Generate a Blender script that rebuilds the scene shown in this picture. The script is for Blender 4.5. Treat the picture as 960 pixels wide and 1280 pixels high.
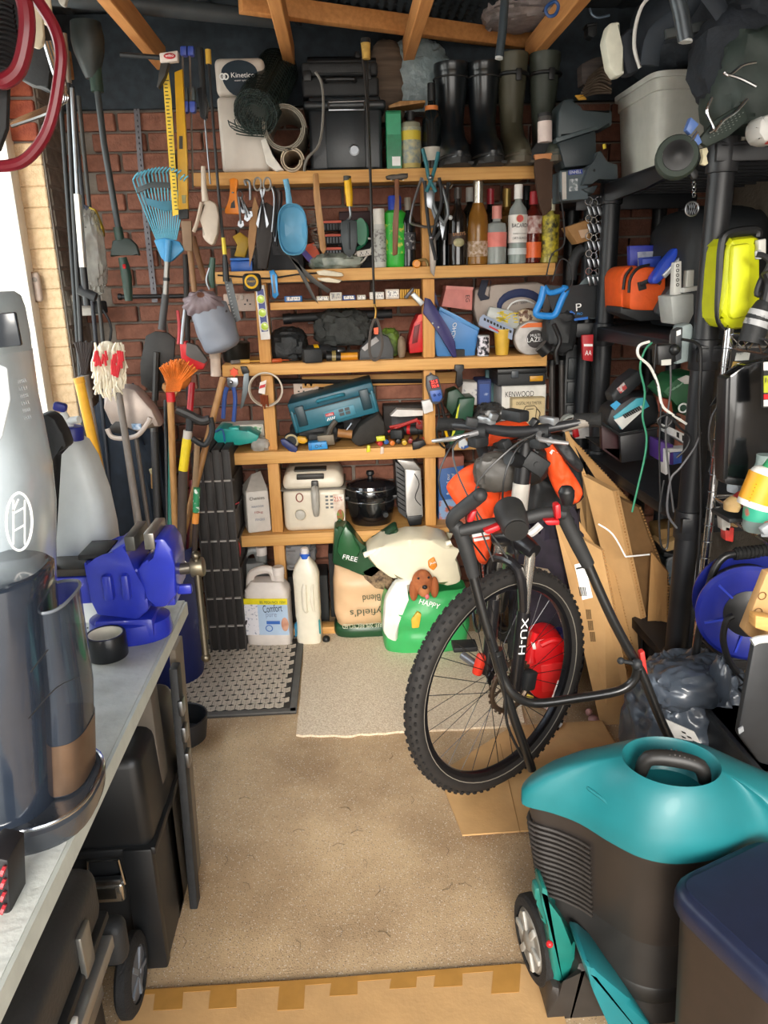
import bpy, bmesh, math, random
from mathutils import Vector, Matrix, Euler, noise
for o in list(bpy.data.objects): bpy.data.objects.remove(o)
SC=bpy.context.scene; COL=SC.collection; PI=math.pi; rad=math.radians; random.seed(7)
# ---------------------------------------------------------------- camera
F=950.0; CAMH=1.5; YAW,PITCH,ROLL=rad(2.65),rad(17),rad(1.6)
CD=Vector((math.sin(YAW)*math.cos(PITCH),math.cos(YAW)*math.cos(PITCH),-math.sin(PITCH)))
_r=Vector((math.cos(YAW),-math.sin(YAW),0)); _u=_r.cross(CD)
CR=math.cos(ROLL)*_r-math.sin(ROLL)*_u; CU=math.cos(ROLL)*_u+math.sin(ROLL)*_r
cam=bpy.data.cameras.new('camera'); camo=bpy.data.objects.new('camera',cam); COL.objects.link(camo)
cam.sensor_fit='HORIZONTAL'; cam.sensor_width=36; cam.lens=36*F/960; cam.clip_start=.02
camo.matrix_world=Matrix(((CR.x,CU.x,-CD.x,0),(CR.y,CU.y,-CD.y,0),(CR.z,CU.z,-CD.z,CAMH),(0,0,0,1)))
SC.camera=camo
# ---------------------------------------------------------------- sky and exposure
wd=bpy.data.worlds.new('sky'); SC.world=wd; wd.use_nodes=True; nt=wd.node_tree; nt.nodes.clear()
wo=nt.nodes.new('ShaderNodeOutputWorld'); bg=nt.nodes.new('ShaderNodeBackground'); tc=nt.nodes.new('ShaderNodeTexCoord')
sx=nt.nodes.new('ShaderNodeSeparateXYZ'); rp=nt.nodes.new('ShaderNodeValToRGB')
nt.links.new(tc.outputs['Generated'],sx.inputs[0]); nt.links.new(sx.outputs['Z'],rp.inputs[0]); nt.links.new(rp.outputs[0],bg.inputs[0]); nt.links.new(bg.outputs[0],wo.inputs[0])
rp.color_ramp.elements[0].position=0; rp.color_ramp.elements[0].color=(1,.95,.88,1)
rp.color_ramp.elements[1].position=.9; rp.color_ramp.elements[1].color=(.72,.83,1,1)
bg.inputs[1].default_value=4.2
sun=bpy.data.lights.new('sun','SUN'); sun.energy=3.0; sun.angle=rad(24); sun.color=(1,.93,.82)
suno=bpy.data.objects.new('sun',sun); COL.objects.link(suno); suno.location=(-3,-5,5)
suno.rotation_euler=Vector((.10,.93,-.34)).to_track_quat('-Z','Y').to_euler()
vs=SC.view_settings; vs.view_transform='Standard'; vs.look='None'; vs.gamma=1; vs.exposure=.55
# ---------------------------------------------------------------- helpers
I4=Matrix.Identity(4)
def at(x,y,Y=None,X=None,Z=None):           # a photo direction meets a world plane
    d=CD+CR*((x-480)/F)+CU*((640-y)/F)
    t=Y/d.y if Y is not None else X/d.x if X is not None else (Z-CAMH)/d.z
    return Vector((d.x*t,d.y*t,CAMH+d.z*t))
def L(loc,rx=0,ry=0,rz=0): return Matrix.Translation(loc)@Euler((rx,ry,rz)).to_matrix().to_4x4()
def lin(h):
    c=[int(h[i:i+2],16)/255 for i in(0,2,4)]
    return [x/12.92 if x<=.04045 else((x+.055)/1.055)**2.4 for x in c]
_mc={}
def C(h,r=.5,m=0,n=.07,ns=30,b=0,bs=120,tr=0,h2=None,st=(1,1,1),em=0,rnd=0,coat=0,lo=.35,hi=.65):
    """procedural surface: colour h varied by noise (or mixed with h2), fine bump b, see-through share tr"""
    k=(h,r,m,n,ns,b,bs,tr,h2,st,em,rnd,coat,lo,hi)
    if k in _mc: return _mc[k]
    M_=bpy.data.materials.new('surface_'+h); M_.use_nodes=True; t=M_.node_tree; N=t.nodes; K=t.links.new
    p=N['Principled BSDF']; p.inputs['Roughness'].default_value=r; p.inputs['Metallic'].default_value=m
    if coat: p.inputs['Coat Weight'].default_value=coat; p.inputs['Coat Roughness'].default_value=.1
    c=lin(h); a=[x*(1-n) for x in c]; d=lin(h2) if h2 else [min(1,x*(1+n)) for x in c]
    co=N.new('ShaderNodeTexCoord'); mp=N.new('ShaderNodeMapping'); mp.inputs['Scale'].default_value=st; K(co.outputs['Object'],mp.inputs[0])
    z=N.new('ShaderNodeTexNoise'); z.inputs['Scale'].default_value=ns; z.inputs['Detail'].default_value=4; K(mp.outputs[0],z.inputs[0])
    q=N.new('ShaderNodeValToRGB'); q.color_ramp.elements[0].position=lo; q.color_ramp.elements[1].position=hi
    q.color_ramp.elements[0].color=(*(c if h2 else a),1); q.color_ramp.elements[1].color=(*d,1); K(z.outputs['Fac'],q.inputs[0])
    out=q.outputs[0]
    if rnd:
        oi=N.new('ShaderNodeObjectInfo'); hv=N.new('ShaderNodeHueSaturation'); mr=N.new('ShaderNodeMapRange')
        mr.inputs['To Min'].default_value=1-rnd; mr.inputs['To Max'].default_value=1+rnd
        K(oi.outputs['Random'],mr.inputs[0]); K(mr.outputs[0],hv.inputs['Value']); K(out,hv.inputs['Color']); out=hv.outputs[0]
    K(out,p.inputs['Base Color'])
    if em: K(out,p.inputs['Emission Color']); p.inputs['Emission Strength'].default_value=em
    if b:
        z2=N.new('ShaderNodeTexNoise'); z2.inputs['Scale'].default_value=bs; z2.inputs['Detail'].default_value=3; K(mp.outputs[0],z2.inputs[0])
        bu=N.new('ShaderNodeBump'); bu.inputs['Strength'].default_value=b; bu.inputs['Distance'].default_value=.01; K(z2.outputs['Fac'],bu.inputs['Height']); K(bu.outputs[0],p.inputs['Normal'])
    if tr:
        o=N['Material Output']; tb=N.new('ShaderNodeBsdfTransparent'); tb.inputs[0].default_value=(*[.5+.5*x for x in c],1)
        mx=N.new('ShaderNodeMixShader'); mx.inputs[0].default_value=tr; K(p.outputs[0],mx.inputs[1]); K(tb.outputs[0],mx.inputs[2]); K(mx.outputs[0],o.inputs[0])
    _mc[k]=M_; return M_
def cr(P,n=4,closed=False):
    """Catmull-Rom through points"""
    if len(P)<3 and not closed: return P
    R=[]; m=len(P)
    for i in range(m if closed else m-1):
        p0=P[i-1] if i or closed else P[0]; p1=P[i]; p2=P[(i+1)%m]; p3=P[(i+2)%m] if closed or i+2<m else P[-1]
        for j in range(n):
            t=j/n; R.append(.5*((2*p1)+(p2-p0)*t+(2*p0-5*p1+4*p2-p3)*t*t+(3*p1-p0-3*p2+p3)*t**3))
    if not closed: R.append(P[-1])
    return R
class M:
    """mesh collector; every shape is added in the frame X"""
    def __init__(s,X=None,Y=None): s.bm=bmesh.new(); s.X=X or I4; s.Y=Y
    def put(s,vs,mt=None):
        A=s.X@mt if mt else s.X
        for v in vs: v.co=A@v.co
        return s
    def box(s,c,d,r=(0,0,0),bev=0,seg=2,tp=(1,1)):
        vs=bmesh.ops.create_cube(s.bm,size=1)['verts']
        for v in vs:
            k=tp if v.co.z>0 else(1,1); v.co=Vector((v.co.x*d[0]*k[0],v.co.y*d[1]*k[1],v.co.z*d[2]))
        if bev:
            es=list({e for v in vs for e in v.link_edges})
            g=bmesh.ops.bevel(s.bm,geom=es,offset=min(bev,min(d)*.49),segments=seg,affect='EDGES',profile=.5); vs=list({v for f in g['faces'] for v in f.verts}|{v for v in vs if v.is_valid})
        return s.put(vs,L(c,*r))
    def cyl(s,p,q,r,r2=None,n=16,bev=0):
        p=Vector(p);q=Vector(q);d=q-p; h=d.length
        vs=bmesh.ops.create_cone(s.bm,cap_ends=True,segments=n,radius1=r,radius2=r if r2 is None else r2,depth=h)['verts']
        if bev:
            es=[e for e in {e for v in vs for e in v.link_edges} if abs(e.verts[0].co.z-e.verts[1].co.z)<1e-6]
            g=bmesh.ops.bevel(s.bm,geom=es,offset=bev,segments=2,affect='EDGES',profile=.5); vs=list({v for f in g['faces'] for v in f.verts}|{v for v in vs if v.is_valid})
        return s.put(vs,Matrix.Translation((p+q)/2)@d.to_track_quat('Z','Y').to_matrix().to_4x4())
    def lathe(s,prof,c=(0,0,0),r=(0,0,0),n=24,sc=(1,1)):
        rows=[[s.bm.verts.new((a*math.cos(2*PI*i/n)*sc[0],a*math.sin(2*PI*i/n)*sc[1],z)) for i in range(n)] for a,z in prof]
        for A,B in zip(rows,rows[1:]):
            for i in range(n): s.bm.faces.new((A[i],A[(i+1)%n],B[(i+1)%n],B[i]))
        if prof[0][0]>1e-4 and prof[0]!=prof[-1]: s.bm.faces.new(rows[0][::-1])
        if prof[-1][0]>1e-4 and prof[0]!=prof[-1]: s.bm.faces.new(rows[-1])
        return s.put([v for R in rows for v in R],L(c,*r))
    def tube(s,P,r,n=8,closed=False,sm=4,flat=1):
        P=[Vector(p) for p in P]; m=len(P); rs=list(r) if hasattr(r,'__len__') else [r]*m
        if sm>1 and (m>2 or closed):
            Q=cr(P,sm,closed); rr=[]
            for i in range(len(Q)):
                t=i/sm; a=int(t); f=t-a; rr.append(rs[a%m]*(1-f)+rs[(a+1)%m if closed else min(a+1,m-1)]*f)
            P,rs=Q,rr
        m=len(P); rows=[]; nrm=None
        for i,p in enumerate(P):
            t=(P[(i+1)%m]-P[i-1]) if closed else (P[min(i+1,m-1)]-P[max(i-1,0)])
            if t.length<1e-9: t=Vector((0,0,1))
            t.normalize()
            if nrm is None: nrm=t.orthogonal().normalized() if abs(t.y)>.9 else (Vector((0,1,0))-t*t.y).normalized()
            nrm=(nrm-t*nrm.dot(t))
            if nrm.length<1e-6: nrm=t.orthogonal()
            nrm.normalize(); b=t.cross(nrm)
            rows.append([s.bm.verts.new(p+(nrm*math.cos(2*PI*j/n)*flat+b*math.sin(2*PI*j/n))*rs[i]) for j in range(n)])
        pr=list(zip(rows,rows[1:]))+([(rows[-1],rows[0])] if closed else [])
        for A,B in pr:
            for j in range(n): s.bm.faces.new((A[j],A[(j+1)%n],B[(j+1)%n],B[j]))
        if not closed: s.bm.faces.new(rows[0][::-1]); s.bm.faces.new(rows[-1])
        return s.put([v for R in rows for v in R])
    def prism(s,A,B,bev=0):
        a=[s.bm.verts.new(p) for p in A]; b=[s.bm.verts.new(p) for p in B]; n=len(a)
        f=[s.bm.faces.new(a),s.bm.faces.new(b[::-1])]+[s.bm.faces.new((a[i],b[i],b[(i+1)%n],a[(i+1)%n])) for i in range(n)]
        vs=a+b
        if bev:
            es=list({e for v in vs for e in v.link_edges})
            g=bmesh.ops.bevel(s.bm,geom=es,offset=bev,segments=2,affect='EDGES',profile=.5); vs=list({v for q in g['faces'] for v in q.verts}|{v for v in vs if v.is_valid})
        return s.put(vs)
    def poly(s,P,d,bev=0):                       # outline in local XY, height d along Z
        return s.prism([Vector((x,y,0)) for x,y in P],[Vector((x,y,d)) for x,y in P],bev)
    def pg(s,P,th=.01,bev=0,dy=0,sm=0):          # photo outline at depth Y, th thick behind it
        Y=s.Y+dy; A=[at(p[0],p[1],Y+(p[2] if len(p)>2 else 0)) for p in P]
        if sm: A=cr(A,sm,True)
        return s.prism(A,[v+Vector((0,th,0)) for v in A],bev)
    def pt(s,P,r,n=8,closed=False,sm=4,flat=1):
        return s.tube([at(p[0],p[1],s.Y+(p[2] if len(p)>2 else 0)) for p in P],r,n,closed,sm,flat)
    def sph(s,c,r,u=16,v=10,rot=(0,0,0)):
        vs=bmesh.ops.create_uvsphere(s.bm,u_segments=u,v_segments=v,radius=1)['verts']; R=r if hasattr(r,'__len__') else (r,)*3
        return s.put(vs,L(c,*rot)@Matrix.Diagonal((*R,1)))
    def tor(s,c,R,r,rot=(0,0,0),n=24,k=8,sc=(1,1)):
        A=L(c,*rot); return s.tube([A@Vector((R*sc[0]*math.cos(2*PI*i/n),R*sc[1]*math.sin(2*PI*i/n),0)) for i in range(n)],r,k,True,1)
    def sheet(s,fn,nu,nv,th=0):
        g=[[s.bm.verts.new(fn(i/nu,j/nv)) for j in range(nv+1)] for i in range(nu+1)]; fs=[]
        for i in range(nu):
            for j in range(nv): fs.append(s.bm.faces.new((g[i][j],g[i+1][j],g[i+1][j+1],g[i][j+1])))
        vs=[v for R in g for v in R]
        if th:
            x=bmesh.ops.solidify(s.bm,geom=fs,thickness=th)['geom']; vs=list(set(vs)|{e for e in x if isinstance(e,bmesh.types.BMVert)})
        return s.put(vs)
    def blob(s,c,d,amp=.1,fr=3,e=.6,seed=0,u=36,v=24,flat=True,rid=True):
        """crumpled bag: superellipsoid displaced by ridged noise, flat bottom"""
        vs=bmesh.ops.create_uvsphere(s.bm,u_segments=u,v_segments=v,radius=1)['verts']; sp=lambda x:math.copysign(abs(x)**e,x)
        for q in vs:
            p=q.co.copy(); w=noise.noise(p*fr+Vector((seed*7.1,seed*3.3,0))); w2=noise.noise(p*fr*2.3+Vector((seed,9,seed)))
            k=1+amp*((1-2*abs(w))+.5*(1-2*abs(w2)) if rid else w+.4*w2)
            p=Vector((sp(p.x),sp(p.y),sp(p.z)))*k
            if flat and p.z<-.9: p.z=-.9
            q.co=Vector((p.x*d[0],p.y*d[1],p.z*d[2]))
        return s.put(vs,Matrix.Translation(c))
def mkobj(name,m,mat,org,ang=35):
    bm=m.bm if isinstance(m,M) else m
    bmesh.ops.recalc_face_normals(bm,faces=bm.faces[:])
    for v in bm.verts: v.co-=org
    me=bpy.data.meshes.new(name); bm.to_mesh(me); bm.free(); me.materials.append(mat)
    me.polygons.foreach_set('use_smooth',[True]*len(me.polygons)); me.set_sharp_from_angle(angle=rad(ang))
    o=bpy.data.objects.new(name,me); COL.objects.link(o); return o
_lab={}
class T:
    """one thing: its parts are collected, then hung under an Empty at its base"""
    def __init__(s,name,label,cat,group=None): s.n,s.l,s.c,s.g=name,label,cat,group; s.P=[]
    def p(s,name,m,mat,par=None,label=None,ang=35,kind=None): s.P.append([name,m,mat,par,label,ang,kind]); return len(s.P)-1
    def txt(s,text,A,B,h,mat,par=None,nrm=(0,-1,0),name='lettering',off=.002,up=None):
        """flat print between points A and B (baseline), letter height h metres"""
        A=Vector(A);B=Vector(B); x=(B-A).normalized(); nv=Vector(nrm); y=Vector(up) if up else nv.cross(x); y.normalize(); z=x.cross(y)
        cu=bpy.data.curves.new('t','FONT'); cu.body=text; cu.extrude=0; ob=bpy.data.objects.new('t',cu); me=ob.to_mesh()
        bm=bmesh.new(); bm.from_mesh(me); ob.to_mesh_clear(); bpy.data.objects.remove(ob); bpy.data.curves.remove(cu)
        xs=[v.co.x for v in bm.verts]; ys=[v.co.y for v in bm.verts]
        if not xs: return
        sx_=(B-A).length/(max(xs)-min(xs)); sy_=h/max(1e-6,max(ys)-min(ys)); x0=min(xs); y0=min(ys)
        for v in bm.verts: v.co=A+x*((v.co.x-x0)*sx_)+y*((v.co.y-y0)*sy_)+nv.normalized()*off
        m=M(); m.bm.free(); m.bm=bm; return s.p(name,m,mat,par)
    def ptx(s,text,a,b,hp,Y,mat,par=None,off=.002,**k):
        A=at(a[0],a[1],Y+(a[2] if len(a)>2 else 0)); B=at(b[0],b[1],Y+(b[2] if len(b)>2 else 0)); return s.txt(text,A,B,hp*(A-Vector((0,0,CAMH))).dot(CD)/F,mat,par,off=off,**k)
    def done(s,kind=None,org=None,noroot=False):
        vs=[s.P[i][1].X and v.co for i in range(len(s.P)) for v in s.P[i][1].bm.verts]
        lo=[min(v[i] for v in vs) for i in range(3)]; hi=[max(v[i] for v in vs) for i in range(3)]
        base=Vector(org) if org else Vector(((lo[0]+hi[0])/2,(lo[1]+hi[1])/2,lo[2]))
        if len(s.P)==1: root=mkobj(s.n,s.P[0][1],s.P[0][2],base,s.P[0][5]); objs=[root]
        else:
            root=bpy.data.objects.new(s.n,None); root.empty_display_size=.05; COL.objects.link(root); objs=[]
            for nm,m,mat,par,lb,ang,kd in s.P:
                o=mkobj(nm,m,mat,base,ang); o.parent=objs[par] if par is not None else root
                if lb: o['label']=lb
                if kd: o['kind']=kd
                objs.append(o)
        root.location=base; s.objs=objs
        if kind=='structure': root['kind']=kind
        else:
            root['label']=s.l; root['category']=s.c
            if s.g: root['group']=s.g
            if kind: root['kind']=kind
        s.root=root; return root
def S(name,label,cat,m,mat,group=None,kind=None,ang=35):
    t=T(name,label,cat,group); t.p(name,m,mat,ang=ang); return t.done(kind)
def struct(name,m,mat,ang=35):
    t=T(name,'','' ); t.p(name,m,mat,ang=ang); return t.done('structure',org=(0,0,0))
def child(name,m,mat,par,ang=35,kind=None):
    o=mkobj(name,m,mat,par.location.copy() if par.parent is None else Vector((0,0,0)),ang); o.parent=par
    if kind: o['kind']=kind
    return o
def dup(root,loc,label=None,rot=None):
    r=root.copy(); COL.objects.link(r); r.location=loc
    if rot: r.rotation_euler=rot
    if label: r['label']=label
    for ch in root.children:
        c=ch.copy(); COL.objects.link(c); c.parent=r
        for g in ch.children: d=g.copy(); COL.objects.link(d); d.parent=c
    return r
def pb(x0,y0,x1,y1,Y):
    ym=(y0+y1)/2; xm=(x0+x1)/2; return at(x0,ym,Y).x,at(x1,ym,Y).x,at(xm,y1,Y).z,at(xm,y0,Y).z
def arc(c,r,a0,a1,n=8,z=0): return [Vector((c[0]+r*math.cos(rad(a0+(a1-a0)*i/n)),c[1]+r*math.sin(rad(a0+(a1-a0)*i/n)),z)) for i in range(n+1)]
# common surfaces
BLK=C('17181a',.45,n=.15); BLK2=C('222426',.6,n=.15,b=.1); RUB=C('141414',.8,n=.2,b=.3,bs=200); CHR=C('c9ccd0',.18,1,n=.04); STL=C('8f9398',.32,1,n=.1); DST=C('55585c',.4,1,n=.15)
WHT=C('e9e7e2',.45,n=.03); CRM=C('e2d6c0',.5,n=.05); RED=C('c41a22',.4); TEAL=C('1f7f7c',.38,n=.06); BLUE=C('2436b0',.35,n=.06); ORG=C('f2581a',.6,n=.08,b=.15); YEL=C('e9b512',.45); GRN=C('1f6b3a',.45); GRY=C('6b6f72',.5,n=.1); LGR=C('b9bdbd',.45,n=.06)
PINE=C('dca862',.6,n=.2,ns=9,st=(.6,6,14),h2='c58a48',b=.1,bs=60,lo=.4,hi=.85); PINEV=C('d8a05a',.6,ns=9,st=(10,6,.7),h2='c08342',b=.1,bs=60,lo=.4,hi=.85); PINEY=C('d9985a',.65,ns=9,st=(8,.6,8),h2='bd7b40',b=.15,bs=60,lo=.35,hi=.85); HAND=C('b98a55',.5,ns=12,st=(6,6,1),h2='9a6d3d')
CARD=C('c49a66',.8,n=.06,ns=14,b=.06,bs=90); CARD2=C('b78b56',.8,n=.06,ns=14); PRN=C('222222',.6,n=0); PRW=C('f4f4f2',.6,n=0)
CLR=C('dfe6e8',.15,tr=.72,n=.02); CLR2=C('d8dcd8',.3,tr=.45,n=.05)
# ---------------------------------------------------------------- room shell
XL,XR,YB,YF,ZC=-1.1,1.62,3.45,-.7,2.52
def concrete():
    m=C('d3b58c',.85,ns=3.2,h2='977a5a',b=.25,bs=260,lo=.25,hi=.75).copy(); t=m.node_tree; N=t.nodes; K=t.links.new; p=N['Principled BSDF']
    ba=p.inputs['Base Color'].links[0].from_socket; co=N.new('ShaderNodeTexCoord')
    for sc,th,col,f in((130,.15,'e6dccb',.6),(170,.16,'5e5142',.8),(60,.05,'efe6d6',.5)):
        v=N.new('ShaderNodeTexVoronoi'); v.inputs['Scale'].default_value=sc; K(co.outputs['Object'],v.inputs['Vector'])
        r=N.new('ShaderNodeMapRange'); r.inputs['From Min'].default_value=th; r.inputs['From Max'].default_value=th+.1; r.inputs['To Min'].default_value=f; r.inputs['To Max'].default_value=0; K(v.outputs['Distance'],r.inputs[0])
        x=N.new('ShaderNodeMix'); x.data_type='RGBA'; K(r.outputs[0],x.inputs['Factor']); K(ba,x.inputs[6]); x.inputs[7].default_value=(*lin(col),1); ba=x.outputs[2]
    K(ba,p.inputs['Base Color']); return m
struct('floor',M().box(((XL+XR)/2,(YF+YB)/2+.05,-.06),(XR-XL+.4,YB-YF+.3,.12)),concrete())
struct('driveway',M().box((0,-6.8,-.09),(16,12,.1)),C('a89c8c',.9,ns=1.5,n=.1,b=.2))
MORT=C('8a8178',.9,n=.12,ns=25,b=.3,bs=120)
wb=struct('wall_back',M().box(((XL+XR)/2,YB+.085,1.26),(XR-XL+.4,.13,2.52)),MORT)
BRK=C('9a6652',.85,ns=28,h2='7d5141',b=.4,bs=90,rnd=.25,lo=.3,hi=.7)
PBR=C('e3c6a0',.9,ns=60,h2='cfae86',b=.5,bs=160,rnd=.05,lo=.4,hi=.8); GBR=C('8d857b',.9,ns=22,h2='756c62',b=.4,bs=120,rnd=.12)
def bricks(par,place,w,h,d,mat,lim,axis):
    bm=M().box((0,0,0),(w,d,h) if axis=='x' else (d,w,h),bev=.004,seg=1); first=None; rest=[]
    for i,q in enumerate(place):
        if i<lim:
            if first is None: first=mkobj('brick',bm,mat,Vector((0,0,0))); o=first
            else: o=first.copy(); COL.objects.link(o)
            o.parent=par; o.location=q
        else: rest.append(q)
    if rest:
        m=M()
        for q in rest: m.box(q,(w,d,h) if axis=='x' else (d,w,h))
        child('brickwork',m,mat,par,kind='stuff')
pl=[]
for k in range(29):
    z=.037+k*.075
    for j in range(-1,13):
        x=XL+.11+j*.225+(.1125 if k%2 else 0)
        if x<XL or x>XR: continue
        pr_=0 if x<-.3 else 1 if x<.9 and .2<z<1.9 else 2
        pl.append((pr_,Vector((x+random.uniform(-.002,.002),YB+random.uniform(.004,.012),z))))
pl.sort(key=lambda a:a[0]); bricks(wb,[q for _,q in pl],.213,.065,.03,BRK,290,'x')
child('felt_strip',M().box(((XL+XR)/2,YB-.01,2.345),(XR-XL,.03,.33)),C('333b42',.9,n=.2),wb)
struct('wall_right',M().box((XR+.07,(YF+YB)/2,1.26),(.14,YB-YF,2.52)),C('9b8f80',.9,ns=6,h2='857a6c',b=.4,bs=80))
WY0,WY1,WZ0,WZ1=1.25,3.2,.9,2.3
m=M(); xw=XL-.08
m.box((xw,(YF+WY0)/2,1.26),(.16,WY0-YF,2.52)).box((xw,(WY1+YB)/2+.05,1.26),(.16,YB-WY1+.1,2.52)).box((xw,(WY0+WY1)/2,WZ0/2),(.16,WY1-WY0,WZ0)).box((xw,(WY0+WY1)/2,(WZ1+2.52)/2),(.16,WY1-WY0,2.52-WZ1))
wl=struct('wall_left',m,MORT)
pc=[];pr2=[];pg2=[]
for k in range(33):
    z=.037+k*.075
    (pc if z<2.03 else pr2).append(Vector((XL-.055,WY1-.004,z)))
    pg2.append(Vector((XL-.002,WY1+.115,z)))
bricks(wl,pc,.1,.0742,.012,PBR,99,'x'); bricks(wl,pr2,.1,.062,.03,C('a5573c',.85,ns=30,h2='8a4230',b=.4,rnd=.15),99,'x'); bricks(wl,pg2,.2,.064,.016,GBR,110,'y')
# window
w=T('window_1','',''); UPV=C('ece4d6',.4,n=.03)
fm=M(); X0=XL-.13
for z in(WZ0+.03,WZ1-.03): fm.box((X0,(WY0+WY1)/2,z),(.06,WY1-WY0,.06),bev=.005)
for y in(WY0+.03,WY1-.03,(WY0+WY1)/2): fm.box((X0,y,(WZ0+WZ1)/2),(.06,.06,WZ1-WZ0),bev=.005)
i=w.p('window_frame',fm,UPV)
for a in range(2):
    y0=WY0+.06+a*.945; s_=M()
    for z in(WZ0+.08,WZ1-.08): s_.box((X0+.015,y0+.45,z),(.05,.89,.05),bev=.006)
    for y in(y0+.025,y0+.865): s_.box((X0+.015,y,(WZ0+WZ1)/2),(.05,.05,WZ1-WZ0-.13),bev=.006)
    k=w.p('sash',s_,UPV); w.p('pane',M().box((X0+.01,y0+.45,(WZ0+WZ1)/2),(.006,.84,WZ1-WZ0-.2)),C('eef6f8',.05,tr=.9,n=0),k)
w.p('window_sill',M().box((XL-.05,(WY0+WY1)/2,WZ0-.012),(.16,WY1-WY0,.025),bev=.005),UPV)
w.done('structure',org=(XL,1.9,WZ0))
# roof: ribbed dark sheets on rafters
cm=M(); cm.box(((XL+XR)/2,(YF+YB)/2,ZC+.03),(XR-XL+.4,YB-YF+.1,.06))
for k in range(15): cm.box((XL+.1+k*.18,(YF+YB)/2,ZC-.006),(.03,YB-YF,.016),bev=.005)
ce=struct('ceiling',cm,C('525b61',.8,ns=5,n=.2,b=.15,bs=40))
for (px,py) in((200,85),(362,85),(510,80),(665,75)):
    e=at(px,py,3.3); child('rafter',M().box((e.x,(3.34+YF)/2,2.335),(.042,3.34-YF,.08),bev=.003,seg=1),PINEY,ce)
e=at(40,75,2.75); child('rafter',M().box((XL+.06,(YB+YF)/2,2.335),(.05,YB-YF,.1),bev=.003,seg=1),PINEY,ce)
a,b_=at(300,3,Z=2.40),at(720,60,Z=2.40); d_=b_-a
child('brace',M(L((a+b_)/2,0,0,math.atan2(d_.y,d_.x))).box((0,0,.0),(d_.length,.045,.06),bev=.003),PINEY,ce)
struct('trim_1',M().box(((XL+XR)/2,YF-.04,2.44),(XR-XL+.4,.12,.2)),WHT)
# ---------------------------------------------------------------- wooden shelving on the back wall
SY=3.08; S1,S2,S25,S3,S4,S5=1.895,1.545,1.425,1.192,.835,.476
t=T('wooden_shelving','home-made pine shelving unit fixed along the back brick wall','shelving')
def board(z,x0,x1,y1=3.42,rail=.045,y0=SY):
    t.p('shelf_board',M().box(((x0+x1)/2,(y0+.03+y1)/2,z-.01),(x1-x0,y1-y0-.03,.02),bev=.001,seg=1),PINE)
    t.p('front_rail',M().box(((x0+x1)/2,y0+.014,z-rail/2),(x1-x0,.028,rail),bev=.003),PINE)
board(S1,-.53,.76); board(S2,-.48,.84); board(S25,-.28,.31,3.36,.028,3.1); board(S3,-.485,.82); board(S4,-.485,.405,3.42,.05); board(S5,-.49,.42,3.42,.05)
for x,zs in((-.314,((.0,S5-.05),(S5,S4-.05),(S4,S3-.045),(S3,S2-.045))),(.345,((0,S5-.05),(S5,S4-.05),(S4,S3-.045),(S3,S2-.045),(S2,S1-.045)))):
    for a,b in zs: t.p('post',M().box((x,3.145,(a+b)/2),(.047,.07,b-a-.002),bev=.003),PINEV)
t.p('plinth',M().box((-.02,3.1,.02),(.9,.06,.04),bev=.003),PINE); t.p('batten',M().box((.16,3.43,S3-.12),(.7,.03,.05),bev=.002),PINE)
t.done()
# ---- helper: carton with lid flaps, tape and print
def carton(name,label,cat,x0,y0,x1,y1,Y,d,mat,z=None,group=None,rz=0,ry=0,flaps=True,text=(),panel=None,tape=None):
    a,b,zl,zh=pb(x0,y0,x1,y1,Y); w=b-a; h=zh-zl; zb=zl if z is None else z
    X=L(((a+b)/2,Y+d/2,zb),0,ry,rz); t=T(name,label,cat,group)
    t.p('body',M(X).box((0,0,h/2-.001),(w,d,h-.002),bev=.002,seg=1),mat)
    if flaps:
        for s in(-1,1): t.p('flap',M(X).box((0,s*d/4,h),(w*.99,d*.48,.002)),mat)
    if tape: t.p('tape',M(X).box((0,0,h+.0015),(w,.03,.001)),tape)
    if panel:
        for (u0,v0,u1,v1,pm) in panel: t.p('label_panel',M(X).box(((u0+u1-1)/2*w,-d/2-.0012,(v0+v1)/2*h),((u1-u0)*w,.0015,(v1-v0)*h)),pm)
    for (s,u0,v0,u1,hh,pm) in text:
        A=X@Vector(((u0-.5)*w,-d/2-.001,v0*h)); B=X@Vector(((u1-.5)*w,-d/2-.001,v0*h)); t.txt(s,A,B,hh*h,pm,nrm=X.to_3x3()@Vector((0,-1,0)))
    return t.done()
# ---------------------------------------------------------------- top shelf (z = S1)
X0,X1,zl,zh=pb(272,70,334,214,3.12); w=X1-X0; h=zh-S1; cx=(X0+X1)/2
t=T('water_softener','pale grey water softener cabinet with dark oval badge on the top shelf','appliance')
X=L((cx,3.12+.13,S1)); P=C('cfc6bb',.4,n=.03); b=t.p('body',M(X).box((0,0,h*.34),(w,.26,h*.66),bev=.015,seg=3),P); t.p('lid',M(X).box((0,0,h*.835),(w*.99,.255,h*.32),bev=.02,seg=3),P)
ov=[Vector((w*.36*math.cos(a),-.13,h*.86+h*.2*math.sin(a) if math.sin(a)<0 else h*.86+.105*h*math.sin(a))) for a in [2*PI*i/28 for i in range(28)]]
k=t.p('badge',M(X).prism([v for v in ov],[v-Vector((0,.004,0)) for v in ov]),C('23303a',.25))
t.txt('Kinetico',X@Vector((-.03,-.134,h*.82)),X@Vector((.055,-.134,h*.82)),.016,PRW,k); t.txt('water systems',X@Vector((-.02,-.134,h*.785)),X@Vector((.04,-.134,h*.785)),.006,PRW,k)
em=M(X); em.tor((-.05,-.135,h*.83),.009,.0025,(PI/2,0,0)); em.tor((-.062,-.135,h*.83),.009,.0025,(PI/2,0,0)); t.p('emblem',em,PRW,k)
t.p('latch',M(X).box((0,-.132,h*.67),(.012,.006,.03),bev=.002),GRY); t.done()
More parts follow.
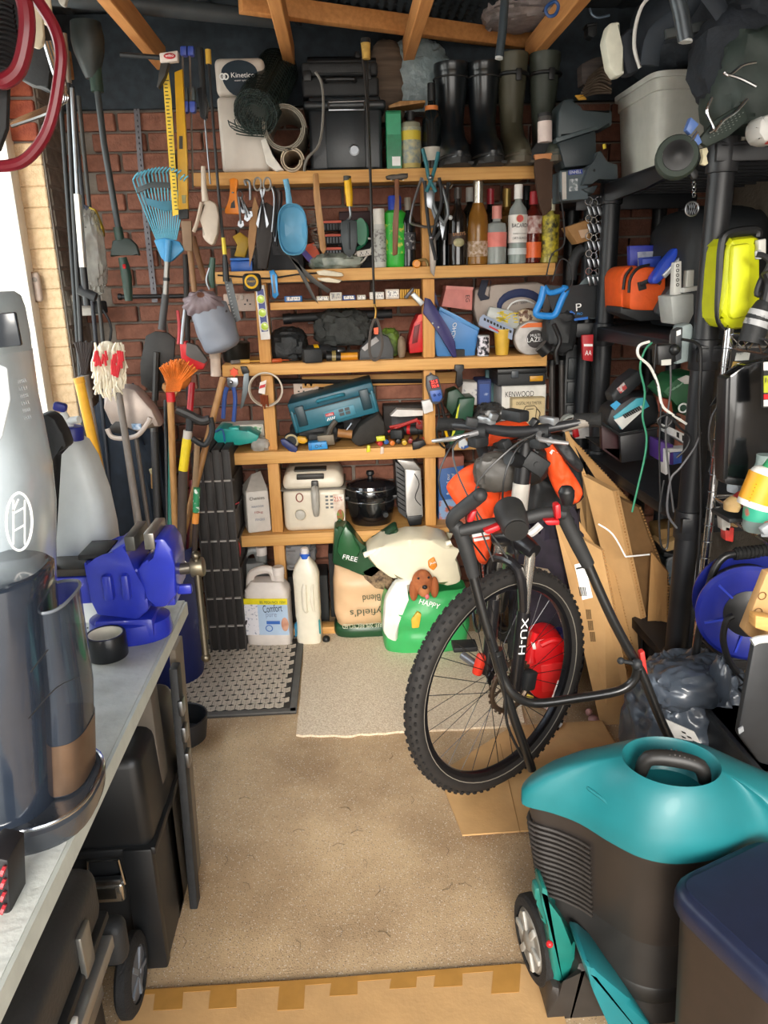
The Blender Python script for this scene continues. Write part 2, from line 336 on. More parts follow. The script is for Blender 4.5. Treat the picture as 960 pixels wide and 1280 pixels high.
# wire mesh roll
t=T('wire_mesh_roll','roll of dark green garden wire mesh lying on the top shelf','wire roll'); MES=C('2c3a36',.5,.3,n=.1)
p0=at(318,143,3.03); q0=at(346,88,3.34); ax=(q0-p0).normalized(); e1=ax.orthogonal().normalized(); e2=ax.cross(e1); m=M()
for i in range(18): 
    c=p0.lerp(q0,i/17); m.tube([c+(e1*math.cos(a)+e2*math.sin(a))*(.085-.05*a/19) for a in [x*.42 for x in range(46)]],.0015,4,False,1)
t.p('hoop_wires',m,MES,kind='stuff'); m=M()
for j in range(92):
    a=j*.21; r=.085-.05*a/19; o=(e1*math.cos(a)+e2*math.sin(a))*r; m.tube([p0+o,q0+o],.0013,4,False,1)
t.p('long_wires',m,MES,kind='stuff'); t.p('inner_roll',M().tube([p0+ax*.02,q0],.08,28,sm=1),C('27332f',.6,tr=.45)); m=M(Y=3.0)
for i in range(7): m.pt([(285+i*8,150-i*.8),(290+i*7,160),(312+i*3,168)],.002,4)
for i in range(4): m.pt([(286+i*3,152+i*5),(305,160+i*3),(330,162+i*3)],.002,4)
t.p('loose_end',m,MES,kind='stuff'); t.done()
def coil(name,label,px,py,Y,R,th,ln,mat,turns=3,grp=None):
    c=at(px,py,Y); m=M(); n=24*turns
    for s in range(n):
        a0,a1=2*PI*s/24,2*PI*(s+1)/24; r0=R-th*1.5*s/24; r1=R-th*1.5*(s+1)/24
        q=[Vector((c.x+r*math.cos(a),Y+yy,c.z+r*math.sin(a))) for r,a,yy in((r0,a0,0),(r1,a1,0),(r1,a1,ln),(r0,a0,ln))]
        q2=[Vector((c.x+(r-th)*math.cos(a),Y+yy,c.z+(r-th)*math.sin(a))) for r,a,yy in((r0,a0,0),(r1,a1,0),(r1,a1,ln),(r0,a0,ln))]
        m.prism(q,q2)
    return S(name,label,'roll',m,mat,grp)
coil('sheet_roll','large roll of grey-brown sheeting on the top shelf beside the mesh',355,160,3.06,.082,.004,.3,C('8d8577',.6))
coil('sheet_roll','smaller roll of cream sheeting under the larger roll',365,200,3.06,.046,.005,.3,C('b7a58d',.6),2)
m=M(Y=3.05).pg([(326,175),(333,172),(340,195),(355,212),(345,214),(333,205)],.12,.003); S('curved_sheet','curved white plastic sheet beside the softener cabinet','sheet',m,C('d8d2c8',.5))
# black storage box
X0,X1,zl,zh=pb(382,126,482,213,3.1); w=X1-X0; h=zh-S1; X=L(((X0+X1)/2,3.1+.16,S1)); DBX=C('262b2f',.35,n=.1,b=.05)
t=T('storage_box','black plastic storage box with round emblem and wire bail handle on the top shelf','storage box')
t.p('tub',M(X).box((0,0,h*.46),(w*.92,.28,h*.92),bev=.014,seg=3).box((0,-.142,h*.46),(w*.5,.012,h*.84),bev=.005),DBX)
t.p('lid',M(X).box((0,0,h*.95),(w*1.03,.33,h*.13),bev=.012,seg=3).box((0,0,h*1.03),(w*.9,.27,.03),bev=.01,seg=3),DBX)
t.p('bail_handle',M(X).tube([(-.06,-.168,h*.98),(-.058,-.175,h*.86),(.07,-.175,h*.86),(.075,-.168,h*.99)],.004,8,False,1).tube([(-.06,-.168,h*.98),(.075,-.168,h*.99)],.004,8,False,1),STL)
t.p('emblem',M(X).lathe([(.02,0),(.02,.004),(.016,.005),(.015,.003),(0,.003)],(.03,-.149,h*.3),(PI/2,0,0)),STL); t.done()
X0,X1,zl,zh=pb(376,76,474,118,3.12); zb=S1+h*1.03+.016
t=T('power_tool_case','flat black moulded case lying on the black storage box','case'); X=L(((X0+X1)/2,3.27,zb)); w=X1-X0
t.p('base',M(X).box((0,0,.035),(w,.24,.07),bev=.012,seg=3),BLK2); t.p('lid',M(X).box((0,0,.095),(w*.98,.235,.048),bev=.012,seg=3).box((.0,-.118,.095),(w*.8,.006,.03),bev=.002),BLK2)
for s in(-.12,.1): t.p('latch',M(X).box((s,-.122,.072),(.03,.008,.035),bev=.003),BLK)
t.p('carry_handle',M(X).tube([(-.05,-.122,.05),(-.05,-.155,.05),(.05,-.155,.05),(.05,-.122,.05)],.007,8,False,2),BLK); t.done()
zb+=.12
S('black_bar','short black bar with clear clip lying on the flat black case','bar',M(L(((X0+X1)/2,3.26,zb+.02))).cyl((-.12,0,0),(.1,0,0),.02,bev=.004).cyl((.1,0,0),(.14,0,0),.014).box((.07,-.0,.02),(.02,.03,.03),bev=.004),BLK)
m=M(Y=3.04).pt([(394,90),(402,105),(404,140),(399,180),(384,198),(380,214)],.005,6); S('grey_cable','grey cable looping down over the black storage box','cable',m,C('77736c',.5))
S('brown_sack','ribbed brown paper sack wedged behind the black storage box','sack',M().blob(at(484,108,3.31),(.07,.06,.15),.05,6,.7,3).put([]),C('6a5a4b',.8,ns=4,st=(1,1,14),h2='4a3d33'))
carton('tall_box','glossy green rectangular box standing on the top shelf','box',483,140,502,213,3.1,.06,C('1f7a52',.2,n=.12,ns=60),S1,flaps=True,panel=((.35,.06,.9,.22,PRW),(.05,.6,.95,.95,C('3c9a72',.2))))
def bottle(name,label,px,y0,Y,R,H,prof,mat,z,cap=None,label_=None,liquid=None,group=None,cat='bottle',extra=None):
    c=at(px,y0,Y); c=Vector((c.x,Y,z)); t=T(name,label,cat,group)
    k=t.p('body',M(L(c)).lathe([(a*R,b*H) for a,b in prof]),mat)
    if cap: 
        (b0,b1,r,cm)=cap; t.p('cap',M(L(c)).lathe([(r*R,b0*H),(r*R,b1*H-.002),(r*R*.9,b1*H),(0,b1*H)],n=20),cm)
    if liquid: lp,lm=liquid; t.p('liquid',M(L(c)).lathe([(a*R*.93,b*H) for a,b in lp]),lm)
    for (b0,b1,r,lm) in (label_ or ()): t.p('label_band',M(L(c)).lathe([(r*R,b0*H),(r*R+.0012,b0*H),(r*R+.0012,b1*H),(r*R,b1*H)]),lm)
    if extra: extra(t,c,R,H)
    return t.done()
WINE=[(.9,0),(1,.015),(1,.56),(.92,.64),(.45,.74),(.36,.8),(.36,.97),(.4,.97),(.4,1),(0,1)]
SPIR=[(.9,0),(1,.015),(1,.63),(.9,.7),(.4,.78),(.36,.82),(.36,1),(0,1)]
BUL=[(.9,0),(1,.015),(1,.45),(.9,.58),(.5,.72),(.38,.8),(.38,1),(0,1)]
JAR=[(.9,0),(1,.02),(1,.75),(.95,.8),(.4,.84),(.4,.9),(0,.9)]
DGL=C('12181a',.12,n=.05,coat=.5)
bottle('spray_canister','yellow labelled canister with dark cap on the top shelf',514,212,3.13,.037,.2,JAR,C('8a8a76',.4),S1,cap=(.8,1,.42,BLK),label_=((.1,.72,1,C('b9b28c',.5,ns=60,h2='7d8b8c')),(.5,.66,1.01,C('c9b43a',.5)),(.02,.1,1.005,C('b7a45c',.5))),cat='canister')
bottle('wine_bottle','dark wine bottle with orange neck foil on the top shelf beside wellingtons',540,210,3.14,.036,.295,WINE,DGL,S1,cap=(.8,1,.42,C('15181a',.4)),label_=((.68,.74,.66,C('c9763a',.4)),(.1,.26,1,C('b9b4a8',.6))))
S('wooden_offcut','short wooden offcut lying on top of the green tin','offcut',M(Y=3.16).pg([(485,132),(500,126),(532,125),(532,129),(503,131),(487,136)],.1,.003),HAND)
# wellingtons
def boot(label,px,Y,H,R,mat,sole,grp,strap=False):
    c=at(px,208,Y); c.z=S1; t=T('wellington_boot',label,'boot',grp); X=L(c)
    m=M(X)
    sh=lambda a,r1,r2,z,cy:[Vector((r1*math.cos(i*PI/10),cy+r2*math.sin(i*PI/10),z)) for i in range(20)]
    rows=[(.9*R,.14,.018,-.09),(.95*R,.145,.04,-.09),(.9*R,.13,.07,-.075),(.78*R,.09,.11,-.03),(.76*R,R*.9,.16,.0),(.86*R,R*.95,.23,.005),(1.0*R,R*1.05,.32,.005),(1.04*R,R*1.05,H-.03,.0),(1.07*R,R*1.08,H-.028,.0),(1.07*R,R*1.08,H,.0)]
    g=[[m.bm.verts.new(v) for v in sh(0,a,b,z,cy+.0)] for a,b,z,cy in rows]
    ins=[m.bm.verts.new(v) for v in sh(0,.98*R,R*.99,H,0)]; lo=[m.bm.verts.new(v) for v in sh(0,.9*R,R*.9,H-.1,0)]; g+= [ins,lo]
    for A,B in zip(g,g[1:]):
        for i in range(20): m.bm.faces.new((A[i],A[(i+1)%20],B[(i+1)%20],B[i]))
    m.bm.faces.new(g[0]); m.bm.faces.new(lo); m.put([v for r in g for v in r])
    t.p('shaft',m,mat,ang=50)
    m=M(X); m.poly([(.92*R*math.cos(i*PI/10)*1.05,-.09+.15*math.sin(i*PI/10)) for i in range(20)],.02); [m.box((0,-.09+(j-4)*.03,.003),(R*1.7,.012,.008)) for j in range(9)]
    t.p('sole',m,sole); t.p('toe_cap',M(X).tor((0,-.085,.03),R*.93,.006,n=20,sc=(1,.142/(R*.93))),sole)
    if strap:
        t.p('strap',M(X).tor((0,0,H*.82),R*1.08,.007,n=20),BLK); t.p('buckle',M(X).box((.012,-R*1.12,H*.8),(.022,.012,.04),bev=.003),BLK)
    else: t.p('rim_band',M(X).tor((0,0,H-.05),R*1.08,.003,n=20),sole)
    return t.done()
BW=C('171c20',.3,n=.12,ns=6,coat=.3); boot('tall black rubber wellington on the top shelf next to the wine bottle',564,3.2,.37,.062,BW,C('2a2a2a',.7),'wellingtons on the top shelf')
boot('tall black rubber wellington on the top shelf, right one of the black pair',603,3.2,.37,.062,BW,C('2a2a2a',.7),'wellingtons on the top shelf')
OW=C('4d4a3a',.5,n=.12,ns=8); boot('olive green wellington with a black strap, left of the olive pair',638,3.2,.4,.055,OW,C('5a5346',.7),'wellingtons on the top shelf',True)
boot('olive green wellington with a black strap, right of the olive pair',677,3.2,.4,.055,C('3c4138',.5,n=.12,ns=8),C('5a5346',.7),'wellingtons on the top shelf',True)
S('bubble_wrap','crumpled clear bubble wrap bundle above the wine bottle','bubble wrap',M().blob(at(520,102,3.33),(.12,.07,.13),.12,5,.8,4,u=48,v=32).put([]),C('9fb0b4',.25,tr=.35,n=.15,b=.5,bs=60))
# ---------------------------------------------------------------- second shelf (z = S2): bottles
def spirits():
    g='bottles on the second shelf'; cl=C('cfd8d6',.08,tr=.6,n=.03)
    def bt(name,label,px,Y,R,H,prof,mat,**k): bottle(name,label,px,330,Y,R,H,prof,mat,S2,group=g,**k)
    def oval(t,c,R,H):
        m=M(L((c.x,c.y-R*.9,c.z+.085))).sph((0,0,0),(.022,.012,.017),20,10); t.p('picture_label',m,C('c7bd97',.5,ns=40,h2='8f8f62')); t.txt("BAILEYS",(c.x-.024,c.y-R-.003,c.z+.108),(c.x+.024,c.y-R-.003,c.z+.112),.012,C('b87b3e',.4))
    bt('liqueur_bottle','black cream liqueur bottle with oval picture label on second shelf',572,3.14,.036,.285,WINE,C('1a1614',.15,coat=.6),cap=(.86,1,.42,C('3a3430',.4)),label_=((.28,.42,1.002,C('3a2a20',.5)),),extra=oval)
    bt('sparkling_wine_bottle','golden sparkling wine bottle with silver foil neck on second shelf',597,3.13,.041,.315,BUL,C('9a6a2a',.15,tr=.25),cap=(.62,1,.5,C('c9c3b4',.25,.9)),label_=((.1,.28,1,C('c9b3a2',.5,ns=90,h2='8b6a3a')),))
    bt('gin_bottle','short square clear bottle with a salmon pink label',620,3.12,.038,.215,[(.9,0),(1,.02),(1,.62),(.9,.7),(.42,.74),(.42,1),(0,1)],cl,cap=(.78,1,.5,C('d58a80',.4)),label_=((.3,.55,1,C('e07d72',.5)),),liquid=([(.9,.02),(1,.03),(1,.55),(0,.55)],C('b9b6a4',.1,tr=.7)))
    def bat(t,c,R,H):
        t.p('emblem',M().lathe([(.013,0),(.013,.002),(0,.002)],(c.x,c.y-R-.001,c.z+.165),(PI/2,0,0)),C('c6372f',.4)); t.p('emblem_ring',M().tor((c.x,c.y-R-.001,c.z+.165),.014,.0015,(PI/2,0,0)),C('d9c9a4',.4))
        t.txt('BACARDI',(c.x-.031,c.y-R-.001,c.z+.133),(c.x+.031,c.y-R-.001,c.z+.133),.014,PRN); t.txt('CARTA BLANCA',(c.x-.028,c.y-R-.001,c.z+.09),(c.x+.028,c.y-R-.001,c.z+.09),.009,PRN); t.txt('SUPERIOR WHITE RUM',(c.x-.026,c.y-R-.001,c.z+.108),(c.x+.026,c.y-R-.001,c.z+.108),.005,C('555555',.5))
    bt('rum_bottle','clear white rum bottle with red round emblem and white cap',646,3.12,.036,.29,SPIR,cl,cap=(.82,1,.46,C('f1efeb',.4)),label_=((.27,.62,1.001,C('e9e6e0',.5)),(.12,.2,1.001,C('c9d0d0',.5))),extra=bat,liquid=([(.9,.02),(1,.03),(1,.25),(0,.25)],C('3e8a6c',.1,tr=.6)))
    bt('red_liqueur_bottle','deep red bottle with a red cap near the right of the second shelf',665,3.13,.034,.265,SPIR,C('6a2018',.12,tr=.3),cap=(.82,1,.5,C('b02a34',.4)),label_=((.08,.3,1,C('e2632a',.4)),(.42,.66,1,C('d9c9c4',.5,ns=40,h2='8a3a30'))))
    bt('cordial_bottle','yellow-green labelled bottle, rightmost of the second shelf',686,3.12,.034,.235,SPIR,C('b7ac54',.15,tr=.25),cap=(.82,1,.5,C('e9e4c8',.4)),label_=((.1,.75,1,C('c9b82e',.5,ns=50,h2='2a2c18')),))
    bt('dark_bottle','slim dark bottle with pale cap behind the hammer',511,3.15,.028,.255,SPIR,C('1a1d22',.15),cap=(.82,1,.5,C('8a8275',.4)),label_=((.25,.5,1,C('2c3038',.5,ns=70,h2='c9c9c9',lo=.55,hi=.7)),))
    bt('red_capped_bottle','dark bottle with red foil top behind the pink label bottle',612,3.25,.034,.29,WINE,DGL,cap=(.8,1,.44,C('9c2430',.35)))
    bt('pale_labelled_bottle','dark bottle with pale square label behind the golden bottle',587,3.28,.034,.3,SPIR,DGL,cap=(.82,1,.5,C('c9c9c4',.4)),label_=((.3,.5,1,C('b9b4a8',.5)),))
    bt('whisky_bottle','amber bottle with gold top behind the white rum bottle',632,3.26,.034,.29,SPIR,C('6a4a20',.12,tr=.3),cap=(.72,1,.5,C('a58a4a',.35,.5)))
    bt('dark_bottle','plain dark bottle behind the red liqueur bottle',656,3.27,.032,.3,WINE,DGL,cap=(.82,1,.44,C('202428',.4)))
    bt('dark_bottle','plain dark bottle behind the picture label bottle',555,3.22,.034,.29,WINE,DGL,cap=(.82,1,.44,C('202428',.4)))
spirits()
bottle('aerosol_can','white aerosol can on the second shelf left of green bottle',475,336,3.13,.026,.215,[(.9,0),(1,.02),(1,.7),(.88,.74),(.86,.76),(.86,1),(0,1)],C('c9cac4',.4),S2,cap=(.74,1,.9,C('dcd8ce',.4)),label_=((.1,.66,1,C('b9bab4',.5,ns=90,h2='7d7a78',lo=.5,hi=.6)),),cat='aerosol')
c=at(495,334,3.14); t=T('cleaner_bottle','bright green plastic bottle with dark blue cap behind the hammer','bottle'); X=L((c.x,3.15,S2)); GG=C('35b53a',.35)
t.p('body',M(X).lathe([(.9,0),(1,.01),(1.05,.1),(.98,.15),(1.0,.2),(.55,.215),(0,.215)],sc=(.042,.03)),GG); t.p('cap',M(X).lathe([(.026,.21),(.026,.255),(.023,.262),(0,.262)]),C('1f3fae',.35))
t.p('label_band',M(X).lathe([(1.06,.05),(1.09,.05),(1.06,.16),(1.03,.16)],sc=(.0422,.0305)),C('3fc545',.4,ns=40,h2='e9e06a',lo=.55,hi=.65)); t.done()
# ---- clutter at left of second shelf
t=T('blue_case','small blue plastic case at the left end of second shelf','case'); X=L((at(302,330,3.16).x,3.18,S2)); t.p('body',M(X).box((0,0,.02),(.085,.06,.04),bev=.005),C('2a62b8',.4)); t.p('lid',M(X).box((0,0,.046),(.086,.062,.01),bev=.004),C('3a76c9',.4)); t.done()
for i,(px,lb,cl_) in enumerate(((296,'yellow plastic hand clamp lying on second shelf near the blue case','c9a02a'),)):
    S('plastic_clamp',lb,'clamp',M(Y=3.22).pg([(290,296),(300,290),(313,300),(306,322),(292,320),(298,306)],.03,.004),C(cl_,.45))
def bitset(lb,px,y,n,Y=3.2):
    c=at(px,y,Y); t=T('drill_bit_set',lb,'bit set','orange and black bit sets on the second shelf'); X=L((c.x,Y,c.z))
    t.p('case',M(X).box((0,0,.02),(.085,.05,.04),bev=.004),BLK2); t.p('label_strip',M(X).box((0,-.026,.033),(.07,.003,.009)),C('d9583a',.5))
    m=M(X); [m.cyl((-.03+.012*i,-.028,.004),(-.03+.012*i,-.028,.025),.003,n=6) for i in range(6)]; t.p('bit',m,STL,kind='stuff'); t.done()
for i in range(4): bitset(('uppermost','second from top','third from top','lowest')[i]+' of the stacked orange and black bit sets',416,277+i*16.5+12,i)
S('paper_folder','orange-red folded leaflet leaning among the tools on second shelf','leaflet',M(Y=3.17).pg([(378,308),(392,303),(404,325),(396,329),(384,322)],.012),C('c9502e',.6))
S('paper_folder','purple folded leaflet under the orange leaflet','leaflet',M(Y=3.16).pg([(375,315),(380,310),(396,328),(390,332)],.012),C('4a3a86',.6))
t=T('tape_dispenser','dark green plastic hand reel behind the trowel','reel'); m=M(Y=3.2); c=at(451,290,3.2); t.p('reel',M(L((c.x,3.2,c.z),PI/2)).lathe([(.03,-.02),(.034,-.02),(.034,.02),(.03,.02)],n=20,sc=(.7,1.5)),C('1f7a55',.4)); t.p('handle',M(Y=3.2).pt([(444,277),(457,280),(458,300),(446,312)],.007),C('1f7a55',.4)); t.done()
t=T('extension_socket','white four-way extension socket among cables on second shelf','socket'); X=L(at(457,316,3.17),0,-.15,.1); t.p('body',M(X).box((0,0,0),(.075,.04,.025),bev=.005),C('d6cfc6',.4)); m=M(X)
for i in range(3): m.box((-.02+i*.022,-.0205,.002),(.003,.002,.008)).box((-.025+i*.022,-.0205,-.005),(.004,.002,.003)).box((-.015+i*.022,-.0205,-.005),(.004,.002,.003))
t.p('socket_hole',m,PRN); t.p('cable',M(Y=3.16).pt([(446,316),(440,325),(452,328),(463,312),(470,300),(460,298)],.004,6),C('c9c2b8',.5)); t.done()
S('plastic_packet','crumpled clear and green packet on second shelf below the wire brush','packet',M().blob(at(420,328,3.18),(.09,.05,.03),.2,5,.8,8,30,16),C('566258',.4,ns=18,h2='a9b0a4'))
# ---------------------------------------------------------------- tools hanging along the top rail (Y 3.03)
HY=3.035
def hook(m,px,py): return m
t=T('spring_clamp','orange plastic clamp hanging on top rail','clamp'); m=M(Y=HY); m.pg([(286,224),(292,222),(297,224),(297,234),(294,240),(295,252),(300,262),(299,268),(281,267),(281,260),(287,251),(289,238)],.02,.004); t.p('frame',m,C('f08a1c',.45)); t.p('slot',M(Y=HY-.001).pg([(289,254),(293,250),(294,260),(288,260)],.004),BLK); t.p('pin',M(Y=HY-.006).pt([(291,240),(291,241.5)],.004),STL); t.done()
t=T('key_bunch','bunch of steel spanners and keys hanging beside the orange clamp','keys'); m=M(Y=HY); t.p('ring',m.pt([(298,238),(303,242),(301,250),(297,246)],.002,6,True),STL)
for i,(a,b,c_,d) in enumerate(((298,246,301,280),(301,246,309,272),(303,250,312,268),(300,250,304,262))): t.p('key',M(Y=HY+.004*i).pt([(a,b),(c_,d)],.004).pg([(c_-3,d-4),(c_+3,d-4),(c_+4,d+2),(c_,d+5),(c_-4,d+2)],.003),STL)
t.done()
def scissors(label,x,y,s,mt,mb):
    t=T('scissors',label,'scissors'); m=M(Y=HY-.004)
    for q in(-1,1): m.pt([(x+q*6*s+5*s*math.cos(a)*.9,y+8*s*math.sin(a)) for a in [2*PI*i/10 for i in range(10)]],.0035,6,True)
    t.p('finger_loops',m,mt)
    for q in(-1,1): t.p('blade',M(Y=HY+q*.002).pg([(x+q*4,y+6*s),(x+q*1,y+6*s),(x-q*5,y+55*s),(x-q*8,y+50*s)],.002),mb)
    t.p('pivot',M().sph(at(x,y+18*s,HY-.002),.004,8,6),STL); t.done()
scissors('grey-handled scissors hanging from the top rail',328,230,1,C('8f8a84',.4),STL)
S('leather_sheath','dark leather knife sheath hanging below the scissors','sheath',M(Y=HY+.01).pg([(322,262),(332,252),(342,258),(340,300),(334,337),(322,336),(320,300)],.025,.006),C('2a2422',.6))
t=T('hand_shears','rusty hand shears with wooden grips hanging left of sheath','shears'); t.p('blade',M(Y=HY+.02).pg([(312,275),(318,245),(324,262),(318,310),(312,334),(310,300)],.006),C('a4784a',.6)); t.p('grip',M(Y=HY+.015).pt([(308,232),(306,226),(312,228),(313,250)],.005),STL); t.done()
t=T('wire_cutter_bundle','tangle of small black snips hanging between scissors and scoop','snips')
for i in range(4): t.p('snip',M(Y=HY+.01*i).pt([(338+i*4,230+i*3),(343+i*3,248),(340+i*2,290+i*6)],.004),(STL,BLK)[i%2])
t.done()
t=T('feed_scoop','pale blue plastic scoop hanging handle-up from the top rail','scoop'); SB=C('5f9fc0',.4,n=.04)
t.p('handle',M(Y=HY).pt([(357,224),(360,240),(362,258)],[.011,.010,.013],10,flat=.6),SB)
c=at(366,287,HY-.01); ox=[(math.copysign(abs(math.cos(a))**.75,math.cos(a)),math.copysign(abs(math.sin(a))**.75,math.sin(a))) for a in [2*PI*i/28 for i in range(28)]]
m=M(L(c,PI/2)); rows=[(1,0),(1.04,-.003),(1.0,-.006),(.9,.02),(.6,.035),(.001,.038)]
g=[[m.bm.verts.new((x*.053*k,y*.088*k,-z)) for x,y in ox] for k,z in rows]
for A,B in zip(g,g[1:]):
    for i in range(28): m.bm.faces.new((A[i],A[(i+1)%28],B[(i+1)%28],B[i]))
m.put([v for r in g for v in r]); t.p('bowl',m,SB); t.done()
t=T('wire_brush','wire brush with long pale wooden handle hanging from the top rail','wire brush'); t.p('handle',M(Y=HY).pg([(391,217),(398,216),(400,245),(405,285),(408,312),(404,318),(400,312),(396,280),(392,245)],.02,.004),HAND)
m=M(Y=HY+.004)
for i in range(60):
    u=random.random(); x=398+u*8; y=262+u*48; m.pt([(x-2,y),(x-13+random.uniform(-2,2),y+random.uniform(-2,4))],.0008,3,sm=1)
t.p('bristles',m,C('5a5248',.5,.4),kind='stuff'); t.done()
t=T('garden_trowel','garden trowel with yellow handle hanging blade-down','trowel'); t.p('handle',M(Y=HY).pt([(434,221),(436,240),(437,258)],[.013,.015,.011],12),YEL); t.p('end_cap',M(Y=HY).pt([(434,220),(434,226)],.014,12),C('3a3a34',.5)); t.p('neck',M(Y=HY).pt([(437,258),(438,270),(432,278)],.005),STL)
t.p('blade',M(Y=HY-.005).pg([(426,278),(434,274),(446,276),(447,300),(444,316),(437,322),(430,316),(426,300)],.008,.002),C('3f4446',.45,.5)); t.p('blade_rib',M(Y=HY-.008).pt([(436,278),(437,312)],.004),C('33383a',.5,.4)); t.done()
t=T('hammer','claw hammer with brown wooden handle hanging from two nails on the top rail','hammer'); t.p('handle',M(Y=HY-.02).pg([(493,222),(499,222),(499,260),(497,318),(491,320),(491,280),(494,250)],.02,.004),C('8a5a3c',.5,ns=10,st=(5,5,1),h2='6a4028'))
t.p('head',M(Y=HY-.022).pg([(482,220),(489,218),(502,218),(510,216),(510,222),(502,224),(491,224),(484,224)],.024,.003),C('4a443e',.45,.6)); t.p('nail',M().cyl(at(489,225,3.0),at(489,225,3.08),.002,n=6),STL); t.p('nail',M().cyl(at(504,225,3.0),at(504,225,3.08),.002,n=6),STL); t.done()
# cutters hanging at the right of the top rail
t=T('bow_saw','grey bow-framed hacksaw hanging in the cluster right of the hammer','saw'); t.p('frame',M(Y=HY-.01).pt([(527,222),(518,250),(513,274),(516,280),(535,284),(546,282)],.005,8),STL); t.p('blade',M(Y=HY-.006).pg([(526,222),(529,222),(549,282),(546,284)],.002),DST); t.done()
t=T('loppers','teal-handled secateurs hanging on top of the tool cluster','secateurs')
t.p('handle',M(Y=HY-.025).pt([(528,186),(533,205),(536,222),(545,240)],.007),C('2f6f78',.4)); t.p('handle',M(Y=HY-.025).pt([(548,190),(545,205),(540,222),(533,240)],.007),C('2f6f78',.4)); t.p('blade',M(Y=HY-.022).pg([(533,236),(542,238),(540,262),(533,258)],.006,.001),STL); t.p('pivot',M().sph(at(538,222,HY-.03),.009,10,6),STL); t.done()
t=T('tree_pruner','black-handled pruners hanging open in the tool cluster','pruners')
for a in([(531,226),(533,255),(537,290),(545,325)],[(549,222),(552,250),(546,275),(540,300)]): t.p('handle',M(Y=HY-.016).pt(a,.0065),BLK2)
t.p('blade',M(Y=HY-.013).pg([(536,296),(544,296),(546,320),(543,346),(538,340)],.005,.001),C('7a726a',.4,.7)); t.p('pivot',M().sph(at(539,297,HY-.02),.008,10,6),STL); t.done()
t=T('pliers','long-nosed grey pliers hanging right of the pruners','pliers')
for a in([(548,225),(556,245),(560,268),(553,282)],[(544,228),(541,250),(548,270),(556,280)]): t.p('handle',M(Y=HY-.012).pt(a,.006),C('8c9296',.35,.6))
t.p('jaw',M(Y=HY-.012).pg([(549,276),(558,276),(553,300)],.008,.001),STL); t.done()
t=T('strap_wrench','black toothed strap wrench hanging diagonally right of the cluster','wrench'); t.p('strap',M(Y=HY).pt([(552,240),(560,262),(553,285),(543,300)],.008,6,flat=.4),BLK2); t.p('handle',M(Y=HY).pt([(560,228),(558,250),(556,300)],.006),BLK); t.p('bolt',M().sph(at(563,272,HY-.008),.009,10,6),LGR); t.done()
t=T('chrome_hook','small chrome hook at the right of the hanging cluster','hook'); t.p('shank',M(Y=HY).pt([(558,245),(561,232),(563,228)],.003),CHR); t.p('hook_bend',M(Y=HY).pt([(556,232),(562,236),(566,231)],.003),CHR); t.done()
t=T('ball_valve','small brass valve with an orange cap on second shelf','valve'); c=at(520,330,3.1); t.p('cap',M(L((c.x,3.08,c.z),PI/2)).lathe([(.014,-.014),(.016,-.01),(.016,.012),(.012,.016),(0,.016)]),C('e08a1e',.4)); t.p('body',M(Y=3.09).pt([(521,326),(532,325),(536,336)],.006),C('b9a06a',.35,.7)); t.done()
S('rail_clip','black plastic clip clamped on the third shelf rail','clip',M(Y=3.065).pg([(569,456),(580,456),(580,463),(577,465),(579,480),(574,485),(570,480),(572,465),(568,462)],.03,.002),BLK)
# long leash
t=T('thin_rod','long thin black rod with a cork grip hanging before the shelves','rod'); t.p('rod',M(Y=2.97).pt([(453,72),(457,110),(462,200),(465,290),(468,380)],.0045,8),C('24211f',.4)); t.p('rod',M(Y=2.98).pt([(459,72),(460,110),(463,200),(466,290)],.003,8),C('24211f',.4))
t.p('cork_grip',M(Y=2.965).pt([(457,54),(458,74)],[.017,.014],14),C('c9a24e',.7,ns=50,h2='9d7a36')); t.p('pommel',M(Y=2.965).pt([(457,48),(457,54)],[.016,.019],14),C('2c2c2c',.5)); t.done()
t=T('leather_lead','brown leather lead loop with brass clip hanging from the rod','lead'); t.p('clip',M(Y=2.965).pt([(468,380),(470,388),(469,398)],.004),C('b98f4a',.3,.9)); t.p('loop',M(Y=2.965).pt([(469,398),(463,415),(462,440),(467,450),(474,446),(478,430),(474,408)],.006,6,True,flat=.4),C('3c3129',.6)); t.p('tag',M(Y=2.96).pg([(467,410),(473,409),(473,418),(468,418)],.004),C('d95a2a',.5)); t.done()
# on the rail of the second shelf
t=T('garden_shears','black-bladed shears with cream handles lying over the second shelf edge','shears')
for a in([(395,339),(405,337),(428,341),(430,345),(424,346),(398,344)],[(396,347),(410,347),(428,350),(424,354),(408,353),(398,350)]): t.p('handle',M(Y=3.045).pg(a,.016,.004),C('d9cdb4',.45))
for a in([(350,310),(360,318),(398,352),(414,362),(410,367),(388,352)],[(362,320),(372,325),(396,376),(398,380),(390,372)]): t.p('blade',M(Y=3.055).pg(a,.006,.001),C('3a3835',.45,.5))
t.done()
t=T('tape_measure','black and yellow tape measure hooked on the second shelf rail','tape measure'); X=L(at(315,353,3.05)); t.p('case',M(X).box((0,0,0),(.07,.03,.066),bev=.016,seg=3),BLK2); t.p('side_plate',M(X).lathe([(.026,0),(.026,.004),(.022,.006),(0,.006)],(0,-.015,.003),(PI/2,0,0)),YEL); t.p('centre',M(X).lathe([(.018,0),(.018,.002),(0,.002)],(0,-.021,.003),(PI/2,0,0)),BLK); t.txt('STANLEY',X@Vector((-.015,-.024,.0)),X@Vector((.015,-.024,.0)),.007,YEL); t.done()
t=T('spirit_level','short spirit level with three round vials hanging on left shelf post','spirit level'); m=M(Y=3.06).pg([(319,358),(330,356),(338,424),(326,425)],.022,.002); t.p('body',m,C('e6e2dc',.4)); t.p('face',M(Y=3.057).pg([(321,362),(329,361),(335,414),(327,415)],.004),C('23337a',.4))
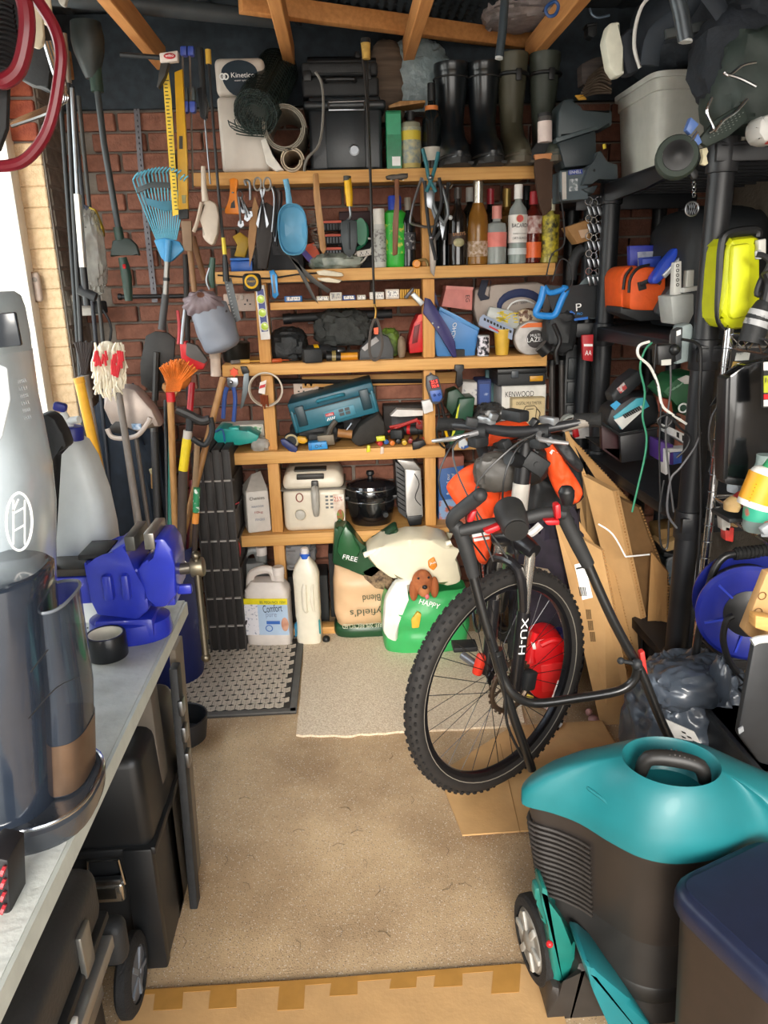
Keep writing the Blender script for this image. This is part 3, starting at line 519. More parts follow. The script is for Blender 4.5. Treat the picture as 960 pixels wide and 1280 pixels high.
for (x,y) in((326,374),(328,391),(331,408)):
    c=at(x,y,3.052); t.p('vial',M().lathe([(.014,0),(.014,.004),(.011,.005),(0,.005)],c,(PI/2,0,0),20),C('b8d24a',.2)); t.p('vial_ring',M().tor(c,.014,.003,(PI/2,0,0)),C('e9e7e2',.4))
t.done()
t=T('folding_knife','blue-handled folding utility knife hooked on second shelf rail','knife'); t.p('handle',M(Y=3.055).pg([(336,339),(342,337),(347,345),(346,362),(349,368),(344,374),(340,370),(340,352)],.016,.003),C('2f86c4',.35,.3)); t.p('clip',M(Y=3.05).pg([(340,344),(343,343),(345,366),(342,367)],.004),DST); t.done()
S('black_cable_run','thin black cable sagging along the second shelf rail','cable',M(Y=3.06).pt([(272,344),(300,346),(335,348),(372,343),(400,341)],.0035,6),BLK)
# little boxes on the slim middle shelf
g='small boxes on the slim middle shelf'
for i,(x0,y0,x1,y1,cl_,lb) in enumerate(((355,361,377,369,'2d6fb5','blue flat box at left of the slim middle shelf'),(395,360,411,367,'c4b9a6','buff card box second on the slim middle shelf'),(412,356,427,367,'e0ddd4','white card box third on the slim middle shelf'),(428,360,444,367,'3556a0','navy box fourth on the slim middle shelf'),(446,360,457,367,'d9d2c4','pale small box fifth on the slim middle shelf'),(462,356,480,366,'e6e3dc','white card box sixth on the slim middle shelf'),(482,353,499,366,'d6ccc0','pale pinkish box beside the matches'))):
    carton('small_box',lb,'box',x0,y0,x1,y1,3.13,.06,C(cl_,.6),S25,g,flaps=False,panel=((.1,.2,.9,.8,C('f1efe8' if i!=2 else 'c9c4b8',.6,ns=150,h2='8a8a90',lo=.5,hi=.6)),))
t=T('wall_plug_strip','yellow comb of wall plugs at the right of the slim middle shelf','wall plugs',g); a,b,zl,zh=pb(500,354,525,366,3.12)
for i in range(9): t.p('plug',M(L((a+(b-a)*(i+.5)/9,3.13,S25))).box((0,0,.018),((b-a)/11,.02,.036),bev=.002),C('d9a53a',.5))
t.p('strip',M(L(((a+b)/2,3.135,S25))).box((0,.012,.01),(b-a,.01,.02)),C('c48f2c',.5)); t.done()
# ---------------------------------------------------------------- third shelf (z = S3)
def ob(px,Y,z): c=at(px,450,Y); return Vector((c.x,Y,z))
t=T('tubular_tool','long black tubular tool lying on top at the back of third shelf','tool'); t.p('tube',M(Y=3.3).pt([(362,398),(430,394),(490,392)],.018,12),BLK2); t.p('end_cap',M(Y=3.3).pt([(354,399),(364,398)],.022,12),BLK); t.p('bright_edge',M(Y=3.28).pt([(385,404),(480,399)],.003),STL); t.p('stand',M(Y=3.3).pt([(400,396),(404,440),(398,452)],.008).pt([(470,393),(470,450)],.008),BLK); t.done()
S('tool_roll','crumpled black fabric tool pouch at left of third shelf','pouch',M().blob((ob(362,3.2,0).x,3.22,S3+.06),(.07,.09,.065),.12,4,.7,1).put([]),C('1d2022',.6,n=.3,b=.3))
def drill(lb,px,Y,z,s,col,dark,rz=0,cat='drill',nm='cordless_drill'):
    t=T(nm,lb,cat); X=L(ob(px,Y,z),0,0,rz)@Matrix.Scale(s,4)
    t.p('body',M(X).cyl((-.08,0,.03),(.05,0,.03),.03,bev=.006).cyl((.05,0,.03),(.08,0,.03),.026,.016,bev=.003),dark); t.p('chuck',M(X).cyl((.08,0,.03),(.115,0,.03),.017,.012,bev=.002),STL)
    t.p('grip',M(X).box((-.055,-.07,.028),(.04,.12,.036),bev=.012),dark); t.p('battery',M(X).box((-.055,-.14,.03),(.075,.05,.055),bev=.008),BLK2); t.p('accent_band',M(X).cyl((-.02,0,.03),(.0,0,.03),.0315),col); return t.done()
drill('black cordless drill lying on third shelf beside fabric pouch',398,3.2,S3,1.0,YEL,BLK2,.25)
t=T('torch','black torch with a yellow body lying on third shelf','torch'); t.p('barrel',M(Y=3.13).pt([(425,446),(447,445)],.016,12),C('d08c1e',.45)); t.p('head',M(Y=3.13).pt([(408,446),(426,446)],[.024,.018],12),BLK); t.p('bezel',M(Y=3.12).pt([(415,446),(420,446)],.025,12),C('8f7f4a',.4)); t.done()
t=T('battery_charger','grey wedge-shaped charger at middle of third shelf','charger'); m=M(Y=3.12); t.p('body',m.pg([(449,452),(450,438),(459,427),(474,417),(486,421),(492,436),(492,451)],.09,.005),C('4a4b4c',.5)); t.p('top_panel',M(Y=3.115).pg([(452,435),(462,427),(470,421),(474,426),(464,433),(456,439)],.01),C('a8a4a2',.4)); t.p('foot',M(Y=3.118).pg([(450,447),(491,446),(491,451),(450,452)],.09),BLK); t.done()
S('work_gloves','pair of dark work gloves heaped at the back of third shelf','gloves',M().blob((ob(430,3.3,0).x,3.3,S3+.11),(.1,.06,.07),.25,3,.8,5).put([]),C('3a3c3a',.8,n=.3,b=.3))
S('lime_strap','lime green strap bundle on third shelf near the red box','strap',M().blob((ob(488,3.19,0).x,3.2,S3+.055),(.035,.04,.055),.15,4,.7,6,24,16).put([]),C('6f8f2a',.6,ns=24,h2='2a2f22'))
S('dust_mask','brown paper dust mask slumped beside the lime strap','mask',M().blob((ob(502,3.16,0).x,3.15,S3+.04),(.016,.03,.042),.1,3,.9,7,20,14).put([]),C('8a7660',.8))
m=M(Y=3.14); t=T('red_power_box','red plastic tool box standing tilted beside right shelf post','tool box'); t.p('body',m.pg([(523,394),(530,392),(530,440),(512,442),(511,428),(517,405)],.12,.004),RED); t.p('latch',M(Y=3.136).pg([(518,408),(525,405),(522,428),(515,430)],.006,.001),C('701218',.5)); t.p('cap_plate',M(Y=3.137).pg([(523,394),(530,392),(530,400),(521,404)],.005),C('e04a3a',.4)); t.done()
for i,(px,cl_,lb) in enumerate(((312,'d9a84a','small brass fitting at left end of third shelf'),(352,'c85a2a','orange screwdriver lying at third shelf front edge'),(300,'7a7470','grey scraper lying near left end of third shelf'))):
    S('small_tool',lb,'tool',M(L(ob(px,3.13,S3+.008),0,0,.3*i)).cyl((-.04,0,0),(.0,0,0),.008,bev=.002).cyl((0,0,0),(.04,0,0),.003,n=8),C(cl_,.45))
t=T('cooking_pot','dark round lidded pot at the left end of third shelf','pot'); X=L(ob(296,3.22,S3)); t.p('body',M(X).lathe([(.05,0),(.055,.01),(.058,.07),(.06,.075),(.05,.08),(.0,.088)]),C('33322f',.35,.6)); t.p('knob',M(X).sph((0,0,.094),.009,10,8),BLK); t.done()
# right half of third shelf
t=T('pink_box','salmon pink cardboard box lying tilted on third shelf','box'); m=M(Y=3.22); t.p('body',m.pg([(558,358),(591,360),(590,388),(552,383)],.1,.002),C('d2837a',.6)); t.p('lid_edge',M(Y=3.216).pg([(558,357),(592,359),(591,363),(557,361)],.11),C('dc9288',.6)); t.ptx('EG',(582,369),(582,377.5),5,3.22,PRN,off=.003,up=(1,0,0)); t.done()
t=T('blue_bag','sky blue plastic canister bag with silver lettering on third shelf','bag'); m=M(Y=3.15); t.p('body',m.pg([(550,383),(575,396),(600,410),(597,423),(594,446),(546,446),(541,420)],.1,.008),C('4a86c4',.45,n=.08,ns=6)); t.p('top_fold',M(Y=3.145).pg([(550,383),(575,396),(600,410),(598,414),(572,401),(549,388)],.02,.003),C('5f9bd6',.4)); t.ptx('MACHO',(567,431),(571,403),5,3.145,PRW,off=.006,up=(-.9,0,-.1)); t.done()
t=T('hand_saw_sheath','navy blue saw sheath leaning against right shelf post','sheath'); t.p('sheath',M(Y=3.1).pg([(531,372),(538,374),(552,396),(562,412),(569,428),(571,446),(566,447),(548,414),(529,392)],.02,.003),C('332f66',.5)); t.p('strap_upper',M(Y=3.12).pg([(528,352),(541,354),(546,372),(550,385),(536,372)],.02,.003),C('23274f',.6)); 
for q in((541,404),(548,409)): t.p('rivet',M().sph(at(*q,3.098),.004,8,6),LGR)
t.done()
t=T('silver_mallet','small silver-headed mallet stuck out beside the navy sheath','hammer'); t.p('head',M(Y=3.05).pg([(505,372),(516,359),(518,362),(509,374)],.03,.002),C('57565a',.4,.6)); t.p('shaft',M(Y=3.05).pg([(513,369),(518,365),(531,378),(526,383)],.02,.003),C('b9bcbc',.4,.5)); t.done()
S('fluted_block','dark grey fluted rubber block at front of third shelf','block',M(Y=3.12).pg([(570,437),(581,437),(581,446),(570,446)],.03).put([]),C('2c2a2a',.7))
t=T('tote_bag','pale grey cloth bag with a navy swirl on third shelf','tote bag'); t.p('bag',M(Y=3.27).pg([(594,361),(620,356),(672,352),(690,360),(688,412),(640,420),(598,410),(592,385)],.08,.012),C('b9aca2',.8,n=.08,ns=8,b=.2,bs=60))
c=at(650,383,3.262); m=M(); P=[]
for i in range(15): a=rad(200-i*16); P.append(Vector((c.x+.088*math.cos(a),3.262,c.z+.055*math.sin(a))))
m.tube(P,[.004]+[.008+.009*math.sin(i/14*PI) for i in range(1,14)]+[.003],8,False,1,flat=.25); t.p('swirl_mark',m,C('27335c',.7)); m=M(Y=3.262).pt([(632,392),(640,379),(655,375),(668,380)],.004,6); t.p('swirl_line',m,PRW); t.ptx('EST  2009',(641,381),(659,379),2.6,3.262,C('6a6a72',.6),off=.002)
t.p('handle',M(Y=3.25).pg([(602,350),(611,350),(606,368),(612,372),(613,350),(614,352),(611,374),(601,376),(597,368)],.006),C('23283a',.7)); t.done()
t=T('wall_plug_pack','plastic pack of yellow wall plugs with a striped header card','pack'); t.p('pouch',M(Y=3.14).pg([(612,383),(640,388),(651,397),(648,412),(622,408),(606,402)],.03,.008),CLR2); m=M(Y=3.138)
for i in range(30): x=620+random.random()*24; y=390+random.random()*13; m.pt([(x,y),(x+5,y+random.uniform(-2,2))],.0025,5)
t.p('yellow_plugs',m,C('e0c62a',.5),kind='stuff'); t.p('header_card',M(Y=3.125).pg([(600,397),(604,393),(642,411),(640,425),(598,406)],.003),C('8f9cb5',.5)); m=M(Y=3.122)
for i in range(9): x=605+i*4; m.pg([(x,397+i*1.9),(x+2.6,398.2+i*1.9),(x+2.2,401.5+i*1.9),(x-.4,400.3+i*1.9)],.002)
t.p('black_squares',m,PRN); t.p('red_stripe',M(Y=3.122).pg([(612,407),(630,416),(629,418),(611,409)],.002),RED); t.done()
t=T('yellow_cup','yellow ribbed paper cup under the plug pack','cup'); c=ob(627,3.15,S3); t.p('cup',M(L(c)).lathe([(.026,0),(.034,.1),(.031,.1),(.024,.004),(0,.004)],n=20),C('d9ae3a',.5)); t.p('rim',M(L(c)).tor((0,0,.1),.033,.003),C('e6c45a',.5)); t.done()
bottle('paint_tin','small tin with black and white speckled wrap on third shelf',604,446,3.12,.024,.083,[(.95,0),(1,.02),(1,.98),(.9,1),(0,1)],LGR,S3,cap=(.97,1.02,.9,STL),label_=((.05,.93,1,C('d9d4dc',.5,ns=60,h2='1f1d26',lo=.45,hi=.55)),),cat='tin')
t=T('cutting_disc_pack','silver cutting disc pack with orange band at right of third shelf','disc pack'); c=at(664,424,3.12); t.p('pack',M(L((c.x,3.13,S3+.065),PI/2)).lathe([(.066,-.02),(.07,-.015),(.07,.015),(.066,.02)],n=36),C('b3aeaa',.3,.4,n=.12)); t.p('label_disc',M(L((c.x+.015,3.112,S3+.062),PI/2)).lathe([(.036,0),(.036,.003),(0,.003)],n=30),C('2b2524',.5)); t.p('orange_band',M(Y=3.106).pg([(650,410),(660,404),(680,403),(684,409),(668,409)],.006),C('dd6a24',.5))
t.ptx('MULTI',(663,421),(675,420),3,3.104,PRW); t.ptx('LAZER',(659,428),(681,426),5.5,3.104,PRW); t.done()
S('picture_packet','packet of brown and cream pieces above the disc pack','packet',M().blob(at(663,396,3.16),(.05,.025,.03),.15,4,.7,11,30,18),C('6b4a38',.5,ns=45,h2='c9b79a',lo=.5,hi=.56))
# ---------------------------------------------------------------- fourth shelf (z = S4)
def socket(px,py,Y,w=.145,h=.085,dim=False,lb='',knob=False,holes=2,col='d9c3b4'):
    c=at(px,py,Y); t=T('wall_socket',lb,'socket'); X=L((c.x,Y,c.z)); t.p('plate',M(X).box((0,0,0),(w,.03,h),bev=.005),C(col,.4)); m=M(X)
    for i in range(holes):
        x=-w*.25+i*w*.5; m.box((x,-.016,.008),(.005,.003,.01)).box((x-.011,-.016,-.008),(.008,.003,.005)).box((x+.011,-.016,-.008),(.008,.003,.005))
    t.p('pin_hole',m,PRN); m=M(X); [m.box((-.012+i*.024,-.016,h*.28),(.013,.008,.02),bev=.002) for i in range(2)]; t.p('switch',m,C('ded0c4',.4))
    if knob: t.p('dimmer_knob',M(X).lathe([(.021,0),(.02,.014),(.014,.018),(0,.018)],(w*.27,-.015,-.008),(PI/2,0,0)),C('dcc9ba',.4))
    return t.done()
socket(300,378,3.435,.135,.075,lb='pinkish double wall socket at left of shelving beside the steel rule')
socket(386,486,3.435,.135,.08,lb='double socket with round dimmer knob behind the teal case',knob=True,holes=1)
S('grey_conduit','black conduit running along bricks under third shelf','conduit',M(Y=3.42).pt([(330,476),(420,477),(530,476)],.012,8,sm=1),BLK)
t=T('wire_coil','coil of silver wire hung on left shelf post','wire coil'); c=at(332,487,3.05); m=M()
for i in range(4): m.tor((c.x,3.05+i*.004,c.z),.067-.0015*i,.0025,(PI/2,0,0),36,5)
t.p('wire',m,C('b9b2a6',.35,.8)); t.p('paper_tag',M(Y=3.035).pg([(325,478),(333,475),(331,493),(323,491)],.004),C('ded6ce',.6)); t.p('red_print',M(Y=3.032).pg([(325,482),(332,480),(331,484),(324,486)],.003),RED)
m=M(Y=3.04); 
for i in range(5): m.pt([(326+i*2,494),(327+i*2,505+i%3*3)],.004,6)
t.p('brass_fittings',m,C('a5583a',.35,.7)); t.done()
t=T('water_pump_pliers','blue-handled pliers with a red adjuster hanging on third shelf','pliers')
t.p('jaw',M(Y=3.05).pg([(284,472),(297,472),(298,480),(291,490),(284,481)],.015,.002),STL); 
for a in([(284,484),(281,495),(279,523)],[(292,484),(294,500),(292,527)]): t.p('handle',M(Y=3.045).pt(a,.0085,10),C('2f4f96',.4))
m=M(L(at(293,465,3.04),PI/2)); m.poly([((.019 if i%2 else .013)*math.cos(i*PI/6),(.019 if i%2 else .013)*math.sin(i*PI/6)) for i in range(12)],.012); t.p('red_adjuster',m,C('d9481e',.4)); t.p('pivot',M().sph(at(289,478,3.04),.007,8,6),CHR); t.done()
t=T('pruning_saw','grey curved saw blade hanging beside the pliers','saw'); t.p('blade',M(Y=3.055).pg([(305,462),(311,466),(311,485),(304,508),(300,512),(303,488)],.004,.001),C('5f676b',.4,.6)); t.p('grip',M(Y=3.05).pg([(300,458),(308,458),(312,466),(303,468)],.014,.003),BLK); t.done()
carton('folded_leaflet_box','cream strip box with green print on fourth shelf behind teal tray','box',272,515,329,532,3.2,.1,C('cfc7ba',.6),S4+.04,flaps=False,panel=((.5,.2,.95,.8,C('d9dccf',.6,ns=60,h2='5f9a6a',lo=.5,hi=.6)),))
t=T('paint_tray','teal plastic tray on fourth shelf at left end','tray'); t.p('tray',M(Y=3.1).pg([(268,538),(275,534),(293,539),(310,538),(324,545),(320,553),(300,557),(275,556),(267,549)],.12,.006),C('1f9a90',.35)); t.p('spout',M(Y=3.12).pg([(285,535),(298,534),(300,541),(284,541)],.05,.005),C('23a89c',.35)); t.p('scoop_edge',M(Y=3.095).pt([(269,540),(278,537),(281,552)],.004),C('2b5f9a',.4)); t.done()
S('plastic_bag','small clear bag of screws at front of fourth shelf','bag',M().blob((ob(318,3.13,0).x,3.13,S4+.025),(.035,.03,.027),.2,4,.7,3,26,16).put([]),C('b9b4ac',.3,tr=.4,n=.2))
# teal stackable case, tilted
t=T('tool_case','teal stackable tool case tilted on fourth shelf with red logo plate','tool case'); TC=C('24687a',.4,n=.06); A,B=at(364,514,3.16),at(470,486,3.16); an=math.atan2(B.z-A.z,B.x-A.x); w=(B-A).length; c=at(417,511,3.16); X=L((c.x,3.16,c.z),0,-an); hh=.062
t.p('lower_shell',M(X).box((0,.14,-.02),(w,.28,.085),bev=.008),TC); t.p('lid',M(X).box((0,.14,.045),(w,.28,.045),bev=.008),C('1f5a6c',.4)); t.p('seam',M(X).box((0,.138,.022),(w*1.005,.28,.004)),BLK)
for s in(-1,1): t.p('latch',M(X).box((s*w*.38,-.004,.005),(.04,.012,.085),bev=.004),C('163640',.4)); t.p('corner_rib',M(X).box((s*w*.47,-.003,-.01),(.012,.012,.09),bev=.004),TC)
t.p('carry_handle',M(X).tube([(-.055,0,.045),(-.045,-.016,.05),(.045,-.016,.05),(.055,0,.045)],.008),C('2b7387',.4)); k=t.p('logo_plate',M(X).box((.02,-.002,-.025),(.13,.004,.042),bev=.002),C('3f8499',.4))
t.p('red_logo',M(X).box((-.022,-.005,-.018),(.036,.003,.013),bev=.001),RED,k); t.txt('makita',X@Vector((-.037,-.007,-.022)),X@Vector((-.008,-.007,-.022)),.008,PRW,k,nrm=X.to_3x3()@Vector((0,-1,0))); m=M(X)
for i in range(4): m.box((.028+(i%2)*.026,-.005,-.014-(i//2)*.016),(.02,.003,.012))
t.p('picture_square',m,C('33393d',.4),k); m=M(X); [m.box((-.034+i*.009,-.005,-.036),(.004,.002,.014),(0,.6,0)) for i in range(4)]; t.p('slash_mark',m,PRW,k); t.done()
S('dark_bag','dark tool bag propping up the teal case','bag',M().blob((ob(392,3.28,0).x,3.28,S4+.045),(.1,.09,.05),.15,3,.7,2).put([]),BLK2)
t=T('tape_measure','black and cream tape measure standing on fourth shelf','tape measure'); X=L(ob(358,3.13,S4)); t.p('case',M(X).lathe([(.03,-.014),(.034,-.01),(.034,.01),(.03,.014)],(0,0,.034),(PI/2,0,0)),BLK2); t.p('ring',M(X).tor((0,-.012,.034),.026,.005,(PI/2,0,0)),C('b9a982',.4)); t.done()
S('blue_pliers','dark blue-handled snips lying at front of fourth shelf','snips',M(Y=3.08).pg([(350,550),(356,549),(372,560),(371,567),(364,566),(352,556)],.03,.004),C('263266',.45))
S('yellow_knife','yellow stub of a utility knife on fourth shelf','knife',M(Y=3.11).pg([(371,546),(382,547),(385,552),(380,555),(373,554)],.03,.004),C('d9a01e',.45))
t=T('blade_box','bright blue blade dispenser with black lettering on fourth shelf','box'); t.p('case',M(Y=3.08).pg([(385,554),(408,552),(410,561),(386,563)],.05,.003),C('2f8fd0',.4)); t.p('cap',M(Y=3.078).pg([(385,554),(389,553.5),(390,563),(386,563)],.052,.001),C('2377b5',.4)); t.ptx('OX',(394,560),(403,559),4,3.08,PRN); t.done()
t=T('club_hammer','small club hammer with worn steel head on fourth shelf','hammer'); t.p('head',M(Y=3.1).pg([(396,545),(417,543),(419,556),(398,558)],.05,.004),C('6f6556',.5,.5)); t.p('handle',M(Y=3.12).pt([(410,544),(414,534),(420,526)],.012),C('4a443c',.5)); t.done()
t=T('mallet','wooden-faced mallet lying behind the club hammer','mallet'); t.p('head',M(Y=3.13).pt([(422,541),(440,543)],.018,14),C('9a6a3a',.55)); t.p('handle',M(Y=3.13).pt([(432,540),(440,529)],.006),STL); t.done()
S('canvas_pouch','black canvas pouch standing on fourth shelf beneath teal case','pouch',M(Y=3.1).pg([(438,551),(449,533),(474,516),(480,528),(484,540),(470,553),(448,559)],.12,.012),C('26231f',.75,n=.2,b=.2))
S('plastic_sheet','white blank plastic sheet lying on tools on fourth shelf','sheet',M(Y=3.16).pg([(488,520),(496,512),(530,513),(543,515),(541,519),(500,521)],.05),C('d6d3ce',.5))
for i,(px,y,cl_,lb) in enumerate(((476,549,'c9c82a','yellow clip on fourth shelf front edge below the pouch'),(461,561,'d6d02a','small yellow peg hanging on fourth shelf rail'),(478,563,'d9c3b0','cream knob on fourth shelf rail'))):
    S('marker_clip',lb,'clip',M(Y=3.07).pg([(px-6,y-3),(px+5,y-4),(px+6,y+2),(px-5,y+3)] if i==0 else [(px-2,y-4),(px+2,y-4),(px+2,y+4),(px-3,y+5)],.02,.003),C(cl_,.45))
cl=('b8302a','2f5fa0','d9772a','1d1d1d','c9a22a','8a2a2a','2a2a2e','d94a2a'); nm=('red','blue','orange','black','yellow','maroon','charcoal','scarlet')
for i in range(8):
    px=470+i*8.3; t=T('screwdriver',f'{nm[i]}-handled screwdriver in the row at right of fourth shelf','screwdriver','screwdrivers at right of the fourth shelf'); X=L(ob(px,3.12+.03*(i%2),S4+.015),0,0,.25-.07*i); t.p('handle',M(X).cyl((0,-.03,0),(0,.04,0),.011,.008,8,.002),C(cl[i],.4)); t.p('shaft',M(X).cyl((0,.04,0),(0,.13,0),.0028,n=6),STL); t.done()
t=T('large_pliers','red and black grips of large pliers at right of fourth shelf','pliers')
for a in([(485,540),(500,533),(520,526),(525,530)],[(487,534),(505,530),(522,524)]): t.p('handle',M(Y=3.2).pt(a,.006),C('b52a26',.4))
t.p('head',M(Y=3.2).pg([(520,524),(532,526),(532,538),(520,536)],.03,.004),C('7a2420',.5)); t.done()
drill('small black cordless screwdriver with red ring at the right of fourth shelf',512,3.24,S4+.02,.7,RED,BLK2,-.3)
S('black_clamp','black plastic clamp gripping fourth shelf front by right post','clamp',M(Y=3.06).pg([(516,553),(530,550),(533,556),(524,561),(516,563)],.04,.003),BLK)
# thermostat on right post
t=T('thermostat_controller','grey and blue temperature controller with red digits hanging on right post','controller'); t.p('body',M(Y=3.04).pg([(533,471),(539,468),(548,471),(554,493),(553,501),(545,506),(539,503),(533,484)],.03,.004),C('4d4f55',.4)); t.p('face_plate',M(Y=3.037).pg([(537,489),(551,487),(553,497),(549,502),(541,502)],.004,.001),C('3f62b0',.4)); k=t.p('display',M(Y=3.036).pg([(536,476),(547,473.5),(550,484),(539,486)],.004),C('5a0d10',.3))
t.ptx('21.5',(539,480),(547,478.5),4,3.034,C('ff3a30',.4,em=3),k); t.ptx('70.4',(540,485),(548.5,483.2),3.4,3.034,C('ff3a30',.4,em=3),k)
for q in((543,494),(549,493)): t.p('button',M().sph(at(*q,3.036),.006,10,6),C('2f4a8a',.4))
t.p('hook',M(Y=3.05).pt([(536,471),(538,466),(541,469)],.002),STL); t.p('cable',M(Y=3.05).pt([(547,505),(549,520),(546,540),(550,555),(556,560)],.004).pt([(551,503),(555,520),(553,545)],.004),BLK); t.done()
S('white_tag','white plug adapter on right post below the controller','adapter',M(Y=3.045).pg([(527,502),(540,499),(542,514),(530,518)],.03,.004),C('dcd8d6',.4))
t=T('cable_nest','nest of black adaptor leads behind right shelf post','cables'); m=M(Y=3.15)
for i in range(6): m.pt([(552+i*2,512+i*3),(558,530+i*5),(562-i*2,548),(553+i,560),(556+i*3,545)],.004,5)
t.p('lead',m,BLK); t.p('lead',M(Y=3.13).pt([(556,535),(560,548),(566,552)],.006),YEL); t.done()
# right of post, under third shelf (standing on rack z ~.80 / pallet)
S('lower_shelf_plank','pine plank shelf continuing right behind the bike','shelf',M().box((.62,3.26,S4-.012),(.36,.34,.024),bev=.002),PINE)
t=T('green_box','dark green angled plastic tool case leaning beside the right post','case'); t.p('case',M(Y=3.12).pg([(574,499),(594,497),(590,527),(568,558),(562,556),(570,520)],.14,.004),C('1b4a34',.45)); t.p('lid',M(Y=3.16).pg([(560,490),(572,486),(582,498),(574,500),(566,520),(558,510)],.1,.004),C('16402c',.45)); t.p('yellow_stripe',M(Y=3.115).pg([(572,510),(575,504),(569,540),(564,548)],.006),C('c9cf2a',.5)); t.done()
carton('white_drill_box','white card box leaning behind the green case','box',576,478,597,506,3.28,.1,C('d3cfca',.6),ry=.08,panel=((.1,.3,.9,.7,C('d9d6d2',.6,ns=40,h2='8a8a92',lo=.5,hi=.6)),))
carton('blue_box','navy blue card box with a white print on its side','box',597,475,614,508,3.26,.12,C('24376e',.5),panel=((.15,.15,.85,.85,C('2f4f96',.5,ns=30,h2='9aa8c9',lo=.6,hi=.7)),))
S('teal_panel','dull teal board standing behind the boxes','board',M(Y=3.33).pg([(607,462),(622,462),(624,525),(608,527)],.02,.002),C('4d7277',.6))
t=T('latch_organiser','black case with a yellow latch on top of the kettle box','case'); a,b,zl,zh=pb(622,466,682,482,3.14); X=L(((a+b)/2,3.14,zl)); w=b-a; t.p('body',M(X).box((0,.1,.025),(w,.2,.05),bev=.005),BLK2); t.p('lid',M(X).box((0,.1,.06),(w*1.03,.21,.022),bev=.005),BLK); t.p('latch',M(X).box((-w*.15,-.004,.048),(.03,.012,.03),bev=.003),C('4a4f55',.4)); t.p('yellow_latch',M(X).box((w*.3,-.004,.028),(.055,.01,.022),bev=.002),C('c98f1a',.4)); t.done(); kz=zl
carton('appliance_box','white appliance box lettered in black capitals on the right','box',627,482,682,530,3.15,.18,C('d9d6d0',.6),text=(('KENWOOD',.08,.72,.72,.14,PRN),('KETTLE',.08,.2,.3,.07,C('777777',.6))),flaps=True,panel=((.08,.3,.35,.34,GRY),))
mb_=carton('multimeter_box','beige multimeter box with line drawing in front of the white box','box',640,498,681,540,3.1,.05,C('c9b489',.65),text=(('DIGITAL MULTIMETER',.12,.82,.88,.09,C('3a3326',.6)),),flaps=True)
m=M(Y=3.097); m.pt([(655,512),(657,508),(668,507),(671,510),(669,527),(654,527)],.002,5,True,1).pt([(658,512),(667,511)],.0015,4).pt([(671,511),(675,516),(673,524)],.002,4); child('line_drawing',m,C('5a4d35',.6),mb_)
S('clear_bag','dark clear plastic bag slumped between green case and boxes','bag',M().blob(at(612,528,3.16),(.06,.05,.07),.18,4,.7,9),C('4a4a4a',.25,tr=.35,n=.2))
S('blue_white_packet','small blue, white and yellow packet near handlebar','packet',M(Y=3.0).pg([(574,552),(580,546),(588,558),(580,562),(574,560)],.03,.003),C('d9dce0',.5,ns=30,h2='3a66b5',lo=.5,hi=.55))
# ---------------------------------------------------------------- fifth shelf (z = S5)
t=T('paper_sack','white paper pack with small print at the left of the fifth shelf','pack'); a,b,zl,zh=pb(301,612,335,670,3.1); w=b-a; X=L(((a+b)/2,3.18,S5),0,0,.25); h=.185
t.p('pack',M(X).box((0,0,h/2),(w*.92,.13,h),bev=.012,seg=2,tp=(.94,.9)),C('d6d1ca',.7,n=.05)); t.p('folded_top',M(X).prism([Vector((-w*.4,-.06,h)),Vector((w*.4,-.06,h)),Vector((w*.3,.03,h+.06)),Vector((-w*.05,.03,h+.05))],[Vector((-w*.4,.06,h)),Vector((w*.4,.06,h)),Vector((w*.3,.04,h+.06)),Vector((-w*.05,.04,h+.05))]),C('cbc5bc',.7))
n_=X.to_3x3()@Vector((0,-1,0)); k=C('5a6a8a',.6)
t.txt('Chemists',X@Vector((-w*.3,-.067,h*.8)),X@Vector((w*.25,-.066,h*.8)),.014,PRN,nrm=n_); t.txt('PURE POWDER',X@Vector((-w*.25,-.067,h*.62)),X@Vector((w*.2,-.067,h*.62)),.008,k,nrm=n_); t.txt('10kg',X@Vector((-w*.15,-.067,h*.46)),X@Vector((w*.15,-.067,h*.46)),.013,C('a04a4a',.6),nrm=n_); t.txt('FRAGILE',X@Vector((-w*.15,-.067,h*.3)),X@Vector((w*.2,-.067,h*.3)),.01,k,nrm=n_); t.done()
t=T('deep_fat_fryer','cream deep fat fryer with round dial and grey lid handle on lower shelf','fryer'); a,b,zl,zh=pb(352,592,433,667,3.1); w=b-a; h=zh-S5+.01; X=L(((a+b)/2,3.1,S5)); FC=C('ded3bf',.35,n=.03)
t.p('body',M(X).box((0,.12,h*.36),(w*.96,.24,h*.72),bev=.03,seg=4),FC); t.p('lid',M(X).box((0,.12,h*.84),(w*1.0,.25,h*.3),bev=.035,seg=4,tp=(.86,.86)),FC); t.p('seam',M(X).box((0,.12,h*.705),(w*1.005,.252,.006),bev=.002),C('6a655c',.5))
t.p('vent_panel',M(X).box((-.01,.06,h*.99),(w*.5,.07,.008),bev=.003),C('37342f',.5)); t.p('vent_slot',M(X).box((-.01,.008,h*.91),(w*.42,.02,.022),bev=.004),C('2f2c28',.5))
t.p('handle',M(X).tube([(.008,.005,h*.75),(.008,-.03,h*.68),(.008,-.034,h*.45),(.008,-.02,h*.3)],[.014,.018,.017,.012],10),C('a9a59c',.3)); t.p('handle_pivot',M(X).box((.008,-.006,h*.76),(.03,.02,.05),bev=.006),C('33312e',.4))
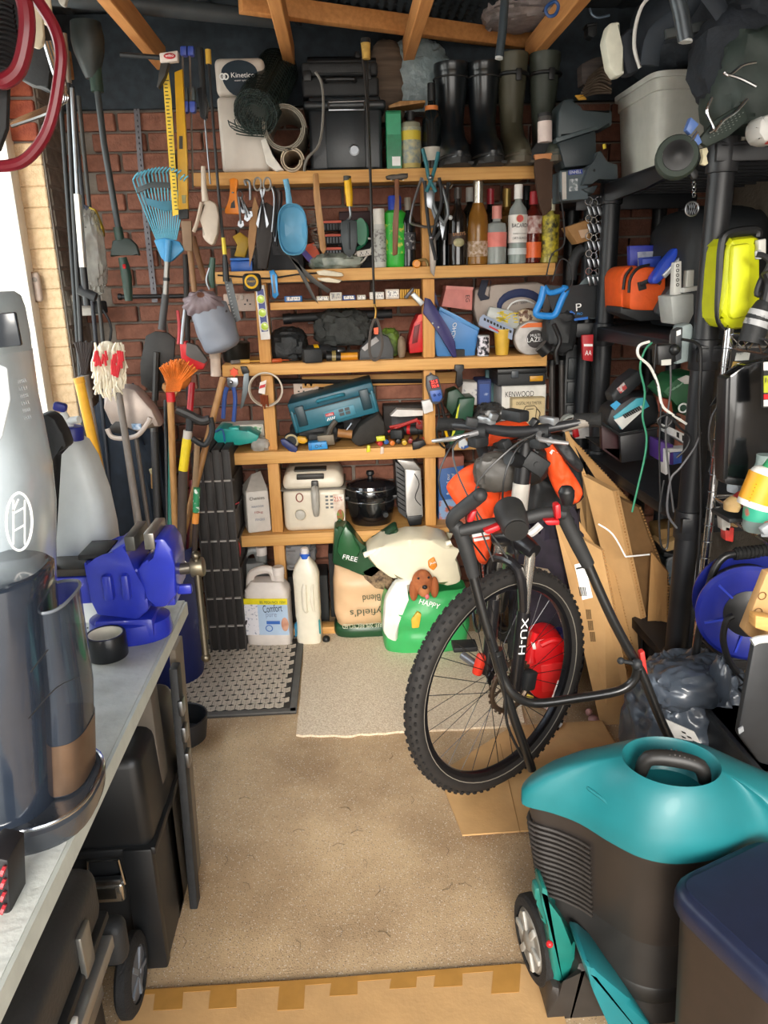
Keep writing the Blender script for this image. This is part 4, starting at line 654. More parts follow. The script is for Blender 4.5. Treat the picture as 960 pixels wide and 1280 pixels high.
t.p('dial',M(X).lathe([(.022,0),(.02,.012),(.014,.014),(0,.014)],(-w*.22,-.001,h*.3),(PI/2,0,0)),C('b9b4a9',.4)); t.p('dial_ring',M(X).tor((-w*.22,-.001,h*.3),.026,.003,(PI/2,0,0)),CRM); t.p('lamp_window',M(X).tor((-w*.22,-.001,h*.58),.014,.0025,(PI/2,0,0),sc=(1,1.3)),C('8a4a3a',.5))
m=M(X); [m.box((w*.2+(i%2)*.02,-.002,h*(.58-.06*(i//2))),(.012,.002,.008)) for i in range(8)]; t.p('icon',m,GRY); k=t.p('sticker',M(X).box((w*.38,-.001,h*.36),(w*.17,.003,h*.5)),C('e9e2d6',.5,ns=25,h2='c9b09a')); t.p('sticker_picture',M(X).sph((w*.4,-.003,h*.25),(.016,.002,.03),12,8),C('a03a1e',.5,ns=60,h2='5f8a3a'),k); t.txt('25%',X@Vector((w*.31,-.003,h*.5)),X@Vector((w*.44,-.003,h*.5)),.02,C('b5402a',.5),k); t.done()
t=T('slow_cooker','black oval slow cooker with chrome rims on the lower shelf','slow cooker'); a,b,zl,zh=pb(433,600,496,656,3.12); r=(b-a)/2; X=L(((a+b)/2,3.12+r*.85,S5)); h=zh-S5; GB=C('101012',.12,coat=.6)
t.p('base',M(X).lathe([(r*.8,0),(r*.84,.01),(r*.95,h*.35),(r*.97,h*.6)],n=36,sc=(1,.85)),GB); t.p('crock_rim',M(X).lathe([(r*.97,h*.6),(r*1.02,h*.62),(r*1.02,h*.72),(r*.98,h*.75)],n=36,sc=(1,.85)),GB)
for z in(h*.5,h*.75): t.p('chrome_rim',M(X).tor((0,0,z),r*(.97 if z<h*.6 else 1.0),.0035,n=36,sc=(1,.85)),CHR)
t.p('lid',M(X).lathe([(r*.99,h*.76),(r*.95,h*.82),(r*.6,h*.9),(r*.1,h*.93),(0,h*.93)],n=36,sc=(1,.85)),C('1a1a1e',.08,coat=1)); t.p('lid_knob',M(X).lathe([(.012,h*.92),(.01,h*.98),(.018,h*1.02),(.016,h*1.08),(0,h*1.09)]),BLK); t.p('dial',M(X).lathe([(.012,0),(.011,.012),(0,.012)],(r*.55,-r*.68,h*.25),(PI/2,0,0)),BLK2)
for s in(-1,1): t.p('side_handle',M(X).box((s*r*1.0,0,h*.55),(.03,.07,.02),bev=.006),BLK)
t.done()
t=T('fan_heater','silver and black panel heater standing end-on at right of lower shelf','heater'); m=M(Y=3.1)
t.p('front_frame',m.pg([(506,587),(526,588),(529,645),(524,655),(511,655),(508,640)],.03,.004),C('b3b0ac',.35,.4)); t.p('side_grille',M(Y=3.13).pg([(494,577),(507,586),(510,650),(498,640)],.2,.003),C('3f3f40',.5)); t.p('top_cap',M(Y=3.1).pg([(496,575),(518,577),(527,588),(506,587)],.18,.003),C('a5a29e',.35,.4)); m=M(Y=3.125); [m.pt([(496,584+i*6),(508,592+i*6)],.002,4,sm=1) for i in range(9)]; t.p('grille_bar',m,BLK); t.p('foot',M(Y=3.095).pg([(508,646),(528,644),(527,656),(512,658)],.06,.004),BLK); t.p('cable',M(Y=3.09).pt([(518,592),(524,605),(519,622),(526,632)],.002,5),BLK); t.done()
t=T('washing_powder_box','blue picture box of household product behind the orange sleeve','box'); t.p('body',M(Y=3.2).pg([(548,586),(580,580),(582,655),(548,658)],.1,.003),C('2f66b0',.5)); t.p('top_panel',M(Y=3.195).pg([(548,572),(580,570),(580,582),(548,587)],.1,.003),C('a86a5a',.6)); t.p('picture',M(Y=3.197).pg([(549,626),(580,622),(582,655),(549,657)],.003),C('8fb0d9',.5,ns=25,h2='c96a4a',lo=.5,hi=.6)); t.ptx('from all our',(562,618),(562,592),4,3.197,PRW,up=(-1,0,0)); t.ptx('Red wine tested',(568,618),(568,592),4,3.197,PRW,up=(-1,0,0)); t.done()
S('grey_cloth','folded grey cloth stored behind bottles below lower shelf','cloth',M().blob((at(372,700,3.25).x,3.25,.33),(.07,.08,.06),.2,3,.7,3).put([]),C('77777a',.8,ns=9,h2='a5a5a6'))
carton('dark_crate','dark plastic crate holding cloths below lower shelf','crate',348,712,410,770,3.22,.15,C('2a2c2c',.6),.0,flaps=False)
carton('dark_crate','dark plastic crate behind compost bag below lower shelf','crate',412,690,520,770,3.26,.15,C('202324',.6),.0,flaps=False)
# ---------------------------------------------------------------- bottles and bags on the floor
def jug(name,label,x0,y0,x1,y1,Y,d,mat,rz=0,lab=True):
    a,b,zl,zh=pb(x0,y0,x1,y1,Y); w=b-a; h=zh; X=L(((a+b)/2,Y+d/2,0),0,0,rz); t=T(name,label,'jug'); m=M(X)
    sec=lambda k,kx,z,dx=0:[Vector((dx+w*kx/2*math.copysign(abs(math.cos(i*PI/14))**.35,math.cos(i*PI/14)),d*k/2*math.copysign(abs(math.sin(i*PI/14))**.35,math.sin(i*PI/14)),z)) for i in range(28)]
    g=[[m.bm.verts.new(v) for v in sec(k,kx,z)] for k,kx,z in((.9,.92,0),(1,1,.012),(1,1,h*.16),(.97,.98,h*.18),(.97,.98,h*.62),(1,1,h*.64),(.96,.97,h*.72),(.6,.7,h*.82))]
    for A,B in zip(g,g[1:]):
        for i in range(28): m.bm.faces.new((A[i],A[(i+1)%28],B[(i+1)%28],B[i]))
    m.bm.faces.new(g[0]); m.bm.faces.new(g[-1]); m.put([v for r in g for v in r]); t.p('body',m,mat)
    t.p('handle',M(X).tube([(-w*.4,0,h*.7),(-w*.34,0,h*.88),(-w*.1,0,h*.945),(w*.12,0,h*.93),(w*.2,0,h*.8)],.018,10),mat)
    t.p('neck',M(X).cyl((w*.27,0,h*.8),(w*.27,0,h*.9),.024),mat); t.p('cap',M(X).lathe([(.026,h*.89),(.026,h*.97),(.022,h*.985),(0,h*.985)],(w*.27,0,0),n=18),C('e6dcd4',.45)); return t,X,w,h
JM=C('e2d8cf',.4,n=.04)
t,X,w,h=jug('softener_jug','large white softener jug with yellow band and pale blue label',305,713,362,791,2.98,.12,JM,-.12)
n_=X.to_3x3()@Vector((0,-1,0)); f=-.0605
t.p('label_panel',M(X).box((.0,f+.0005,h*.37),(w*.98,.003,h*.4)),C('b9cfe6',.5,n=.03)); t.p('white_side',M(X).box((-w*.33,f-.001,h*.37),(w*.3,.003,h*.4)),C('e9e6ea',.5,ns=90,h2='a0a4b5',lo=.58,hi=.66)); t.p('yellow_band',M(X).box((0,f-.0005,h*.605),(w*.985,.0035,h*.075)),C('efdc1a',.5)); 
t.txt('80L MEGA PACK 150W',X@Vector((-w*.12,f-.003,h*.585)),X@Vector((w*.46,f-.003,h*.585)),.012,C('4a6a4a',.5),nrm=n_); t.txt('Comfort',X@Vector((-w*.05,f-.003,h*.465)),X@Vector((w*.38,f-.003,h*.485)),.034,C('1d2a4a',.5),nrm=n_)
t.txt('pure',X@Vector((0,f-.003,h*.39)),X@Vector((w*.24,f-.003,h*.39)),.024,C('8a9ab5',.5),nrm=n_); t.p('blue_strip',M(X).box((w*.15,f-.002,h*.335),(w*.3,.003,h*.04)),C('3f6fc0',.5)); t.p('round_mark',M(X).tor((w*.05,f-.003,h*.26),.014,.002,(PI/2,0,0)),C('4a78c4',.5)); 
t.p('baby_picture',M(X).sph((w*.41,f-.001,h*.31),(.016,.003,.032),14,10),C('d9a58a',.6,ns=40,h2='c98a70')); t.done()
t,X,w,h=jug('grey_jug','grey translucent jug behind the white softener jug',299,688,336,775,3.14,.12,C('8a8c8a',.4,n=.06),.1); t.done()
t=T('detergent_bottle','tall cream detergent bottle with a blue collar and a white cap','bottle'); a,b,zl,zh=pb(367,690,399,792,2.97); w=b-a; h=zh; X=L(((a+b)/2,3.02,0),0,0,-.1); m=M(X); BM=C('ebe3cf',.35,n=.03)
rows=[(.9,.0),(1,.012),(1.02,.05),(.94,h*.25),(1,h*.3),(1,h*.62),(1.04,h*.74),(.86,h*.82),(.42,h*.9),(.36,h*.93),(.36,h*.95)]
g=[[m.bm.verts.new((w*k/2*math.copysign(abs(math.cos(i*PI/14))**.6,math.cos(i*PI/14)),.045*min(k,1)*math.copysign(abs(math.sin(i*PI/14))**.6,math.sin(i*PI/14)),z)) for i in range(28)] for k,z in rows]
for A,B in zip(g,g[1:]):
    for i in range(28): m.bm.faces.new((A[i],A[(i+1)%28],B[(i+1)%28],B[i]))
m.bm.faces.new(g[0]); m.put([v for r in g for v in r]); t.p('body',m,BM,ang=50); t.p('grip_bulge',M(X).tube([(.0,-.043,h*.66),(-.005,-.048,h*.6),(-.005,-.048,h*.42),(.002,-.043,h*.37)],[.008,.012,.012,.008],10),BM); t.p('grip_bulge',M(X).tube([(.03,-.04,h*.66),(.027,-.044,h*.5),(.03,-.04,h*.37)],[.006,.01,.006],10),BM)
t.p('blue_collar',M(X).lathe([(w*.2,h*.9),(w*.2,h*.945),(w*.17,h*.95)],n=20),C('2a5fc4',.4)); t.p('cap',M(X).lathe([(w*.16,h*.945),(w*.16,h*.99),(w*.13,h),(0,h)],n=20),C('e2dad6',.45)); t.p('teal_label',M(X).box((w*.44,-.02,h*.2),(.006,.05,.06),(0,0,.25),bev=.002),C('2a8f96',.5)); t.p('teal_label',M(X).box((-w*.46,-.02,h*.17),(.006,.05,.06),(0,0,-.2),bev=.002),C('2a7fa6',.5)); t.done()
# compost sack
t=T('compost_bag','upright beige compost bag with green printed top and upside-down lettering','bag'); a,b,zl,zh=pb(416,700,497,793,2.99); w=b-a; cx=(a+b)/2; Yc=3.1
def sack(cx,Yc,w,d,z0,z1,amp,seed,nu=40,nv=24,top=.15):
    m=M(); 
    def f(u,v):
        a=2*PI*u; z=z0+(z1-z0)*v; k=1-.08*(2*v-1)**2; dk=(1-top)*math.sqrt(max(0,1-(abs(2*v-.9)/1.12)**3))+top if True else 1
        p=Vector((cx+w/2*k*math.copysign(abs(math.cos(a))**.5,math.cos(a)),Yc+d/2*dk*math.copysign(abs(math.sin(a))**.6,math.sin(a)),z)); q=noise.noise(Vector((p.x*14,p.z*14,seed)))
        return p+Vector((amp*q*.6,amp*q*1.2,amp*noise.noise(Vector((p.x*9,seed,p.z*9)))*(v*(1-v)*4)))
    m.sheet(f,nu,nv); bmesh.ops.remove_doubles(m.bm,verts=m.bm.verts[:],dist=1e-5); return m
zt=at(455,720,2.99).z; GBG=C('20482c',.35,n=.15,ns=12)
t.p('lower_sack',sack(cx,Yc,w,.17,.055,zt+.02,.012,3),C('d9b48c',.45,n=.06,ns=10)); t.p('green_base',sack(cx,Yc,w*1.02,.175,0,.065,.006,5,40,6,.6),GBG)
t.p('green_top',M(Y=2.985).pg([(418,658),(424,662),(434,657),(448,676),(456,690),(472,676),(496,658),(498,664),(496,690),(480,704),(466,726),(440,714),(415,706)],.1,.014),GBG)
t.p('tied_ear',M(Y=2.97).pg([(432,655),(440,668),(452,688),(446,700),(430,704),(420,690),(424,672)],.06,.016),C('2a5a36',.3,n=.15,ns=14)); t.p('tied_ear',M(Y=2.97).pg([(450,690),(468,680),(498,660),(498,672),(480,690),(462,700)],.06,.014),C('1b4026',.3,n=.15,ns=14))
t.p('soil_picture',M(Y=2.985).pg([(452,714),(466,706),(484,712),(492,726),(484,738),(470,736),(456,724)],.05,.006),C('4a3a2c',.7,ns=60,h2='9a8062'))
tx=[("yfield's",(476,756),(437,759),12),('Blend',(475,741),(453,743),9)]
for s_,p,q,hp in tx: t.ptx(s_,p,q,hp,3.0,C('3f4a36',.5),off=.012)
t.ptx('PEAT FREE 20% RECYCLED',(494,776),(428,779),6,2.99,C('c9cdb4',.5),off=.012); t.ptx('Quality',(476,688),(494,676),6,2.96,PRW,off=.004); t.ptx('FREE',(428,698),(446,702),6,2.96,PRW,off=.004); t.done()
# dog food bag
t=T('dog_food_bag','green and white dog food bag with a spaniel picture beside the bicycle wheel','bag'); a,b,zl,zh=pb(477,690,590,810,2.85); cx=(a+b)/2; w=b-a
t.p('sack',sack(cx,2.95,w,.24,0,.27,.02,8,48,26,.5),C('3fae62',.35,n=.08,ns=6)); 
m=M(Y=2.83); t.p('white_panel',m.pg([(478,790),(481,750),(494,728),(520,724),(505,748),(500,776),(497,806),(484,800)],.06,.02),C('e6e6dc',.4))
t.p('white_top',M(Y=2.85).pg([(455,694),(478,684),(512,674),(538,676),(564,678),(566,690),(574,704),(580,730),(560,736),(520,722),(490,727),(470,712)],.2,.03),C('e9e0c4',.35,n=.06,ns=9)); t.p('open_rim',M(Y=2.87).pt([(455,694),(475,688),(495,692),(520,680),(545,684),(564,678)],.012,8),C('f1ead6',.35))
k=t.p('dog_head',M().sph(at(528,728,2.8),(.043,.03,.055),18,14),C('b0673a',.8,ns=30,h2='8a4a26')); t.p('dog_muzzle',M().sph(at(530,738,2.775),(.024,.022,.028),14,10),C('b97446',.8,ns=30),k); t.p('dog_nose',M().sph(at(531,734,2.752),(.011,.008,.009),10,8),BLK,k); t.p('dog_tongue',M().sph(at(534,746,2.757),(.009,.006,.011),10,8),C('d06a70',.5),k)
for s,e in((517,738),(543,734)): t.p('dog_ear',M().sph(at(s,e,2.8),(.018,.022,.045),12,10),C('a05a30',.8,ns=30),k)
for q in((523,723),(536,722)): t.p('dog_eye',M().sph(at(*q,2.771),.005,8,6),BLK,k)
t.p('orange_emblem',M(Y=2.835).pg([(535,702),(543,697),(547,708),(542,714),(536,710)],.02,.006),C('e08a2a',.5)); t.ptx('HAPPY',(523,753),(548,760),7,2.8,PRW,off=.012); t.ptx('Jus',(537,706),(545,704),4,2.83,PRW,off=.006); t.p('yellow_patch',M(Y=2.82).pg([(514,775),(522,765),(527,768),(524,785),(515,786)],.02,.005),C('e0b03a',.5)); t.p('brown_oval',M(Y=2.815).pg([(543,780),(560,772),(578,768),(582,776),(565,785),(548,795)],.03,.008),C('9a5a34',.6,ns=40,h2='6a3a20')); t.done()
# ---------------------------------------------------------------- left wall and corner tools
t=T('hanging_hoop','dark red tubular hoop with a black ribbed centre hanging at top left','hoop'); RT=C('7d1526',.35,n=.05,coat=.3)
t.p('loop',M(Y=1.7).pt([(36,-14),(52,8),(68,35),(76,66),(73,105),(64,150),(50,180),(28,202),(0,208),(-30,206),(-48,190)],.0115,10),RT); t.p('inner_ring',M(Y=1.66).pt([(8,-24),(28,-5),(34,35),(26,80),(12,98),(-4,100),(-30,80),(-38,30),(-24,-10)],.015,10,True),RT)
m=M(Y=1.685); [m.pt([(-20,8+i*6.2),(2,2+i*6.2),(22-abs(i-6)*.9,8+i*6.2)],.0038,6) for i in range(14)]; t.p('rib',m,BLK,kind='stuff'); t.p('backing',M(Y=1.69).pg([(-25,-8),(20,-5),(27,30),(20,80),(4,94),(-25,80)],.01,.003),C('15181a',.6)); t.p('black_panel',M(Y=1.71).pg([(-30,96),(10,98),(8,160),(-2,188),(-30,200)],.02,.006),BLK2); t.done()
t=T('bent_rods','bunch of bent silver metal rods behind the red hoop','rods')
for i in range(4): t.p('rod',M(Y=2.1+.02*i).pt([(56+i*4,52),(66+i*4,85),(75+i*2,112),(74+i*3,128-i),(62,140-i*2),(14,157-i)],.006,8),CHR)
t.done()
for i,(p,lb) in enumerate(((( [(33,0),(52,-2),(54,45),(54,56),(47,61),(40,58),(36,45)]),'cream paddle hanging beside red hoop, nearer of the two'),([(50,-4),(62,-4),(65,24),(62,31),(55,31),(52,24)],'cream paddle hanging beside red hoop, shorter one behind'))):
    S('paddle',lb,'paddle',M(Y=1.9+.06*i).pg(p,.012,.004),C('ddd0b4',.5),'cream paddles by the red hoop')
S('black_bracket_box','black box shape hanging under the short rafter at top left','box',M(Y=2.3).pg([(34,12),(52,16),(62,88),(60,112),(46,104),(24,100)],.08,.006),BLK2)
def pole(nm,lb,cat,Y,*segs,grp=None):
    t=T(nm,lb,cat,grp)
    for pn,pts,r,mt in segs: t.p(pn,M(Y=Y).pt(pts,r,12,sm=1),mt)
    return t.done()
pole('extension_pole','silver-gripped long black pole leaning in left corner','pole',2.92,('grip',[(79,42),(85,104)],.013,C('9a948c',.35,.7)),('tube',[(85,104),(91,240),(104,470),(112,640)],.009,BLK))
pole('sprayer_lance','bright silver tube with black nozzle hanging down the left corner','lance',2.85,('thin_tube',[(90,110),(97,243)],.007,STL),('thick_tube',[(97,243),(104,334)],.013,C('c9c4bc',.3,.8)),('nozzle',[(104,334),(109,382)],.012,BLK),('nozzle_block',[(98,362),(120,372)],.017,BLK2))
for i,(a,b,c_,d) in enumerate(((74,100,112,640),(90,108,140,640),(98,120,150,640))): pole('garden_cane',('leftmost','middle','rightmost')[i]+' of three thin dark canes hanging in left corner','cane',3.05+.06*i,('cane',[(a,b),(c_,d)],.008,C(('24282a','2c2f36','43423f')[i],.5)),('ferrule',[(c_-1,d-12),(c_,d)],.0105,BLK),grp='canes in the left corner')
t=T('grass_trimmer','long-shafted grass trimmer with green head hanging upside down in corner','trimmer'); G2=C('243c32',.45,n=.1)
t.p('guard',M(L(at(112,70,3.0))).lathe([(.0,.07),(.05,.07),(.055,.02),(.05,-.02),(.03,-.08),(.022,-.1)],(0,0,.03)),C('2a302f',.5,n=.1)); t.p('motor_sleeve',M(Y=3.0).pt([(118,80),(122,115)],.022,12),G2); t.p('shaft',M(Y=3.0).pt([(122,115),(130,180),(148,286)],.0115,12,sm=1),C('2e3436',.4)); t.p('collar',M(Y=3.0).pt([(147,284),(150,300)],.017,12),G2)
t.p('handle_guard',M(Y=2.99).pg([(140,301),(150,297),(162,298),(170,306),(174,320),(166,317),(150,319),(137,321),(139,311)],.03,.005),C('22302b',.45)); t.p('lower_grip',M(Y=3.0).pt([(153,322),(158,345),(161,376)],[.016,.02,.014],12),G2); t.p('red_button',M(Y=2.97).pt([(154,333),(157,333)],.008,8),RED); t.done()
S('plastic_bag','clear crinkled plastic bag hanging in the left corner','bag',M().blob(at(115,315,2.98),(.04,.03,.12),.2,4,.8,2,40,26,False).put([]),C('a8a49c',.2,tr=.55,n=.15))
t=T('hand_brush','yellow and black hand brush hanging in left corner','brush'); t.p('back',M(Y=3.1).pg([(110,258),(118,261),(128,285),(129,296),(118,285)],.03,.004),C('b59a1f',.5)); t.p('bristles',M(Y=3.1).pg([(104,255),(111,259),(122,292),(116,284)],.03,.003),C('2a2c3c',.7)); t.done()
t=T('wall_socket','white outdoor wall socket with black plugs in the left corner','socket'); c=at(118,380,3.4); X=L((XL+.06,3.28,c.z),0,0,.7); t.p('box',M(X).box((0,0,0),(.11,.06,.085),bev=.008),C('d8d3ca',.4)); t.p('cover',M(X).box((0,-.035,.02),(.1,.02,.06),(-.2,0,0),bev=.006),C('c9c4bc',.4)); t.p('plug',M(X).box((.03,-.055,-.01),(.045,.05,.05),bev=.008),BLK); t.p('plug',M(X).box((-.03,-.055,.02),(.045,.05,.045),bev=.008),BLK); t.p('lead',M(X).tube([(.03,-.08,-.02),(.05,-.09,-.1),(.02,-.06,-.25),(.06,-.05,-.4)],.005,6),BLK); t.done()
t=T('perforated_strip','grey perforated metal strip fixed on back wall in the corner','metal strip'); m=M(Y=3.43).pg([(166,121),(173,121),(181,230),(197,378),(190,378),(174,230)],.006); t.p('strip',m,C('77757a',.4,.7)); m=M(Y=3.427); [m.pt([(170+ (i*.55 if i<16 else 9+(i-16)*.75),130+i*7),(170.4+(i*.55 if i<16 else 9+(i-16)*.75),130+i*7)],.005,6,sm=1) for i in range(34)]; t.p('hole',m,PRN,kind='stuff'); t.done()
pole('wall_pole','thin black pole fixed level across the bricks behind the rake','pole',3.4,('tube',[(150,371),(232,370)],.009,BLK),('end_knob',[(148,371),(152,371)],.013,BLK))
t=T('leaf_rake','light blue fan leaf rake hanging tines-up in the left corner','rake'); RB=C('5aa9c0',.35,n=.04); m=M(Y=2.98)
for i in range(15):
    u=i/14; x0=170+62*u; y0=214-7*math.sin(u*PI)+ (0 if u<.9 else 4); m.pt([(x0+3,y0+2,-.06),(x0-2,y0+8,-.02),(x0-1+u,y0+20),(196+u*24,300)],.0029,5)
t.p('tine',m,RB); t.p('spreader_band',M(Y=2.97).pg([(170,235),(190,227),(212,228),(221,231),(222,237),(206,234),(188,234),(171,242)],.008,.001),C('41484a',.5)); t.p('inner_band',M(Y=2.975).pg([(180,246),(200,252),(222,250),(222,262),(206,264),(184,256)],.004,.001),C('2f6f86',.5))
t.p('hub',M(Y=2.965).pg([(192,300),(206,297),(224,302),(230,312),(216,325),(208,329),(201,322)],.03,.004),C('3f93c4',.4)); t.p('socket',M(Y=2.955).pt([(211,300),(209,327)],.013,12),C('3a86b5',.4)); t.p('ferrule',M(Y=2.97).pt([(209,326),(207,368)],.011,12,sm=1),C('8a8782',.35,.7)); t.p('band',M(Y=2.97).pt([(208,347),(208,351)],.013,12),BLK); t.p('pole',M(Y=2.97).pt([(207,368),(202,412)],.014,12,sm=1),C('3b3a3a',.5)); t.done()
t=T('yellow_level','long yellow boxed spirit level hanging beside the yellow rule','spirit level'); t.p('body',M(Y=2.96).pg([(218,90),(228,86),(234,200),(235,271),(223,272),(222,200)],.02,.002),C('d9a520',.45)); t.p('vial_window',M(Y=2.955).pg([(224,170),(228,170),(228,186),(224,186)],.01),C('332f22',.4)); t.p('end_cap',M(Y=2.957).pg([(223,262),(235,261),(235,273),(223,274)],.024,.002),BLK2); t.p('vial_window',M(Y=2.955).pg([(227,244),(232,244),(232,254),(228,254)],.01),C('8a8a5a',.3)); t.done()
t=T('yellow_rule','long bright yellow measuring rule hanging on left of shelving','rule'); t.p('blade',M(Y=2.94).pg([(203,90),(210,84),(214,120),(223,268),(216,270)],.004),C('e9c53a',.45)); m=M(Y=2.937); [m.pg([(205+i*.38,100+i*4.6),(209+i*.36+(2 if i%5==0 else 0),100+i*4.6),(209+i*.36+(2 if i%5==0 else 0),101.2+i*4.6),(205+i*.38,101.2+i*4.6)],.001) for i in range(36)]; t.p('tick_marks',m,C('3a3420',.5),kind='stuff'); t.done()
S('wood_wedge','short worn timber block hanging under the yellow level','block',M(Y=2.97).pg([(226,276),(239,276),(240,314),(229,313)],.02,.002),C('8a7058',.7))
t=T('red_label_clamp','cream clamp head with a red oval label hanging from rafter','clamp'); t.p('head',M(Y=2.9).pg([(199,66),(222,63),(222,76),(200,78)],.03,.003),C('d9cdc4',.4)); k=t.p('oval_label',M().sph(at(212,70,2.897),(.02,.003,.009),16,8),C('b52f34',.4)); t.ptx('wilko',(207,71.5),(217,71),3,2.893,PRW,k,off=.003); t.p('bar',M(Y=2.92).pt([(150,68),(200,72)],.008,8),BLK2); t.p('trigger',M(Y=2.91).pg([(200,78),(212,78),(206,95),(198,110),(195,108),(200,92)],.03,.004),C('33322f',.5)); t.done()
for i,x in enumerate((229,238)):
    t=T('bar_clamp',('left','right')[i]+' one of two blue-tipped bar clamps hanging beside the yellow level','bar clamp','blue-tipped bar clamps'); Y=2.98; BT=C('3b50a8',.4)
    t.p('bar',M(Y=Y).pt([(x-1,58),(x+1,140),(x+3,236)],.0035,6,sm=1),STL); t.p('blue_jaw',M(Y=Y-.01).pg([(x-4,57),(x+4,57),(x+4,69),(x-4,69)],.03,.004),BT); t.p('blue_jaw',M(Y=Y-.01).pg([(x-2,126),(x+6,126),(x+6,139),(x+3,141),(x-1,140)],.03,.004),BT); t.p('grip',M(Y=Y).pg([(x-3,108),(x+5,108),(x+6,126),(x-2,126)],.03,.004),C('3a4446',.5)); t.done()
t=T('caulking_gun','black caulking gun hanging behind clamps at top left','caulking gun'); t.p('frame',M(Y=3.05).pt([(250,60),(253,100),(256,148)],.011,8),BLK2); t.p('handle',M(Y=3.04).pg([(246,110),(254,108),(260,130),(257,150),(250,146)],.03,.004),BLK); t.p('rod',M(Y=3.05).pt([(256,148),(263,230)],.003,6),STL); t.done()
t=T('fishing_rod','thin black rod with a yellow tip hanging left of the softener cabinet','rod'); t.p('yellow_tip',M(Y=2.98).pt([(260,62),(261,80)],.01,10),C('c9a03a',.5)); t.p('rod',M(Y=2.98).pt([(261,80),(267,160),(274,250),(281,320),(284,352)],[.005,.005,.0055,.006,.006],8),C('1f1f20',.35)); t.p('yellow_collar',M(Y=2.97).pt([(279,297),(281,318)],[.007,.008],8),C('d9c23a',.5)); t.p('grip',M(Y=2.97).pt([(281,320),(283,352)],[.009,.013],10),BLK); t.done()
t=T('steel_rule','dark steel rule hanging below the rod tip over the socket','rule'); t.p('blade',M(Y=3.02).pg([(280,350),(289,347),(301,400),(292,404)],.003),C('4f5254',.4,.8)); m=M(Y=3.018); [m.pg([(282+i*.95,352+i*4),(284+i*.95,351.6+i*4),(284+i*.95,352.2+i*4),(282+i*.95,352.6+i*4)],.001) for i in range(12)]; t.p('tick_marks',m,LGR); t.done()
t=T('cream_scoop','cream plastic hand scoop hanging left of the shelf clamps','scoop'); CB=C('cdbfae',.45,n=.05); t.p('handle',M(Y=2.97).pt([(254,208),(255,235),(257,252)],[.008,.01,.013],10),CB); t.p('bowl',M(Y=2.96).pg([(252,252),(262,249),(270,254),(274,270),(272,292),(266,308),(258,303),(252,296),(254,275)],.05,.012),CB); t.p('lip',M(Y=2.957).pt([(252,253),(247,276),(242,290)],.007),C('bba995',.5)); t.done()
for i,(pts,lb,cl_) in enumerate((([(236,300),(244,370),(252,420)],'worn wooden handle hanging below the timber block','9a7350'),([(241,296),(250,330),(256,350)],'second wooden handle crossing behind the fishing rod','8a6240'),([(232,318),(234,400),(236,500)],'dark vertical handle behind the drawstring bag','2c2826'))): S('tool_stick',lb,'stick',M(Y=3.1+.03*i).pt(pts,.011,10),C(cl_,.6))
t=T('hose_gun','dark green and silver hose nozzle hanging above drawstring bag','hose nozzle'); t.p('body',M(Y=2.98).pt([(266,322),(264,345),(266,360)],[.01,.014,.008],10),C('2b4a3c',.4)); t.p('trigger',M(Y=2.97).pt([(262,335),(258,350),(262,362)],.004),STL); t.done()
t=T('drawstring_bag','grey drawstring bag hanging from the left end of the shelves','bag'); c=at(268,415,2.96); gb=C('7c818c',.5,n=.12,ns=6)
m=M(); A=at(258,378,2.96); B=at(281,440,2.96); ax=(B-A)
def dsb(u,v):
    a=2*PI*u; r=(.062 if v>.05 else .05)*(1-.12*(2*v-1)**2)*(1 if v<.86 else max(.02,math.sqrt(max(0,1-((v-.86)/.14)**2)))); p=A+ax*(v*1.0); k=1+.05*noise.noise(Vector((math.cos(a)*2,math.sin(a)*2,v*5)))
    return p+Vector((math.cos(a)*r*k*1.15,math.sin(a)*r*k,math.sin(a)*.0+math.cos(a)*r*.35))
m.sheet(dsb,36,20); t.p('body',m,gb,ang=70)
m=M(); 
def dst(u,v):
    a=2*PI*u; f=1+.07*math.sin(a*11+v*3); r=(.012+.052*v)*f; p=A+Vector((-.008,-.03-.03*(1-v),.028-.035*v)); return p+Vector((math.cos(a)*r*1.15,-.02*math.sin(v*PI),math.sin(a)*r*.8))
m.sheet(dst,66,8); t.p('gathered_mouth',m,C('77686c',.55,n=.1),ang=70); t.p('cord',M(Y=2.93).pt([(243,400),(256,404),(272,398),(284,388)],.004),C('3a3436',.6)); t.done()
# tools standing in the corner, from left to right (feet behind the bench)
TUB=Vector((-.745,2.78,.05))
def lean(nm,lb,cat,top,bot,r,mt,extra=(),grp=None,pn='handle'):
    """straight handle between a top pixel (x,y,Y) and a floor pixel column (x,Y)"""
    t=T(nm,lb,cat,grp); A=at(top[0],top[1],top[2]); B=at(bot[0],bot[1],bot[2]); B=B+(B-A)*((B.z-.01)/(A.z-B.z)); B=TUB+Vector(((bot[0]-206)*.0022,0,0)) if bot[0]>120 and nm!='wooden_pole' else B; t.p(pn,M().tube([A,B],r,12,sm=1),mt)
    for e in extra: t.p(*e)
    return t.done()
m=M(Y=2.8); [m.pt([(104+random.uniform(-4,4),468),(95+i*1.1+random.uniform(-1,1),432+random.uniform(-4,5)),(93+i*1.25,428)],.0028,4) for i in range(20)]
lean('broom','dark-bristled yard brush standing upside down behind the yellow pole','broom',(107,478,2.8),(146,640,2.72),.012,C('8a8178',.5),(('bristle',m,C('3a3230',.7),None,None,35,'stuff'),('ferrule',M(Y=2.8).pt([(104,470),(111,498)],[.022,.016],14),C('7d746c',.5))))
lean('yellow_pole','thick yellow pole leaning in the corner beside white jerrycan','pole',(99,476,2.66),(158,668,2.55),.017,C('d9a02a',.45),(('end_cap',M(Y=2.66).pt([(98,472),(100,479)],.0185,12),C('c48d20',.5)),))
m=M(Y=2.62)
